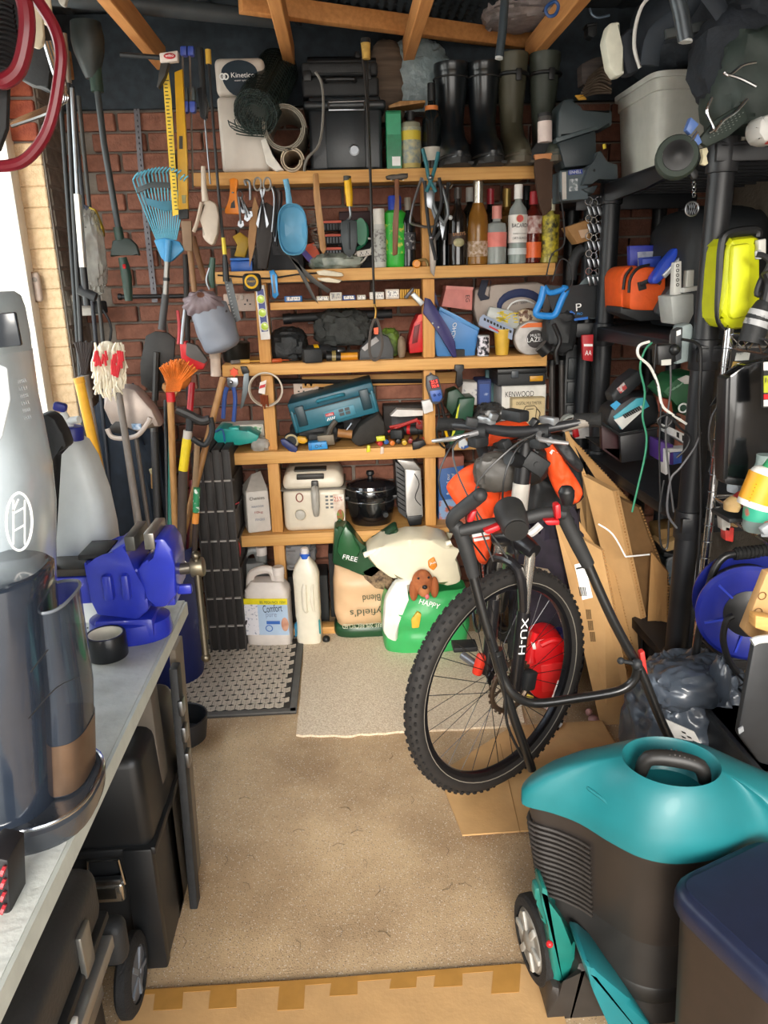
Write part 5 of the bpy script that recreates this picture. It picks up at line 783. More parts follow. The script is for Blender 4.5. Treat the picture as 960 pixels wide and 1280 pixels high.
for i in range(150):
    u,v=random.random(),random.random(); x=118+38*u; y=428+58*v*(1-.45*abs(u-.5)); m.pt([(x,y),(x+random.uniform(-4,4),y+9,-.02*random.random()),(x+random.uniform(-5,5),y+20)],.0038,4,sm=2)
m2=M(Y=2.59)
for i in range(45): x=(118 if i%3==0 else 140)+random.random()*14; y=438+(random.random()*22 if i%3 else random.random()*8); m2.pt([(x,y),(x+random.uniform(-3,3),y+12)],.004,4,sm=1)
lean('mop','string mop with cream and red strands standing upside down in corner','mop',(148,490,2.62),(190,650,2.6),.012,C('77706a',.5),(('cream_strand',m,C('e0d6c0',.8),None,None,60,'stuff'),('red_strand',m2,C('c9323a',.8),None,None,60,'stuff'),('mop_core',M().sph(at(137,456,2.65),(.05,.03,.08),14,10),C('d2c6ae',.8))))
t=T('scuttle','grey-pink metal coal scuttle with looped handle hanging on the corner tools','scuttle'); m=M(Y=2.74); t.p('body',m.pg([(127,490),(150,482),(168,486),(190,512),(202,536),(176,534),(156,540),(136,532),(130,510)],.1,.02),C('a5978e',.4,.3,n=.08)); t.p('mouth',M(Y=2.735).pg([(137,534),(144,527),(156,528),(160,537),(150,543),(140,541)],.012,.003),C('2a2726',.5)); t.p('blue_sticker',M(Y=2.732).pg([(164,530),(176,530),(177,537),(166,537)],.008),C('3f7aa8',.5,ns=60,h2='c9d0d9')); t.p('handle',M(Y=2.7).pt([(134,536),(140,546),(155,548),(172,544),(184,530),(188,522)],.0085,10),C('b3a69c',.4)); t.done()
lean('rake_handle','grey steel tube leaning from the scuttle handle down to floor','pole',(155,543,2.69),(182,660,2.62),.009,C('8a8078',.4,.5)); lean('rake_handle','slim dark steel tube leaning under the scuttle lip','pole',(170,548,2.7),(203,655,2.65),.008,C('6a6460',.4,.5))
lean('spade','broad black-bladed spade standing blade-up in the corner','spade',(191,500,3.1),(196,640,3.05),.016,C('5f5a52',.5),(('blade',M(Y=3.1).pg([(182,420),(194,414),(210,416),(219,424),(217,460),(206,488),(190,490),(176,480),(175,455)],.012,.003),C('2a2725',.5,.4,n=.2)),('blade_rib',M(Y=3.095).pt([(196,440),(194,500)],.013),C('33302d',.5,.3))))
lean('shovel','grey taped handle standing right of the spade','shovel',(193,540,2.98),(194,612,2.96),.016,C('3a3633',.5),(('tape_band',M(Y=2.98).pt([(192,585),(194,591)],.019,10),C('b9a97f',.6)),('wooden_end',M(Y=2.975).pt([(193,592),(194,610)],.015,10),HAND)))
lean('green_pole','green tube standing among corner tools','pole',(214,540,2.95),(204,650,2.93),.011,C('2f6f60',.45)); lean('black_pole','slim black tube standing left of green tube','pole',(207,500,2.99),(203,650,2.95),.008,BLK)
m=M(Y=2.76)
for i in range(170):
    a=rad(random.uniform(-150,-25)); r=random.uniform(.6,1); x1,y1=223+28*math.cos(a)*r*1.0,472+24*math.sin(a)*r; m.pt([(216+random.uniform(-9,9),489),((216+x1)/2,(488+y1)/2),(x1,y1,random.uniform(-.03,.03))],.0024,4,sm=1)
lean('sweeping_broom','orange bristle broom standing upside down with a wooden handle','broom',(213,500,2.76),(224,640,2.7),.0125,HAND,(('bristle',m,C('d9772a',.7,n=.2),None,None,35,'stuff'),('bristle_core',M().sph(at(222,470,2.79),(.05,.03,.05),14,10),C('b5601f',.8)),('head_block',M(Y=2.76).pg([(203,479),(212,484),(222,490),(219,497),(207,492),(202,486)],.04,.004),HAND),('red_ferrule',M(Y=2.76).pt([(213,490),(214,502)],.016,12),RED)))
t=T('dustpan','red dustpan with grey brush hanging behind the orange broom','dustpan'); t.p('pan',M(Y=2.99).pg([(224,428),(233,426),(236,446),(258,452),(254,462),(240,462),(226,448)],.04,.005),RED); t.p('brush',M(Y=2.98).pg([(233,428),(246,432),(259,450),(256,455),(238,448),(232,444)],.03,.004),C('55504d',.7)); t.p('handle',M(Y=2.99).pt([(232,382),(229,405),(227,430)],.007,8),STL); t.p('handle',M(Y=2.99).pt([(222,388),(224,408),(223,430)],.006,8),C('b53038',.4)); t.done()
lean('red_pole','bright red broom pole leaning behind the orange broom','pole',(240,478,2.96),(208,655,2.9),.0125,C('b5202a',.35)); lean('red_pole','dark red pole at far right of the corner tools','pole',(240,600,2.93),(228,660,2.9),.009,C('7a2028',.4))
t=T('garden_fork','garden tool with black D-shaped grip and yellow sleeve on its shaft','fork'); t.p('grip',M(Y=2.7).pt([(221,512),(235,518),(252,526),(262,524)],[.015,.017,.017,.016],10),C('2c2a29',.5)); t.p('grip_arm',M(Y=2.7).pt([(263,522),(265,540),(256,556),(240,548)],.011,8),BLK2); t.p('grip_arm',M(Y=2.7).pt([(236,518),(237,530),(236,540)],.013,10),BLK2); t.p('collar',M(Y=2.7).pt([(235,538),(234,548)],.016,12),C('b5ada4',.4)); t.p('yellow_sleeve',M(Y=2.7).pt([(234,548),(229,588)],.017,12,sm=1),C('e0c41f',.45))
A=at(229,588,2.7); B=TUB+Vector((.03,.02,0)); t.p('shaft',M().tube([A,B],.017,12,sm=1),C('4a3f3a',.5)); t.done()
lean('wooden_pole','brown wooden pole leaning against the shelves left end','pole',(279,472,3.0),(236,640,2.85),.013,HAND); lean('wooden_rod','pale wooden rod behind the black D grip','pole',(247,548,2.9),(234,640,2.8),.011,C('a98a66',.6))
lean('striped_pole','slim pole with green and orange bands standing by the crates','pole',(246,620,2.72),(240,720,2.66),.011,C('3a2f2c',.5),(('green_band',M(Y=2.715).pt([(246,610),(245,640)],.0125,12,sm=1),C('2f8a5a',.5,ns=60,h2='e0e4dc',lo=.55,hi=.6)),('orange_band',M(Y=2.712).pt([(245,641),(244,654)],.0128,12,sm=1),C('d98a3a',.5))))
S('dark_tarp','dark navy cloth bundle behind the corner tool shafts','cloth',M().blob((at(170,640,3.2).x,3.22,.55),(.14,.1,.5),.12,3,.7,5,40,30).put([]),C('16202c',.8,n=.25))
t=T('blue_tub','dark blue plastic tub behind the vise holding garden tools','tub'); t.p('tub',M(L((-.745,2.78,0))).lathe([(.125,0),(.13,.02),(.15,.55),(.158,.56),(.145,.555),(.12,.02),(0,.02)],n=30),C('141f55',.45)); t.ptx('VA',(226,706),(234,702),10,2.63,PRW,off=.01); t.done()
# stacked folding crates
t=T('folding_crate_stack','stack of black folded grid crates standing on end beside shelving','crates'); DG=C('3a3533',.6,n=.1); a,b,zl,zh=pb(250,562,297,795,2.95); w=b-a; h=zh; X=L(((a+b)/2,2.95,0))
for i in range(4):
    x=-w/2+w*(i+.5)/4; k=t.p('crate',M(X).box((x,.17,h/2),(w/4-.006,.33,h-.004),bev=.004),C('2b2826',.6,n=.1)); m=M(X); [m.box((x,.0,z),(w/4-.004,.012,.006)) for z in [h*j/7 for j in range(1,7)]]; t.p('crossbar',m,C('a09a94',.5),k); m=M(X); [m.box((x+s*w*.11,-.001,h/2),(.006,.012,h-.02)) for s in(-1,1)]; t.p('edge_rail',m,DG,k)
m=M(X); [m.box((w/2+.003,.17,h*j/7),(.006,.32,.008)) for j in range(1,7)]; t.p('side_rail',m,DG); t.done()
S('red_strap','thin red strap looped round the folded crates','strap',M(Y=3.0).pt([(299,628),(285,637),(284,655),(299,680),(298,700),(285,722)],.003,5),C('a52a30',.5))
# pillar alarm contact
t=T('alarm_contact','brownish plastic contact sensor on window pillar','sensor'); X=L(at(41,359,3.16)); t.p('base',M(X).box((-.012,.012,0),(.03,.035,.115),bev=.004),C('a08472',.5)); t.p('cover',M(X).box((.018,-.002,.0),(.03,.03,.11),bev=.012,seg=3),C('b39f92',.45)); t.p('dial',M(X).lathe([(.009,0),(.009,.004),(0,.004)],(.018,-.017,.028),(PI/2,0,0)),C('7a6e64',.4)); t.done()
# ---------------------------------------------------------------- workbench
BZ=.8; BX1=-.392
t=T('workbench','workbench with a worn pale grey top along the left wall','workbench'); BT=C('d3d6cf',.6,ns=11,h2='a3a69b',b=.2,bs=60,lo=.42,hi=.85)
t.p('worktop',M().box(((XL+.01+BX1)/2,.72,BZ-.016),(BX1-XL-.01,1.87,.032),bev=.003),BT); t.p('edge_strip',M().box((BX1+.003,.72,BZ-.016),(.006,1.85,.03)),C('b9bdb4',.5))
for x in(XL+.06,BX1-.1):
    for y in(-.1,1.56): t.p('leg',M().box((x,y,(BZ-.03)/2),(.06,.06,BZ-.035),bev=.004),C('5a5248',.6))
t.p('rail',M().box(((XL+BX1)/2-.05,1.56,BZ-.08),(.5,.03,.08)),C('5a5248',.6)); t.done()
m=M(); 
for i in range(160): 
    a=random.gauss(0,1); c=at(165+26*random.gauss(0,1),776+6*random.gauss(0,1),Z=BZ+.001); 
    if c.x<BX1-.02 and c.y<1.63: m.box(c,(.003+random.random()*.004,.003,.0015),(0,0,random.random()*3))
S('metal_filings','scatter of dark metal filings on the worktop around the vise','filings',m,C('2c2c2c',.6),kind='stuff')
# vise
t=T('bench_vise','large blue bench vise bolted on the far end of the workbench','vise'); VB=C('2432a8',.35,n=.06,coat=.3); c=at(178,770,Z=BZ); Y0=1.44; X=L((at(178,740,1.45).x,1.485,BZ))
def vx(px): return at(px,730,1.45).x-at(178,740,1.45).x
def vz(py): return at(178,py,1.45).z-BZ
t.p('base',M(X).lathe([(.075,0),(.078,.01),(.075,.04),(.05,.05)],(vx(150),0,0),n=30,sc=(1.1,.8)).box((vx(150),0,.03),(.12,.1,.05),bev=.01),VB)
t.p('fixed_body',M(X).prism([Vector((vx(a),-.055,vz(b))) for a,b in((112,696),(130,694),(140,690),(150,682),(168,672),(165,690),(178,708),(180,732),(186,745),(186,758),(170,770),(120,762),(114,745))],[Vector((vx(a),.055,vz(b))) for a,b in((112,696),(130,694),(140,690),(150,682),(168,672),(165,690),(178,708),(180,732),(186,745),(186,758),(170,770),(120,762),(114,745))],.006),VB)
t.p('body_rib',M(X).box((vx(140),-.058,vz(727)),(.02,.02,.055),bev=.006).box((vx(162),-.058,vz(727)),(.016,.02,.055),bev=.006),VB)
P=((200,672),(214,672),(222,686),(223,706),(222,742),(206,757),(190,757),(186,742),(180,730),(174,712),(182,702),(190,696),(200,700),(204,690))
t.p('moving_jaw',M(X).prism([Vector((vx(a),-.05,vz(b))) for a,b in P],[Vector((vx(a),.05,vz(b))) for a,b in P],.006),VB)
t.p('jaw_plate',M(X).box((vx(172),0,vz(676)),(.02,.106,.03),bev=.002),C('5a5a56',.4,.6)); t.p('jaw_plate',M(X).box((vx(196),0,vz(674)),(.02,.106,.034),bev=.002),C('8a867e',.35,.8)); t.p('anvil',M(X).box((vx(122),0,vz(692)),(.055,.09,.012),bev=.003),C('2f2f30',.4,.5))
t.p('slide_beam',M(X).box((vx(84),0,vz(734)),(vx(112)-vx(50),.08,.06),bev=.006),VB); t.p('beam_top',M(X).box((vx(84),0,vz(711)),(vx(112)-vx(50),.082,.016),bev=.002),C('37332f',.45,.5)); t.p('lower_beam',M(X).box((vx(200),0,vz(752)),(.05,.06,.03),bev=.004),VB)
t.p('screw',M(X).cyl((vx(222),0,vz(721)),(vx(240),0,vz(720)),.012,n=14),C('6f6a60',.35,.8)); t.p('screw_head',M(X).cyl((vx(236),0,vz(720)),(vx(253),0,vz(719)),.02,n=18,bev=.003),C('77705f',.4,.8)); m=M(X); [m.tor((vx(213+i*1.6),-.0,vz(744)),.011,.002,(0,PI/2,0),12,5) for i in range(6)]; t.p('spring',m,STL)
t.p('tommy_bar',M(X).cyl((vx(244),-.004,vz(705)),(vx(247),-.03,vz(826)),.0075,n=12),C('5a5346',.35,.85)); t.p('bar_stop',M(X).sph((vx(244),-.004,vz(704)),.0105,10,8).sph((vx(247),-.03,vz(827)),.0105,10,8),C('5a5346',.35,.85))
t.p('clamp_lever',M(X).box((vx(228),-.02,vz(742)),(.03,.014,.02),bev=.004),VB); t.done()
# tape roll
c=at(132,826,Z=BZ); t=T('tape_roll','roll of black tape lying on the workbench in front of the vise','tape'); X=L((c.x,c.y+.02,BZ)); t.p('tape',M(X).lathe([(.033,0),(.0375,.001),(.0385,.003),(.0385,.047),(.037,.05),(.033,.05),(.033,0)],n=40),C('15171a',.3)); t.p('core',M(X).lathe([(.033,.0005),(.033,.0495),(.031,.0495),(.031,.0005),(.033,.0005)],n=40),C('d9d4c4',.7)); t.done()
# jerrycan
t=T('water_jerrycan','tall white water jerrycan with blue cap and tap on the workbench','jerrycan'); Yc=1.57; WJ=C('d3dada',.4,n=.03); X=L((at(92,640,Yc).x,Yc+.04,BZ)); m=M(X); hw=.44*(at(141,660,Yc).x-at(52,660,Yc).x); H=at(90,545,Yc).z-BZ
se=lambda kx,ky,z,dx:[Vector((dx+hw*kx*math.copysign(abs(math.cos(i*PI/18))**.5,math.cos(i*PI/18)),.06*ky*math.copysign(abs(math.sin(i*PI/18))**.5,math.sin(i*PI/18)),z)) for i in range(36)]
g=[[m.bm.verts.new(v) for v in se(*r)] for r in((.96,.96,0,.0),(1.02,1,.02,.0),(1.03,1,H*.5,0),(1.0,1,H*.68,-.004),(.9,.95,H*.86,-.012),(.8,.85,H*.95,-.02),(.6,.6,H*.995,-.03),(.3,.3,H,-.04))]
for A,B in zip(g,g[1:]):
    for i in range(36): m.bm.faces.new((A[i],A[(i+1)%36],B[(i+1)%36],B[i]))
m.bm.faces.new(g[0]); m.bm.faces.new(g[-1]); m.put([v for r in g for v in r]); t.p('body',m,WJ,ang=50)
cc=X.inverted()@at(91,556,Yc+.03); cc.z=H*.985+.006; BC=C('232a7c',.4); t.p('screw_cap',M(X).lathe([(.025,-.012),(.0255,.012),(.023,.016),(0,.016)],cc,(.0,.1,0),n=28),BC); t.p('tap_body',M(X).tube([cc+Vector((0,0,.012)),cc+Vector((-.006,0,.03)),cc+Vector((-.012,0,.045))],.009,12).tube([cc+Vector((-.004,0,.026)),cc+Vector((.024,-.01,.03))],.008,12),C('d6dad8',.4)); t.p('tap_lever',M(X).box(cc+Vector((-.014,0,.056)),(.026,.02,.018),(0,.3,0),bev=.005),BC); t.done()
t=T('curved_shell','black curved plastic handle shell behind the white jerrycan','handle'); t.p('shell',M(Y=1.44).pg([(43,520),(58,517),(68,524),(78,542),(84,560),(60,572),(58,800),(30,800),(34,560),(48,550)],.05,.008),BLK2); t.p('chevron',M(Y=1.435).pt([(46,522),(52,532),(50,536),(54,545),(52,550),(55,556)],.0025),C('b9bdbf',.5)); t.done()
# pale appliance
t=T('pale_appliance','tall translucent pale grey appliance with round armature emblem on workbench','appliance'); Yc=1.08; PG=C('b8c4cb',.22,n=.04,coat=.4); zb=BZ
def ring(cx,cy,rx,ry,z,n=40,e=.7): return [Vector((cx+rx*math.copysign(abs(math.cos(2*PI*i/n))**e,math.cos(2*PI*i/n)),cy+ry*math.copysign(abs(math.sin(2*PI*i/n))**e,math.sin(2*PI*i/n)),z)) for i in range(n)]
def loftr(rows,cap=True):
    m=M(); n=len(rows[0]); g=[[m.bm.verts.new(v) for v in r] for r in rows]
    for A,B in zip(g,g[1:]):
        for i in range(n): m.bm.faces.new((A[i],A[(i+1)%n],B[(i+1)%n],B[i]))
    if cap: m.bm.faces.new(g[0]); m.bm.faces.new(g[-1])
    return m
xr=lambda px,py: at(px,py,Yc).x; cxa=xr(-50,600)
rw=[]
for py,px in((790,60),(700,60),(640,61),(590,56),(560,50),(500,37),(450,30),(440,29)): rw.append(ring(cxa,Yc,(xr(px,py)-cxa)*.96,.12,max(zb,at(px,py,Yc).z)))
t.p('body',loftr(rw),PG,ang=60); rw=[ring(cxa,Yc,(xr(px,py)-cxa)*.96,.115,at(px,py,Yc).z) for py,px in((440,29),(420,27),(385,20),(370,14),(364,4))]; t.p('upper_housing',loftr(rw),C('a9b6bc',.35,n=.04),ang=60)
t.p('display',M(Y=Yc-.132).pg([(-10,392),(18,390),(26,432),(-10,436)],.008,.002),C('2a2f35',.2)); m=M(Y=Yc-.134)
m.pt([(24+17*math.cos(a)*.95,652+36*math.sin(a)) for a in [2*PI*i/30 for i in range(30)]],.0017,6,True,1); m.pt([(16,640),(23,624)],.0012,5).pt([(17,625),(17,680)],.0012,5).pt([(31,625),(31,680)],.0012,5).pt([(17,642),(31,634)],.0012,5).pt([(17,664),(31,656)],.0012,5); t.p('emblem',m,PRW)
t.p('water_window',M(Y=Yc-.131).pg([(-5,455),(8,460),(12,500),(2,545),(-8,560)],.006,.002),C('e3edf2',.15)); 
for i in range(6): t.ptx('||||'if i%2 else'IIIII',(27+i*1.6,478+i*9),(37+i*1.2,476+i*9),4,Yc-.1,GRY,off=.01)
t.done()
# dark coffee machine
t=T('coffee_machine','dark translucent coffee machine with chrome-edged base on the near workbench','coffee machine'); Yc=.84; DM=C('262d38',.15,n=.06,coat=.6); X0_=at(20,900,Yc).x; cy=Yc+.05
Yc=.93; cy=Yc; cxm=at(-10,900,Yc).x
def hw(px,py): return at(px,py,Yc).x-cxm
def zz(px,py): return at(px,py,Yc).z
t.p('base',loftr([ring(cxm,cy,hw(119,985),.10,BZ),ring(cxm,cy,hw(122,985),.105,BZ+.01),ring(cxm,cy,hw(122,970),.105,BZ+.03),ring(cxm,cy,hw(115,965),.098,BZ+.038)]),C('33373d',.25,n=.05,coat=.5)); t.p('chrome_lip',M().tube(ring(cxm,cy,hw(119,965),.1,BZ+.038),.003,8,True,1),CHR)
z2=zz(40,706)
t.p('body',loftr([ring(cxm,cy-.01,hw(74,950),.085,BZ+.036),ring(cxm,cy-.01,hw(70,820),.086,BZ+.2),ring(cxm,cy-.01,hw(66,740),.087,z2-.03),ring(cxm,cy-.01,hw(63,715),.085,z2-.006),ring(cxm,cy-.01,hw(57,705),.075,z2)]),DM,ang=50)
t.p('top_dial',M(L((cxm+.005,cy-.04,z2+.001))).lathe([(.026,0),(.026,.003),(.024,.003),(.0,.002)],n=30),C('323a45',.3))
tk=lambda p,y,k,z: ring((at(p,y,Yc).x+at(38,y,Yc).x)/2,cy+.02,(at(p,y,Yc).x-at(38,y,Yc).x)/2*k,.055*k,z)
t.p('water_tank',loftr([tk(104,955,1,BZ+.04),tk(99,840,1,BZ+.17),tk(85,752,1,zz(80,752))],False),C('3a414c',.08,tr=.45,n=.02),ang=50); t.p('tank_rim',M().tube(tk(85,752,1,zz(80,752)),.0022,6,True,1),C('6a7078',.2))
t.p('copper_foot',loftr([tk(104,950,1.01,BZ+.042),tk(101,880,1.01,BZ+.12)],False),C('7d6552',.3,.5,tr=.3,n=.1),ang=50)
A,B=at(50,898,.945),at(46,800,.945); t.p('red_canister',M().tube([A,B],.011,16,sm=1),C('a5202c',.35)); t.p('canister_band',M().tube([B,B+(B-A)*.08],.0112,16,sm=1),C('a9a9ac',.3,.6)); m=M(Y=.85); m.pt([(36,898),(70,860),(100,846)],.0008,4).pt([(38,840),(60,812)],.0008,4); t.p('wire',m,BLK); t.done()
t=T('dark_holder','dark rack of red-capped pieces at the near edge of the workbench','rack'); t.p('holder',M(Y=.74).pg([(-20,1070),(10,1076),(13,1150),(8,1160),(-20,1165)],.05,.004),C('1d1b1d',.5)); m=M(Y=.735); [m.pt([(2,1088+i*16),(6,1089+i*16)],.006,8) for i in range(4)]; t.p('red_cap',m,C('b0323a',.4)); t.done()
# ---------------------------------------------------------------- under the bench
t=T('rolling_tool_chest','large black lidded tool chest with chrome latch standing under the bench','tool chest'); x1=-.462; x0=-.86; y0=1.40; KB=C('17191b',.42,n=.12,ns=8); H=.55
t.p('lower_body',M().box(((x0+x1)/2,y0+.17,.16),(x1-x0,.34,.32),bev=.012,seg=2),KB); t.p('corner_pillar',M().box((x1-.03,y0+.0,.17),(.065,.03,.33),bev=.006),KB); t.p('lid',M().box(((x0+x1)/2-.005,y0+.17,.435),(x1-x0+.015,.35,.23),bev=.025,seg=3,tp=(.96,.95)),KB); t.p('lid_rim',M().box(((x0+x1)/2,y0+.17,.325),(x1-x0+.02,.36,.022),bev=.006),KB); t.p('top_groove',M().box(((x0+x1)/2-.005,y0+.17,.555),(.26,.24,.012),bev=.005),KB)
lx=x1-.105; dz=-.055; t.p('latch_plate',M().box((lx,y0-.012,.23),(.075,.022,.05),bev=.008,seg=3),C('c4bfb4',.22,.9)); t.p('latch_recess',M().box((lx,y0-.024,.233),(.045,.006,.026),bev=.003),C('3a3834',.3,.6)); t.p('latch_bail',M().tube([(lx-.038,y0-.01,.255),(lx-.03,y0-.016,.315),(lx+.035,y0-.016,.315),(lx+.038,y0-.01,.245)],.0035,6,False,1),CHR); t.p('hasp',M().box((lx,y0-.018,.263),(.07,.016,.014),bev=.003),STL)
t.done()
t=T('folded_board','dark board and strut leaning against chest end at the bench leg','board'); t.p('strut',M(L((x1+.035,y0+.19,.0))).box((0,0,.33),(.02,.04,.66),(-.04,.02,0),bev=.004),BLK2); t.p('board',M(L((x1+.02,y0+.28,0))).box((0,0,.34),(.016,.08,.68),(0,.03,0),bev=.003),C('7a6f60',.7)); [t.p('metal_clip',M().box((x1+.05,y0+.19,.42+i*.07),(.012,.03,.04),bev=.003),STL) for i in range(3)]; t.done()
t=T('wheeled_tool_case','scuffed dark grey wheeled tool case with aluminium trim under the near bench','tool case'); KG=C('2e2f30',.5,n=.18,ns=9,b=.1); xx1=-.50; xx0=-.85
t.p('upper_case',M().box(((xx0+xx1)/2,.9,.415),(xx1-xx0,.6,.12),bev=.03,seg=3),KG); t.p('mid_band',M().box(((xx0+xx1)/2,.9,.35),(xx1-xx0+.012,.6,.02),bev=.006),C('1f2021',.5)); t.p('lower_case',M().box(((xx0+xx1)/2,.9,.2),(xx1-xx0-.06,.6,.28),bev=.02,seg=3),C('232425',.5,n=.15)); 
t.p('aluminium_rail',M().box((xx1+.004,.92,.315),(.03,.5,.03),bev=.004),C('a9a9a6',.35,.7)); t.p('aluminium_rail',M().box((xx1-.022,.92,.2),(.012,.5,.03),bev=.003),C('8a8a88',.35,.7))
t.p('end_bracket',M().box((xx1-.02,1.215,.27),(.09,.05,.1),bev=.02,seg=3),BLK2)
for y in(.84,1.08): t.p('latch',M().box((xx1+.004,y,.39),(.012,.045,.09),bev=.004),C('8f8f8a',.3,.7)); 
t.p('latch_tab',M().box((xx1+.012,.97,.335),(.01,.018,.05),(0,.15,0),bev=.003),C('d6d3cc',.4))
X=L((xx1-.012,1.305,.084),0,PI/2,0)@Matrix.Scale(.84,4); t.p('wheel',M(X).lathe([(.09,-.018),(.1,-.01),(.1,.01),(.09,.018),(.068,.02),(.068,-.02),(.09,-.018)],n=36),RUB); k=t.p('wheel_hub',M(X).lathe([(.0,-.014),(.07,-.014),(.07,.014),(0,.02)],n=24),C('55595f',.5)); m=M(X); [m.box((.036*math.cos(a),.036*math.sin(a),.017),(.05,.012,.008),(0,0,a)) for a in [2*PI*i/5 for i in range(5)]]; t.p('hub_spoke',m,C('6f747a',.5),k); t.done()
# ---------------------------------------------------------------- mats and floor sheets
t=T('rubber_mat','black rubber doormat with a raised weave pattern before the shelving','doormat'); ym0,ym1,xm0,xm1=2.44,3.065,-.76,-.226
t.p('base',M().box(((xm0+xm1)/2,(ym0+ym1)/2,.004),(xm1-xm0,ym1-ym0,.008),bev=.002),C('35322f',.7,n=.15)); m=M()
for x in(xm0+.012,xm1-.012): m.box((x,(ym0+ym1)/2,.007),(.026,ym1-ym0,.01),bev=.003)
for y in(ym0+.015,ym1-.012): m.box(((xm0+xm1)/2,y,.007),(xm1-xm0,.028,.01),bev=.003)
t.p('border',m,C('5d5a55',.7)); m=M()
bv=[]; ny=15; nx=13
for j in range(ny):
    for i in range(nx):
        cx=xm0+.04+(i+.5*(j%2))*(xm1-xm0-.07)/nx; cy=ym0+.05+j*(ym1-ym0-.08)/ny
        if cx>xm1-.045: continue
        for k in range(3):
            for s in(-1,1): m.box((cx+s*.0085,cy+(k-1)*.0105,.0105),(.017,.0045,.004),(0,0,s*.5))
t.p('weave_bars',m,C('cbbdac',.7,n=.1),kind='stuff'); t.done()
def flat(P,z=.003): return [Vector((at(x,y,Z=0).x,at(x,y,Z=0).y,z)) for x,y in P]
m=M(); P=flat([(381,795),(450,790),(640,792),(655,905),(620,912),(560,914),(480,919),(420,922),(371,921)],0); rr=[]
for i,p in enumerate(P):
    q=P[(i+1)%len(P)]; rr+= [p.lerp(q,j/6)+Vector((random.uniform(-.004,.004),random.uniform(-.006,.006),0)) for j in range(6)]
m.prism([v+Vector((0,0,.001)) for v in rr],[v+Vector((0,0,.009)) for v in rr]); S('carpet_offcut','beige carpet offcut with a ragged edge on the floor before the sacks','carpet',m,C('f3e2c8',.95,ns=160,h2='cbb292',b=.45,bs=260,lo=.3,hi=.7))
m=M(); P=flat([(548,972),(578,1049),(664,1043),(775,945),(752,905),(640,912)],0); t=T('cardboard_sheet','flattened cardboard sheet lying under the bicycle wheel','cardboard'); m.prism([v+Vector((0,0,.010)) for v in P],[v+Vector((0,0,.015)) for v in P]); t.p('sheet',m,CARD); A,B=flat([(625,935),(650,1046)],.0155); t.p('crease',M().tube([A,B],.0015,4,sm=1),C('9a7444',.8)); t.done()
t=T('cardboard_sheet','big flattened cardboard box with tape patches across the foreground floor','cardboard'); P=flat([(163,1241),(400,1226),(650,1207),(690,1215),(720,1330),(130,1330)],0); t.p('sheet',M().prism([v+Vector((0,0,.001)) for v in P],[v+Vector((0,0,.006)) for v in P]),CARD); TP=C('b0803f',.35,n=.06)
for i,(x,y,w,l) in enumerate(((195,1240,35,24),(264,1236,32,26),(350,1230,32,34),(415,1226,32,20),(490,1221,32,16),(545,1217,33,18),(617,1211,34,32))):
    P=flat([(x,y),(x+w,y-2),(x+w-2+i%2*2,y+l),(x-3,y+l+2)],0); t.p('tape_strip',M().prism([v+Vector((0,0,.0062)) for v in P],[v+Vector((0,0,.0068)) for v in P]),TP)
P=flat([(163,1241),(400,1226),(650,1207),(650,1214),(400,1233),(163,1247)],0); t.p('edge_tape',M().prism([v+Vector((0,0,.0061)) for v in P],[v+Vector((0,0,.0066)) for v in P]),TP); t.done()
m=M()
for i in range(26):
    c=at(random.uniform(150,600),random.uniform(940,1200),Z=.0015); a=random.random()*3; m.tube([c,c+Vector((.02*math.cos(a),.02*math.sin(a),.001)),c+Vector((.035*math.cos(a+.4),.035*math.sin(a+.4),0))],.0006,3,sm=1)
S('dry_grass_bits','scattered bits of dry grass on concrete floor','grass bits',m,C('4a3d28',.8),kind='stuff')
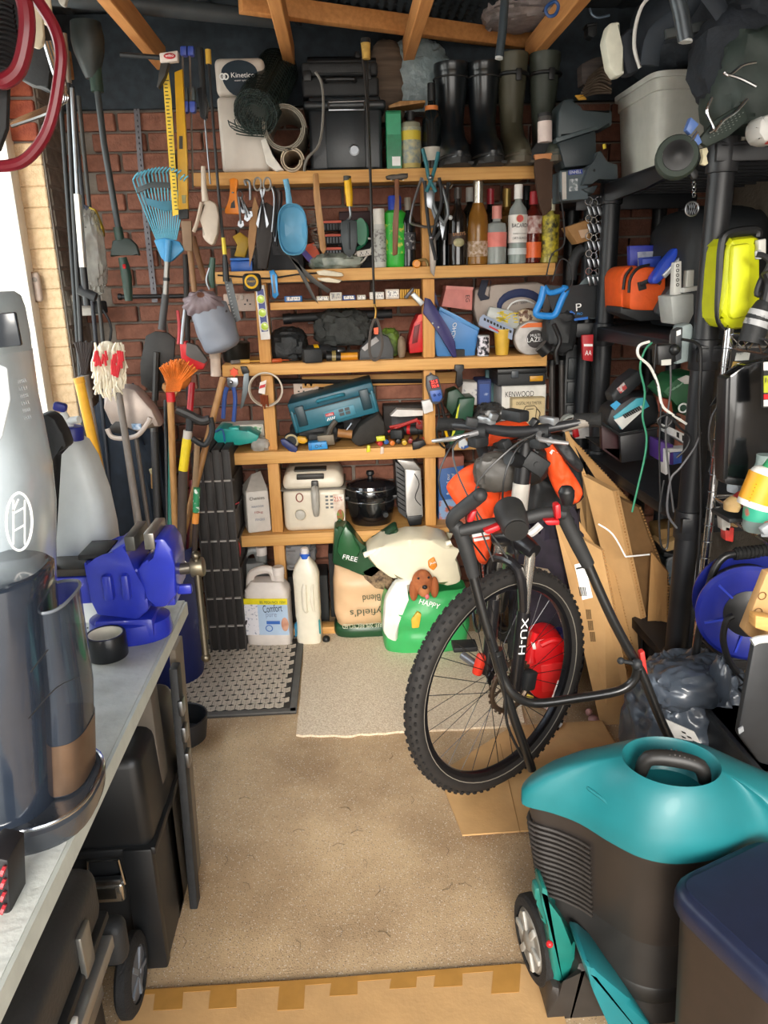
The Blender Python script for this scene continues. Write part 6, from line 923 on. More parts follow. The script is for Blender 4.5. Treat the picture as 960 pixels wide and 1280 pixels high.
# ---------------------------------------------------------------- bicycle
t=T('bicycle','black and white mountain bicycle with knobbly tyres standing behind the folded mower handle','bicycle'); AX=Vector((.425,1.99,.352)); WR=.325; BKB=C('17181a',.3,n=.1,coat=.4)
def wheel(c,rz,disc=True):
    X=L(c,0,0,rz)@L((0,0,0),PI/2,0,0)            # wheel plane: local XY -> turned upright
    k=t.p('tyre',M(X).tor((0,0,0),WR,.0275,n=60,k=12),C('24211f',.75,n=.15,ns=40)); m=M(X)
    for i in range(78):
        a=2*PI*i/78
        for j,(b,s) in enumerate(((-.95,.0),(-.42,.5),(.42,.5),(.95,.0))):
            aa=a+s*2*PI/78*.9; r=WR+.0285*math.cos(b); m.box((r*math.cos(aa),r*math.sin(aa),.0285*math.sin(b)),(.005,.0105,.006),(0,0,aa))
    t.p('tread_knobs',m,C('1c1a19',.8,n=.2),k,kind='stuff'); t.p('wall_stripe',M(X).tor((0,0,.022),WR-.014,.0016,n=60,k=5).tor((0,0,-.022),WR-.014,.0016,n=60,k=5),C('8d877c',.5),k)
    k=t.p('rim',M(X).lathe([(WR-.02,-.012),(WR-.036,-.01),(WR-.039,0),(WR-.036,.01),(WR-.02,.012),(WR-.02,-.012)],n=60),C('26262a',.3,.6)); m=M(X)
    for i in range(32):
        a=2*PI*i/32; s=1 if i%2 else -1; d=(.55 if (i//2)%2 else -.55); m.tube([(.024*math.cos(a+d*2),.024*math.sin(a+d*2),s*.028),((WR-.04)*math.cos(a),(WR-.04)*math.sin(a),s*.003)],.0012,4,sm=1)
    t.p('spokes',m,C('3a3a3c',.3,.8),k); m=M(X)
    for a0 in(20,150,200,320): m.tube([((WR-.033)*math.cos(rad(a0+i*4)),(WR-.033)*math.sin(rad(a0+i*4)),-.0125) for i in range(6)],.005,4,sm=1,flat=.3)
    t.p('rim_decal',m,C('b5472e',.5,ns=60,h2='d9d2cc',lo=.45,hi=.6),k)
    t.p('hub',M(X).cyl((0,0,-.05),(0,0,.05),.014,n=14).cyl((0,0,-.032),(0,0,-.026),.027,n=18).cyl((0,0,.026),(0,0,.032),.027,n=18),C('2c2c2e',.35,.6))
    if disc:
        m=M(X); m.tor((0,0,.04),.075,.008,n=40,k=6,sc=(1,1)); [m.box((.045*math.cos(a),.045*math.sin(a),.04),(.06,.008,.003),(0,0,a+.4)) for a in [2*PI*i/6 for i in range(6)]]; [m.box((.083*math.cos(a),.083*math.sin(a),.04),(.009,.009,.004),(0,0,a)) for a in [2*PI*i/24 for i in range(24)]]
        t.p('brake_disc',m,C('6a5a4c',.35,.8))
RZ=rad(33); wheel(AX,RZ)
fw=Vector((-math.cos(RZ),-math.sin(RZ),0)); sd=Vector((math.sin(RZ),-math.cos(RZ),0))   # forward, and the right-hand side as we see it
up=Vector((.085,.05,.95)).normalized(); crown=AX+up*.40; head=AX+up*.66
m=M(); LEG=C('1c1b1d',.3,n=.1,coat=.4)
for s in(-1,1): m.tube([AX+sd*s*.058,AX+sd*s*.06+up*.24],[.019,.019],14,sm=1)
t.p('fork_lower',m,LEG); m=M(); [m.tube([AX+sd*s*.06+up*.22,AX+sd*s*.06+up*.42],.0145,14,sm=1) for s in(-1,1)]; t.p('fork_stanchion',m,C('c9c2b8',.2,.8)); t.p('fork_arch',M().tube([AX+sd*.06+up*.23-fw*.0,AX+sd*.05+up*.37+fw*.03,AX-sd*.05+up*.37+fw*.03,AX-sd*.06+up*.23],.014,10),LEG); t.p('fork_crown',M().tube([AX+sd*.075+up*.42,AX+up*.44,AX-sd*.075+up*.42],[.022,.03,.022],14),LEG)
a=AX+sd*.081+up*.10; 
lg=AX+sd*.06+Vector((-.009,-.021,0)); t.txt('XU-H',lg+up*.23,lg+up*.12,.018,PRW,nrm=(.0,-1,.1),off=.001,up=(.95,.0,0))
t.p('steerer',M().tube([crown,head+up*.06],.023,16,sm=1),C('1d1d1f',.3)); t.p('head_badge',M().tube([crown+up*.05,crown+up*.12],.0245,16,sm=1),C('c9581f',.4,ns=40,h2='1d1d1f',lo=.5,hi=.55)); t.p('white_band',M().tube([crown+up*.1,crown+up*.2],.0243,16,sm=1),C('b9b4ac',.35))
t.p('stem',M().tube([head,head+fw*.06+up*.02],[.022,.02],14,sm=1),BLK); t.p('red_caliper',M().box(AX-sd*.05+Vector((-.03,0,.035)),(.025,.03,.07),(0,.35,RZ),bev=.01),C('c9331f',.45)); t.p('quick_release',M().tube([AX-sd*.05,AX-sd*.17+up*.015],.006,8,sm=1).tube([AX-sd*.09+up*.006,AX-sd*.17+up*.014],.013,12,sm=1),C('7d7d80',.35,.6)); t.p('caliper',M().box(AX+sd*.07-fw*.04+up*.02,(.04,.035,.06),(0,.2,RZ),bev=.008),BLK2)
hb=head+fw*.05+up*.07; sq=sd; sd=Vector((math.cos(rad(26)),-math.sin(rad(26)),.04)); hb=hb+Vector((0,0,.02)); hl=hb-sd*.215+Vector((0,0,.015)); hr=hb+sd*.19+Vector((0,0,.03))
t.p('handlebar',M().tube([hl-fw*.03,hb-sd*.1+up*.012,hb,hb+sd*.1+up*.012,hr-fw*.03],[.0115,.013,.016,.013,.0115],14),C('26272a',.35))
for s,e in((-1,hl),(1,hr)):
    gi=hb+sd*s*.12+Vector((0,0,.014))-fw*.012; t.p('grip',M().tube([gi,e-fw*.03],.0145,14,sm=1),C('8a837a',.6) if s>0 else RUB); t.p('bar_end',M().tube([e-fw*.03+sd*s*(-.05),e-fw*.03+sd*s*.02],[.0165,.019],14,sm=1),RUB)
    li=hb+sd*s*.085; t.p('lever_clamp',M().tube([li-sd*.012,li+sd*.012],.022,14,sm=1),BLK2); t.p('brake_lever',M().tube([li+fw*.02,li+fw*.06+sd*s*.03-up*.01,li+fw*.055+sd*s*.1-up*.02],[.008,.007,.005],10),C('b9b9bb',.3,.7)); t.p('shifter',M().box(li+fw*.015-up*.025,(.05,.04,.03),(0,0,RZ),bev=.008),BLK2); t.p('shifter_window',M().box(li+up*.03-fw*.01,(.055,.022,.02),(0,0,RZ+PI/2),bev=.004),C('9fa1a3',.3,.5))
for i,(u,v,w_) in enumerate(((-.12,.03,.02),(-.06,.045,.015),(.05,.03,.018),(.09,-.02,.02),(-.03,-.03,.022))): t.p('mount_clip',M().box(hb+sd*u+Vector((0,-.02,v)),(w_*1.6,w_,w_*1.2),(.3*i,.2,.5*i),bev=.003),(BLK2,C('8f9193',.35,.6),BLK,DST,BLK2)[i])
t.p('bell_mount',M().box(hb+up*.045,(.07,.04,.03),(0,0,RZ+PI/2),bev=.006),BLK2)
for i,(s,e) in enumerate(((-.1,-.05),(-.09,.02),(.1,.04),(.08,-.03))): t.p('cable',M().tube([hb+sd*s+fw*.02,hb+sd*s*.9+fw*.11-up*.03,hb+sd*(s*.4+e)+fw*.13-up*.15,AX+sd*e+up*.38+fw*.04],.0026,6),(BLK,C('4a4a4a',.4))[i%2])
# frame going straight back to the rear wheel
RA=Vector((.63,3.0,.352)); BBk=Vector((.55,2.62,.30)); STP=Vector((.59,2.74,.78)); ht=crown+up*.17; hb_=crown+up*.07
t.p('frame',M().tube([ht,STP],.019,12,sm=1).tube([hb_,BBk],.024,12,sm=1).tube([BBk,STP],.018,12,sm=1).tube([BBk+Vector((.05,0,0)),RA+Vector((.05,0,0))],.01,10,sm=1).tube([BBk-Vector((.05,0,0)),RA-Vector((.05,0,0))],.01,10,sm=1).tube([STP+Vector((.03,0,-.06)),RA+Vector((.05,0,0))],.009,10,sm=1).tube([STP-Vector((.03,0,.06)),RA-Vector((.05,0,0))],.009,10,sm=1),BKB)
wheel(RA,rad(94),False); t.p('seat_post',M().tube([STP,STP+Vector((.01,.05,.1))],.014,12,sm=1),STL); t.p('saddle',M(L(STP+Vector((.012,.06,.11)))).blob((0,0,0),(.06,.12,.025),.03,2,.7,3,24,14).put([]),BLK)
cr_=BBk+Vector((-.09,0,0)); t.p('crank_set',M(L(cr_,0,PI/2,0)).tor((0,0,0),.085,.006,n=32).cyl((0,0,-.004),(0,0,.004),.02),DST); [t.p('pedal',M().box(BBk+Vector((s*.15,s*.1,s*.1)),(.09,.07,.02),bev=.005),BLK2) for s in(-1,1)]; t.done()
# jacket over the handlebars, bags below
OJ=C('f0501a',.7,n=.06,ns=8,b=.15,bs=90); t=T('cycling_jacket','orange and black jacket draped behind the bicycle handlebars','jacket')
def cloth(P,Y,th,amp,seed,mat_,nm,fr=26,grid=.012):
    """soft folded cloth patch filling a photo outline"""
    xs=[p[0] for p in P]; ys=[p[1] for p in P]; m=M(Y=Y); n=len(P); cx=sum(xs)/n; cy=sum(ys)/n; Q=cr([Vector((p[0],p[1],0)) for p in P],4,True); N=len(Q); rows=[]
    for j in range(9):
        k=j/8; rows.append([(cx+(q.x-cx)*k,cy+(q.y-cy)*k,k) for q in Q])
    def pos(a,front):
        x,y,k=a; b=at(x,y,Y); w=noise.noise(Vector((b.x*fr,b.z*fr*.7,seed)))+.5*noise.noise(Vector((b.x*fr*2,b.z*fr*2,seed+5))); return b+Vector((0,(-1 if front else 1)*(th*math.sqrt(max(0,1-k**3))+.003)+(amp*w if front else 0),0))
    for fr_ in(True,False):
        g=[[m.bm.verts.new(pos(a,fr_)) for a in r] for r in rows[1:]]; c=m.bm.verts.new(pos(rows[0][0],fr_))
        for i in range(N): m.bm.faces.new((c,g[0][i],g[0][(i+1)%N]))
        for A,B in zip(g,g[1:]):
            for i in range(N): m.bm.faces.new((A[i],A[(i+1)%N],B[(i+1)%N],B[i]))
        if fr_: g1=g
    for i in range(N): m.bm.faces.new((g1[-1][i],g1[-1][(i+1)%N],g[-1][(i+1)%N],g[-1][i]))
    return t.p(nm,m,mat_,ang=80)
cloth([(560,604),(585,582),(612,580),(625,600),(622,630),(604,652),(580,640),(562,618)],2.22,.035,.03,1,OJ,'sleeve'); cloth([(605,590),(640,582),(652,612),(630,655),(606,690),(598,660),(600,620)],2.26,.03,.03,2,OJ,'sleeve')
cloth([(592,546),(618,530),(650,525),(662,535),(640,550),(610,558)],2.3,.04,.02,3,OJ,'shoulder'); cloth([(676,550),(690,552),(712,585),(726,610),(720,628),(700,624),(684,590)],2.2,.03,.025,4,OJ,'side_panel')
cloth([(600,535),(640,526),(690,545),(722,580),(728,620),(700,640),(660,650),(620,620),(595,560)],2.36,.05,.03,5,BLK2,'black_body'); cloth([(688,545),(705,548),(728,580),(722,590),(700,568)],2.17,.02,.015,6,BLK2,'black_flash')
cloth([(592,668),(612,664),(613,690),(606,705),(596,698)],2.2,.015,.015,7,OJ,'cuff'); t.p('reflective_strip',M(Y=2.17).pg([(590,668),(612,664),(612,668),(591,672)],.006).pg([(592,674),(612,671),(612,674),(593,677)],.006).pg([(690,562),(697,566),(693,572),(687,566)],.005),PRW); t.done()
t=T('handlebar_bag','dark grey crumpled bag hanging under the handlebar','bag'); m=M().blob(at(645,580,2.2),(.085,.045,.06),.14,3,.7,4,36,24,False); t.p('bag',m.put([]),C('1d1c1b',.5,n=.2)); t.p('lining',M().blob(at(622,590,2.1),(.06,.03,.05),.15,3,.7,8,24,16,False).put([]),C('4d4a46',.4,n=.2)); t.p('camera_mount',M(L(at(668,578,2.02),0,.6,0)).box((0,0,0),(.07,.05,.05),bev=.006).cyl((0,-.026,0),(0,-.03,0),.008),BLK2); t.done()
t=T('dark_clothes','dark purple-black clothes heap behind the bicycle fork','clothes'); t.p('heap',M().blob((at(690,720,2.5).x,2.55,.32),(.12,.12,.4),.12,3,.7,6,40,30).put([]),C('1e1624',.8,n=.3)); t.p('white_tube',M(Y=2.4).pt([(642,658),(660,668),(676,656)],.014,8),C('d6d3d0',.4)); t.done()
S('white_card','torn white card lying behind the bicycle tyre','card',M(Y=2.2).pg([(655,712),(690,718),(692,724),(668,732),(655,735)],.05,.002),C('d9c9b0',.7))
S('blue_lattice','purple-blue plastic basket behind the spokes','basket',M().blob((at(678,765,2.5).x,2.4,.2),(.09,.08,.1),.1,5,.6,5,30,20).put([]),C('2a2a66',.5,n=.3,ns=20))
# red fuel can
t=T('fuel_can','red plastic fuel can with yellow label behind the front wheel','fuel can'); m=M(Y=2.28); RC=C('d31219',.35,n=.05,coat=.3); k=t.p('can',m.pg([(660,822),(672,800),(690,795),(706,800),(714,830),(715,872),(700,882),(668,874),(656,856)],.13,.02),RC); t.p('spout',M(Y=2.3).pt([(663,825),(666,805),(670,790)],[.026,.016,.013],12),RC); t.p('handle',M(Y=2.27).pt([(676,806),(692,800),(706,806),(708,818)],.012,10),RC); t.p('spout_band',M(Y=2.3).pt([(664,806),(668,805)],.02,12),C('e8e0da',.5)); t.p('label_panel',M(Y=2.275).pg([(706,806),(713,808),(712,822),(707,820)],.01,.002),C('e3c23a',.5)); t.p('label_panel',M(Y=2.276).pg([(655,866),(668,872),(666,878),(656,872)],.01,.002),C('e3d25a',.5)); t.p('ridge',M(Y=2.275).pg([(676,832),(704,828),(706,862),(678,866)],.01,.004),C('e02a2a',.35)); t.done()
S('white_cable_loop','thin white cable looped on floor under the wheel','cable',M().tube([at(x,y,Z=.02) for x,y in((632,895),(640,885),(660,880),(690,888),(702,905),(688,912))],.004,6),C('d9d6d2',.5))
S('pink_ball','pinkish rounded lump on floor right of tyre','lump',M().sph(at(742,900,2.3),(.02,.02,.018),14,10).sph(at(736,890,2.3),(.012,.012,.014),12,8),C('b98a84',.6))
# ---------------------------------------------------------------- flattened cardboard stack leaning to the right
def board4(name,lb,Q,th,mat_,grp='flattened boxes leaning by the rack',extra=None):
    t=T(name,lb,'cardboard',grp); P=[at(x,y,Y) for x,y,Y in Q]; n=(P[1]-P[0]).cross(P[3]-P[0]).normalized(); n=n if n.x>0 else -n
    t.p('panel',M().prism(P,[v+n*th for v in P],0),mat_); m=M(); a,b=P[1]+n*th/2,P[2]+n*th/2; N=max(8,int((b-a).length/.011)); ex=(P[1]-P[0]).normalized()
    for i in range(N): 
        c=a.lerp(b,(i+.5)/N); m.box(c+ex*.002,(.004,.004,.007),(i*.3,.2,.4))
    t.p('corrugated_edge',m,CARD2,kind='stuff')
    if extra: extra(t)
    return t.done()
def fx(t):
    t.p('shipping_label',M(Y=2.14).pg([(718,706),(731,703),(741,747),(728,750)],.002),PRW); m=M(Y=2.138); [m.pg([(723+i*1.9+y*.0,734),(724+i*1.9,733.6),(726+i*1.9,745),(725+i*1.9,745.4)],.001) for i,y in enumerate([0]*5)]; m.pg([(720,710),(729,708),(729.5,710),(720.5,712)],.001); t.p('barcode',m,PRN)
    m=M(Y=2.22); [m.pg([(732+i*2.2+j*2.5,762+j*14),(734+i*2.2+j*2.5,762+j*14),(735.2+i*2.2+j*2.5,774+j*14),(733.4+i*2.2+j*2.5,774+j*14)],.001) for i in range(3) for j in range(3)]; t.p('print_lines',m,C('6a4f2c',.7))
board4('cardboard_sheet','nearest flattened box leaning behind the mower handle with white shipping label',[(694,654,2.42),(752,688,2.32),(800,925,2.25),(757,936,2.25)],.02,CARD,extra=fx)
board4('cardboard_sheet','second flattened box behind the shipping label one',[(716,640,2.5),(768,716,2.42),(812,900,2.3),(775,900,2.3)],.02,CARD2)
board4('cardboard_sheet','tall flattened box with a white strap and handle shadow',[(728,594,2.62),(766,614,2.5),(818,850,2.36),(780,800,2.4)],.03,CARD,extra=lambda t:t.p('white_strap',M(Y=2.4).pt([(748,655),(766,668),(782,696)],.003,6,flat=.4).pt([(782,696),(812,693)],.003,6),PRW))
board4('cardboard_sheet','flattened box leaning furthest left behind the jacket',[(706,540,2.75),(726,590,2.62),(770,700,2.6),(730,690,2.7)],.015,CARD)
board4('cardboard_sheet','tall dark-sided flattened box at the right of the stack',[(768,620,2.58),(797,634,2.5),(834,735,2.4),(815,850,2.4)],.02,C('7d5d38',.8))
board4('cardboard_sheet','rightmost flattened box reaching down to the floor',[(814,690,2.42),(834,715,2.38),(833,838,2.36),(806,845,2.36)],.015,CARD2)
board4('cardboard_sheet','narrow flap of cardboard standing at the back of the stack',[(706,538,2.8),(722,556,2.76),(800,640,2.6),(760,622,2.65)],.01,CARD2)
# ---------------------------------------------------------------- lawn mower with folded handle and grass box
TL=C('166a6f',.48,n=.07,ns=10,coat=.06); MBK=C('2a2522',.42,n=.1,ns=8)
t=T('lawn_mower','green and black lawn mower with its grass box on and handle folded upright','lawn mower')
Zr=.50; rim=[at(x,y,Z=Zr) for x,y in((653,992),(662,972),(690,962),(740,958),(800,952),(850,952),(900,960),(960,985),(1010,1005),(1030,1030),(1000,1050),(955,1040),(905,1058),(850,1066),(805,1059),(765,1040),(725,1016),(690,1003))]
rim=cr(rim,4,True); ctr=at(835,985,Z=Zr); hc=at(838,952,Z=.60)
N=len(rim); rows=[]; ov=[]
ex=(at(898,962,Z=.60)-at(780,948,Z=.60)); ea=ex.length/2; ex.normalize(); ey=Vector((-ex.y,ex.x,0)); oc=(at(898,962,Z=.60)+at(780,948,Z=.60))/2; eb=.075
def ovp(d,k,z): 
    u,v=d.dot(ex),d.dot(ey); L_=math.sqrt((u/ea)**2+(v/eb)**2); return oc+(ex*u+ey*v)/L_*k-Vector((0,0,oc.z-z))
m=M()
dirs=[(p-Vector((oc.x,oc.y,p.z))) for p in rim]; dirs=[Vector((d.x,d.y,0)) for d in dirs]
prof=[('o',.02,.545),('o',.80,.545),('o',.93,.56),('o',1.0,.602),('o',1.05,.608)]
for kind,k,z in prof: rows.append([ovp(d,k,z) for d in dirs])
o1=[ovp(d,1.06,.606) for d in dirs]
for f,z in((.12,.602),(.3,.592),(.55,.572),(.78,.545),(.93,.52),(1.0,Zr+.004)): rows.append([Vector((a.x+(b.x-a.x)*f,a.y+(b.y-a.y)*f,z)) for a,b in zip(o1,rim)])
rows.append([Vector((b.x,b.y,Zr-.025)) for b in rim]); rows.append([Vector((ctr.x+(b.x-ctr.x)*.96,ctr.y+(b.y-ctr.y)*.96,Zr-.027)) for b in rim])
g=[[m.bm.verts.new(v) for v in r] for r in rows]
for A,B in zip(g,g[1:]):
    for i in range(N): m.bm.faces.new((A[i],A[(i+1)%N],B[(i+1)%N],B[i]))
m.bm.faces.new(g[0]); m.bm.faces.new(g[-1]); k=t.p('grass_box_lid',m,TL,ang=40)
hA,hB=at(800,944,Z=.60),at(868,972,Z=.60); hA,hB=oc-ex*ea*.62,oc+ex*ea*.75; t.p('carry_handle',M().tube([hA-Vector((0,0,.03)),hA+ex*.012+Vector((0,0,.006)),(hA+hB)/2+Vector((0,0,.012)),hB-ex*.012+Vector((0,0,.002)),hB-Vector((0,0,.03))],[.012,.015,.016,.015,.012],12),C('23211f',.5,n=.1),k); m=M(); [m.sph(hA.lerp(hB,.25+i*.075)+Vector((0,.008*s,.027-.03*abs(.25+i*.075-.5))),.0022,6,4) for i in range(8) for s in(-1,1)]; t.p('grip_dots',m,C('3f3b38',.5),k,kind='stuff')
t.p('moulded_rib',M().tube([at(735,985,Z=.55),at(755,1000,Z=.545),at(778,1022,Z=.53)],.004,6),TL,k); t.p('hinge_tab',M().tube([at(724,962,Z=.525),at(745,955,Z=.56),at(762,950,Z=.575)],[.012,.016,.01],8),TL,k)
# black box below the lid
body=[Vector((ctr.x+(b.x-ctr.x)*.95,ctr.y+(b.y-ctr.y)*.95,0)) for b in rim]
def bl(s,z): return [Vector((ctr.x+(b.x-ctr.x)*s,ctr.y+(b.y-ctr.y)*s,z)) for b in body]
k=t.p('grass_box',loftr([bl(.80,.245),bl(.86,.25),bl(.93,.36),bl(.965,.43),bl(.985,.445),bl(.995,.475)]),MBK,ang=40)
seg=[i for i in range(N) if .0<=0 or True]; left=sorted(range(N),key=lambda i:rim[i].x)
# louvres on the left end: follow the outline from the back-left corner to the front-left corner
iL=min(range(N),key=lambda i:(rim[i]-at(660,980,Z=Zr)).length); iR=min(range(N),key=lambda i:(rim[i]-at(738,1024,Z=Zr)).length)
step=-1 if (iL-iR)%N<(iR-iL)%N else 1; idx=[]; i=iL
while True:
    idx.append(i)
    if i==iR or len(idx)>N: break
    i=(i+step)%N
for j in range(15):
    z=.435-j*.0125; s=.985-.10*max(0,(.43-z))/.18; P=[Vector((ctr.x+(body[i].x-ctr.x)*s*1.012,ctr.y+(body[i].y-ctr.y)*s*1.012,z-.012*(q/len(idx)))) for q,i in enumerate(idx)]
    t.p('louvre',M().tube(P,.0036,5,sm=1),C('2d2926',.45,n=.1),k)
# deck, wheels
t.p('deck',loftr([bl(.70,.035),bl(.82,.045),bl(.84,.16),bl(.78,.25)]),C('24211f',.5,n=.12)); t.p('deck_band',loftr([bl(.835,.10),bl(.85,.105),bl(.85,.135),bl(.835,.14)]),C('1a1816',.5)); GT=C('17695f',.4,n=.06); wc=at(671,1181,1.315); wn=Vector((-.985,-.17,.0)); wq=wn.to_track_quat('Z','Y').to_matrix().to_4x4(); Xw=Matrix.Translation((wc.x,wc.y,.095))@wq
k=t.p('wheel',M(Xw).lathe([(.069,-.014),(.088,-.014),(.094,-.01),(.094,.012),(.088,.018),(.07,.02),(.069,-.014)],n=40),RUB); t.p('wheel_hub',M(Xw).lathe([(.068,.014),(.06,.02),(.03,.018),(.018,.026),(0,.026)],n=30),C('807d76',.4,n=.08),k); m=M(Xw); [m.box((.042*math.cos(a),.042*math.sin(a),.022),(.04,.014,.007),(0,0,a),bev=.002) for a in [2*PI*i/6 for i in range(6)]]; t.p('hub_spoke',m,C('a09d95',.4),k)
Xr=Matrix.Translation((wc.x+.42,wc.y-.18,.095))@wq; t.p('wheel',M(Xr).lathe([(.06,-.022),(.088,-.022),(.094,-.015),(.094,.015),(.088,.022),(.0,.024)],n=30),RUB)
def pz(L_,Y): return [(x,y) for x,y in L_]
t.p('motor_cover',M(Y=1.22).pg([(676,1108),(684,1112),(694,1150),(722,1180),(720,1208),(710,1242),(690,1236),(686,1160),(678,1130)],.06,.012),GT); t.p('side_arm',M(Y=1.24).pg([(668,1112),(682,1108),(688,1130),(684,1160),(676,1150),(674,1128),(668,1126)],.03,.006),GT); t.p('red_button',M().sph(at(687,1180,1.218),.0075,10,8),RED)
t.p('front_deck',M(Y=1.2).pg([(688,1232),(712,1240),(722,1205),(735,1204),(770,1270),(790,1330),(690,1330),(684,1270)],.08,.02),C('2c2825',.45,n=.12)); t.p('teal_strut',M(Y=1.13).pg([(728,1204),(745,1212),(790,1250),(815,1285),(840,1330),(790,1330),(760,1280),(742,1240)],.12,.015),TL); t.p('lower_hood',M(Y=1.22).pg([(780,1190),(860,1200),(960,1180),(960,1330),(820,1330),(790,1260)],.2,.02),C('1f1c1a',.5,n=.1))
# folded handle
H0=C('191919',.35,n=.1,coat=.3); Y=1.62
lt=[(665,962,.02),(656,935,.02),(640,890,.03),(625,836,.04)]; t.p('lower_tube',M(Y=Y).pt(lt,.0115,12),H0); t.p('lower_tube',M(Y=Y).pt([(842,932,.0),(826,900,.0),(806,850,.02),(796,826,.03)],.0115,12),H0)
t.p('brace_tube',M(Y=Y).pt([(622,820,.03),(629,846,.03),(642,868,.02),(668,879,.02),(720,873,.02),(772,864,.02),(792,851,.02),(797,836,.02)],.0115,12),H0)
t.p('upper_tube',M(Y=Y).pt([(591,718,.06),(606,775,.05),(626,838,.04)],.012,12),H0); t.p('upper_tube',M(Y=Y).pt([(735,706,.06),(766,775,.04),(797,832,.03)],.012,12),H0)
GR=C('262728',.6,n=.08); t.p('grip_tube',M(Y=Y).pt([(592,720,.06),(584,690,.06),(574,662,.06),(565,655,.06),(568,645,.05),(584,632,.04),(599,620,.02)],[.015,.018,.018,.014,.016,.018,.017],14),GR); t.p('grip_tube',M(Y=Y).pt([(735,706,.06),(722,680,.06),(706,648,.06),(704,636,.05),(708,630,.04)],[.016,.018,.017,.014,.013],14),GR)
t.p('knob',M(Y=Y+.03).pt([(709,630),(709,622),(708,614),(708,608)],[.012,.017,.019,.012],14).put([]),BLK); t.p('left_end',M().sph(at(600,619,Y+.015),.0172,12,10),GR)
t.p('cross_bar',M(Y=Y+.05).pt([(574,664),(605,657),(640,652),(680,642),(706,642)],[.014,.0155,.016,.016,.014],14),GR); c=at(640,648,Y+.03); X=L(c)@Matrix(((1,0,0,0),(0,.96,-.28,0),(0,.28,.96,0),(0,0,0,1)))
t.p('switch_housing',M(X@L((0,0,0),PI/2)).lathe([(.03,-.042),(.036,-.038),(.036,.0),(.03,.042),(.027,.046),(0,.048)],n=32,sc=(1,1)),C('2a2a2a',.55,n=.08)); t.p('housing_cap',M(X@L((0,0,0),PI/2)).lathe([(.027,.047),(.027,.052),(0,.053)],n=28),C('1f1f1f',.5))
for P in([(590,640),(597,638),(592,652),(584,654)],[(604,664),(624,656),(627,662),(610,669)],[(694,612+20),(701,630),(702,648),(695,650)],[(680,651),(700,650),(700,657),(684,657)]): t.p('red_lever',M(Y=Y+.015).pg([(x-(12 if x>690 and y<660 and P[0][1]==632 else 0)+(12 if P[0][1]==632 else 0),y) for x,y in P],.03,.004),RED)
t.p('pivot_knob',M().sph(at(796,830,Y-.0),.014,12,8).sph(at(776,826,Y),.009,10,8).cyl(at(776,826,Y),at(796,830,Y),.005),BLK2); t.p('red_clip',M(Y=Y+.02).pg([(800,817),(806,814),(811,850),(804,853)],.02,.003),C('c9342e',.45)); t.p('pivot_sleeve',M(Y=Y).pt([(620,812,.042),(627,838,.04)],.017,12,sm=1),H0)
t.p('power_cable',M(Y=Y+.02).pt([(612,800),(630,860),(634,905),(652,945)],.004,6).pt([(616,640),(640,700),(628,780)],.0001,3),BLK); t.done()
# ---------------------------------------------------------------- storage bin lower right
t=T('storage_bin','dark brown plastic storage bin with a navy lid at the lower right','storage bin'); zl=.5; A=at(827,1106,Z=zl); B=at(962,1042,Z=zl); Cc=at(990,1262,Z=zl); D=B+(Cc-A); NV=C('1c2238',.42,n=.08); BN=C('2e241e',.5,n=.1)
c=(B+Cc)/2; ins=lambda p,k,z: Vector((c.x+(p.x-c.x)*k,c.y+(p.y-c.y)*k,z))
Q=[A,B,D,Cc]
def rq(k,z,r=.06,n=5):
    out=[]
    for i in range(4):
        p=ins(Q[i],k,z); a=ins(Q[i-1],k,z); b=ins(Q[(i+1)%4],k,z); u=(a-p).normalized()*r; v=(b-p).normalized()*r
        for j in range(n+1): s=j/n; out.append(p+u*(1-s)**2+v*s**2)
    return out
t.p('tub',loftr([rq(.80,.0),rq(.82,.02),rq(.93,.44),rq(.95,.47)]),BN); t.p('lid',loftr([rq(.985,zl-.035),rq(1.0,zl-.03),rq(1.0,zl-.012),rq(.985,zl+.0),rq(.93,zl+.008)]),NV,ang=45); t.p('lid_panel',loftr([rq(.86,zl+.006,.03),rq(.85,zl+.011,.03)]),NV); t.done()
S('beige_tube_end','beige plastic tube end between the mower and storage bin','tube',M(Y=1.16).pt([(836,1238),(846,1262),(862,1300)],.012,12),C('8a7b6a',.5))
# ---------------------------------------------------------------- black plastic racks along the right wall
RK=C('1d1f23',.42,n=.12,ns=14); RKS=C('26282c',.5,n=.12,ns=14); R1,R2,R3,R4=1.82,1.305,.80,.33
t=T('plastic_rack','large black plastic shelving rack with round posts along right wall','rack'); ya,yb,xa,xb=2.14,3.0,1.02,1.44
for z in(R1,R2,R3,R4):
    t.p('shelf',M().box(((xa+xb)/2,(ya+yb)/2,z-.012),(xb-xa+.07,yb-ya+.08,.022),bev=.01),RKS); m=M()
    P=[(ya-.035,z-.02),(ya+.12,z-.035),(ya+.43,z-.062 if z>1.7 else z-.045),(yb-.12,z-.07 if z>1.7 else z-.05),(yb+.035,z-.06),(yb+.035,z-.004),(ya-.035,z-.004)]
    m.prism([Vector((xa-.035,y,zz)) for y,zz in P],[Vector((xa-.02,y,zz)) for y,zz in P],.003); t.p('front_apron',m,RK); m=M(); P=[(xa-.035,z-.05),(xb+.03,z-.05),(xb+.03,z-.004),(xa-.035,z-.004)]; m.prism([Vector((x,ya-.04,zz)) for x,zz in P],[Vector((x,ya-.025,zz)) for x,zz in P],.003); t.p('end_apron',m,RK)
    m=M(); [m.box(((xa+xb)/2,ya+.06+i*.08,z-.03),(xb-xa,.012,.02)) for i in range(11)]; t.p('rib',m,RK,kind='stuff')
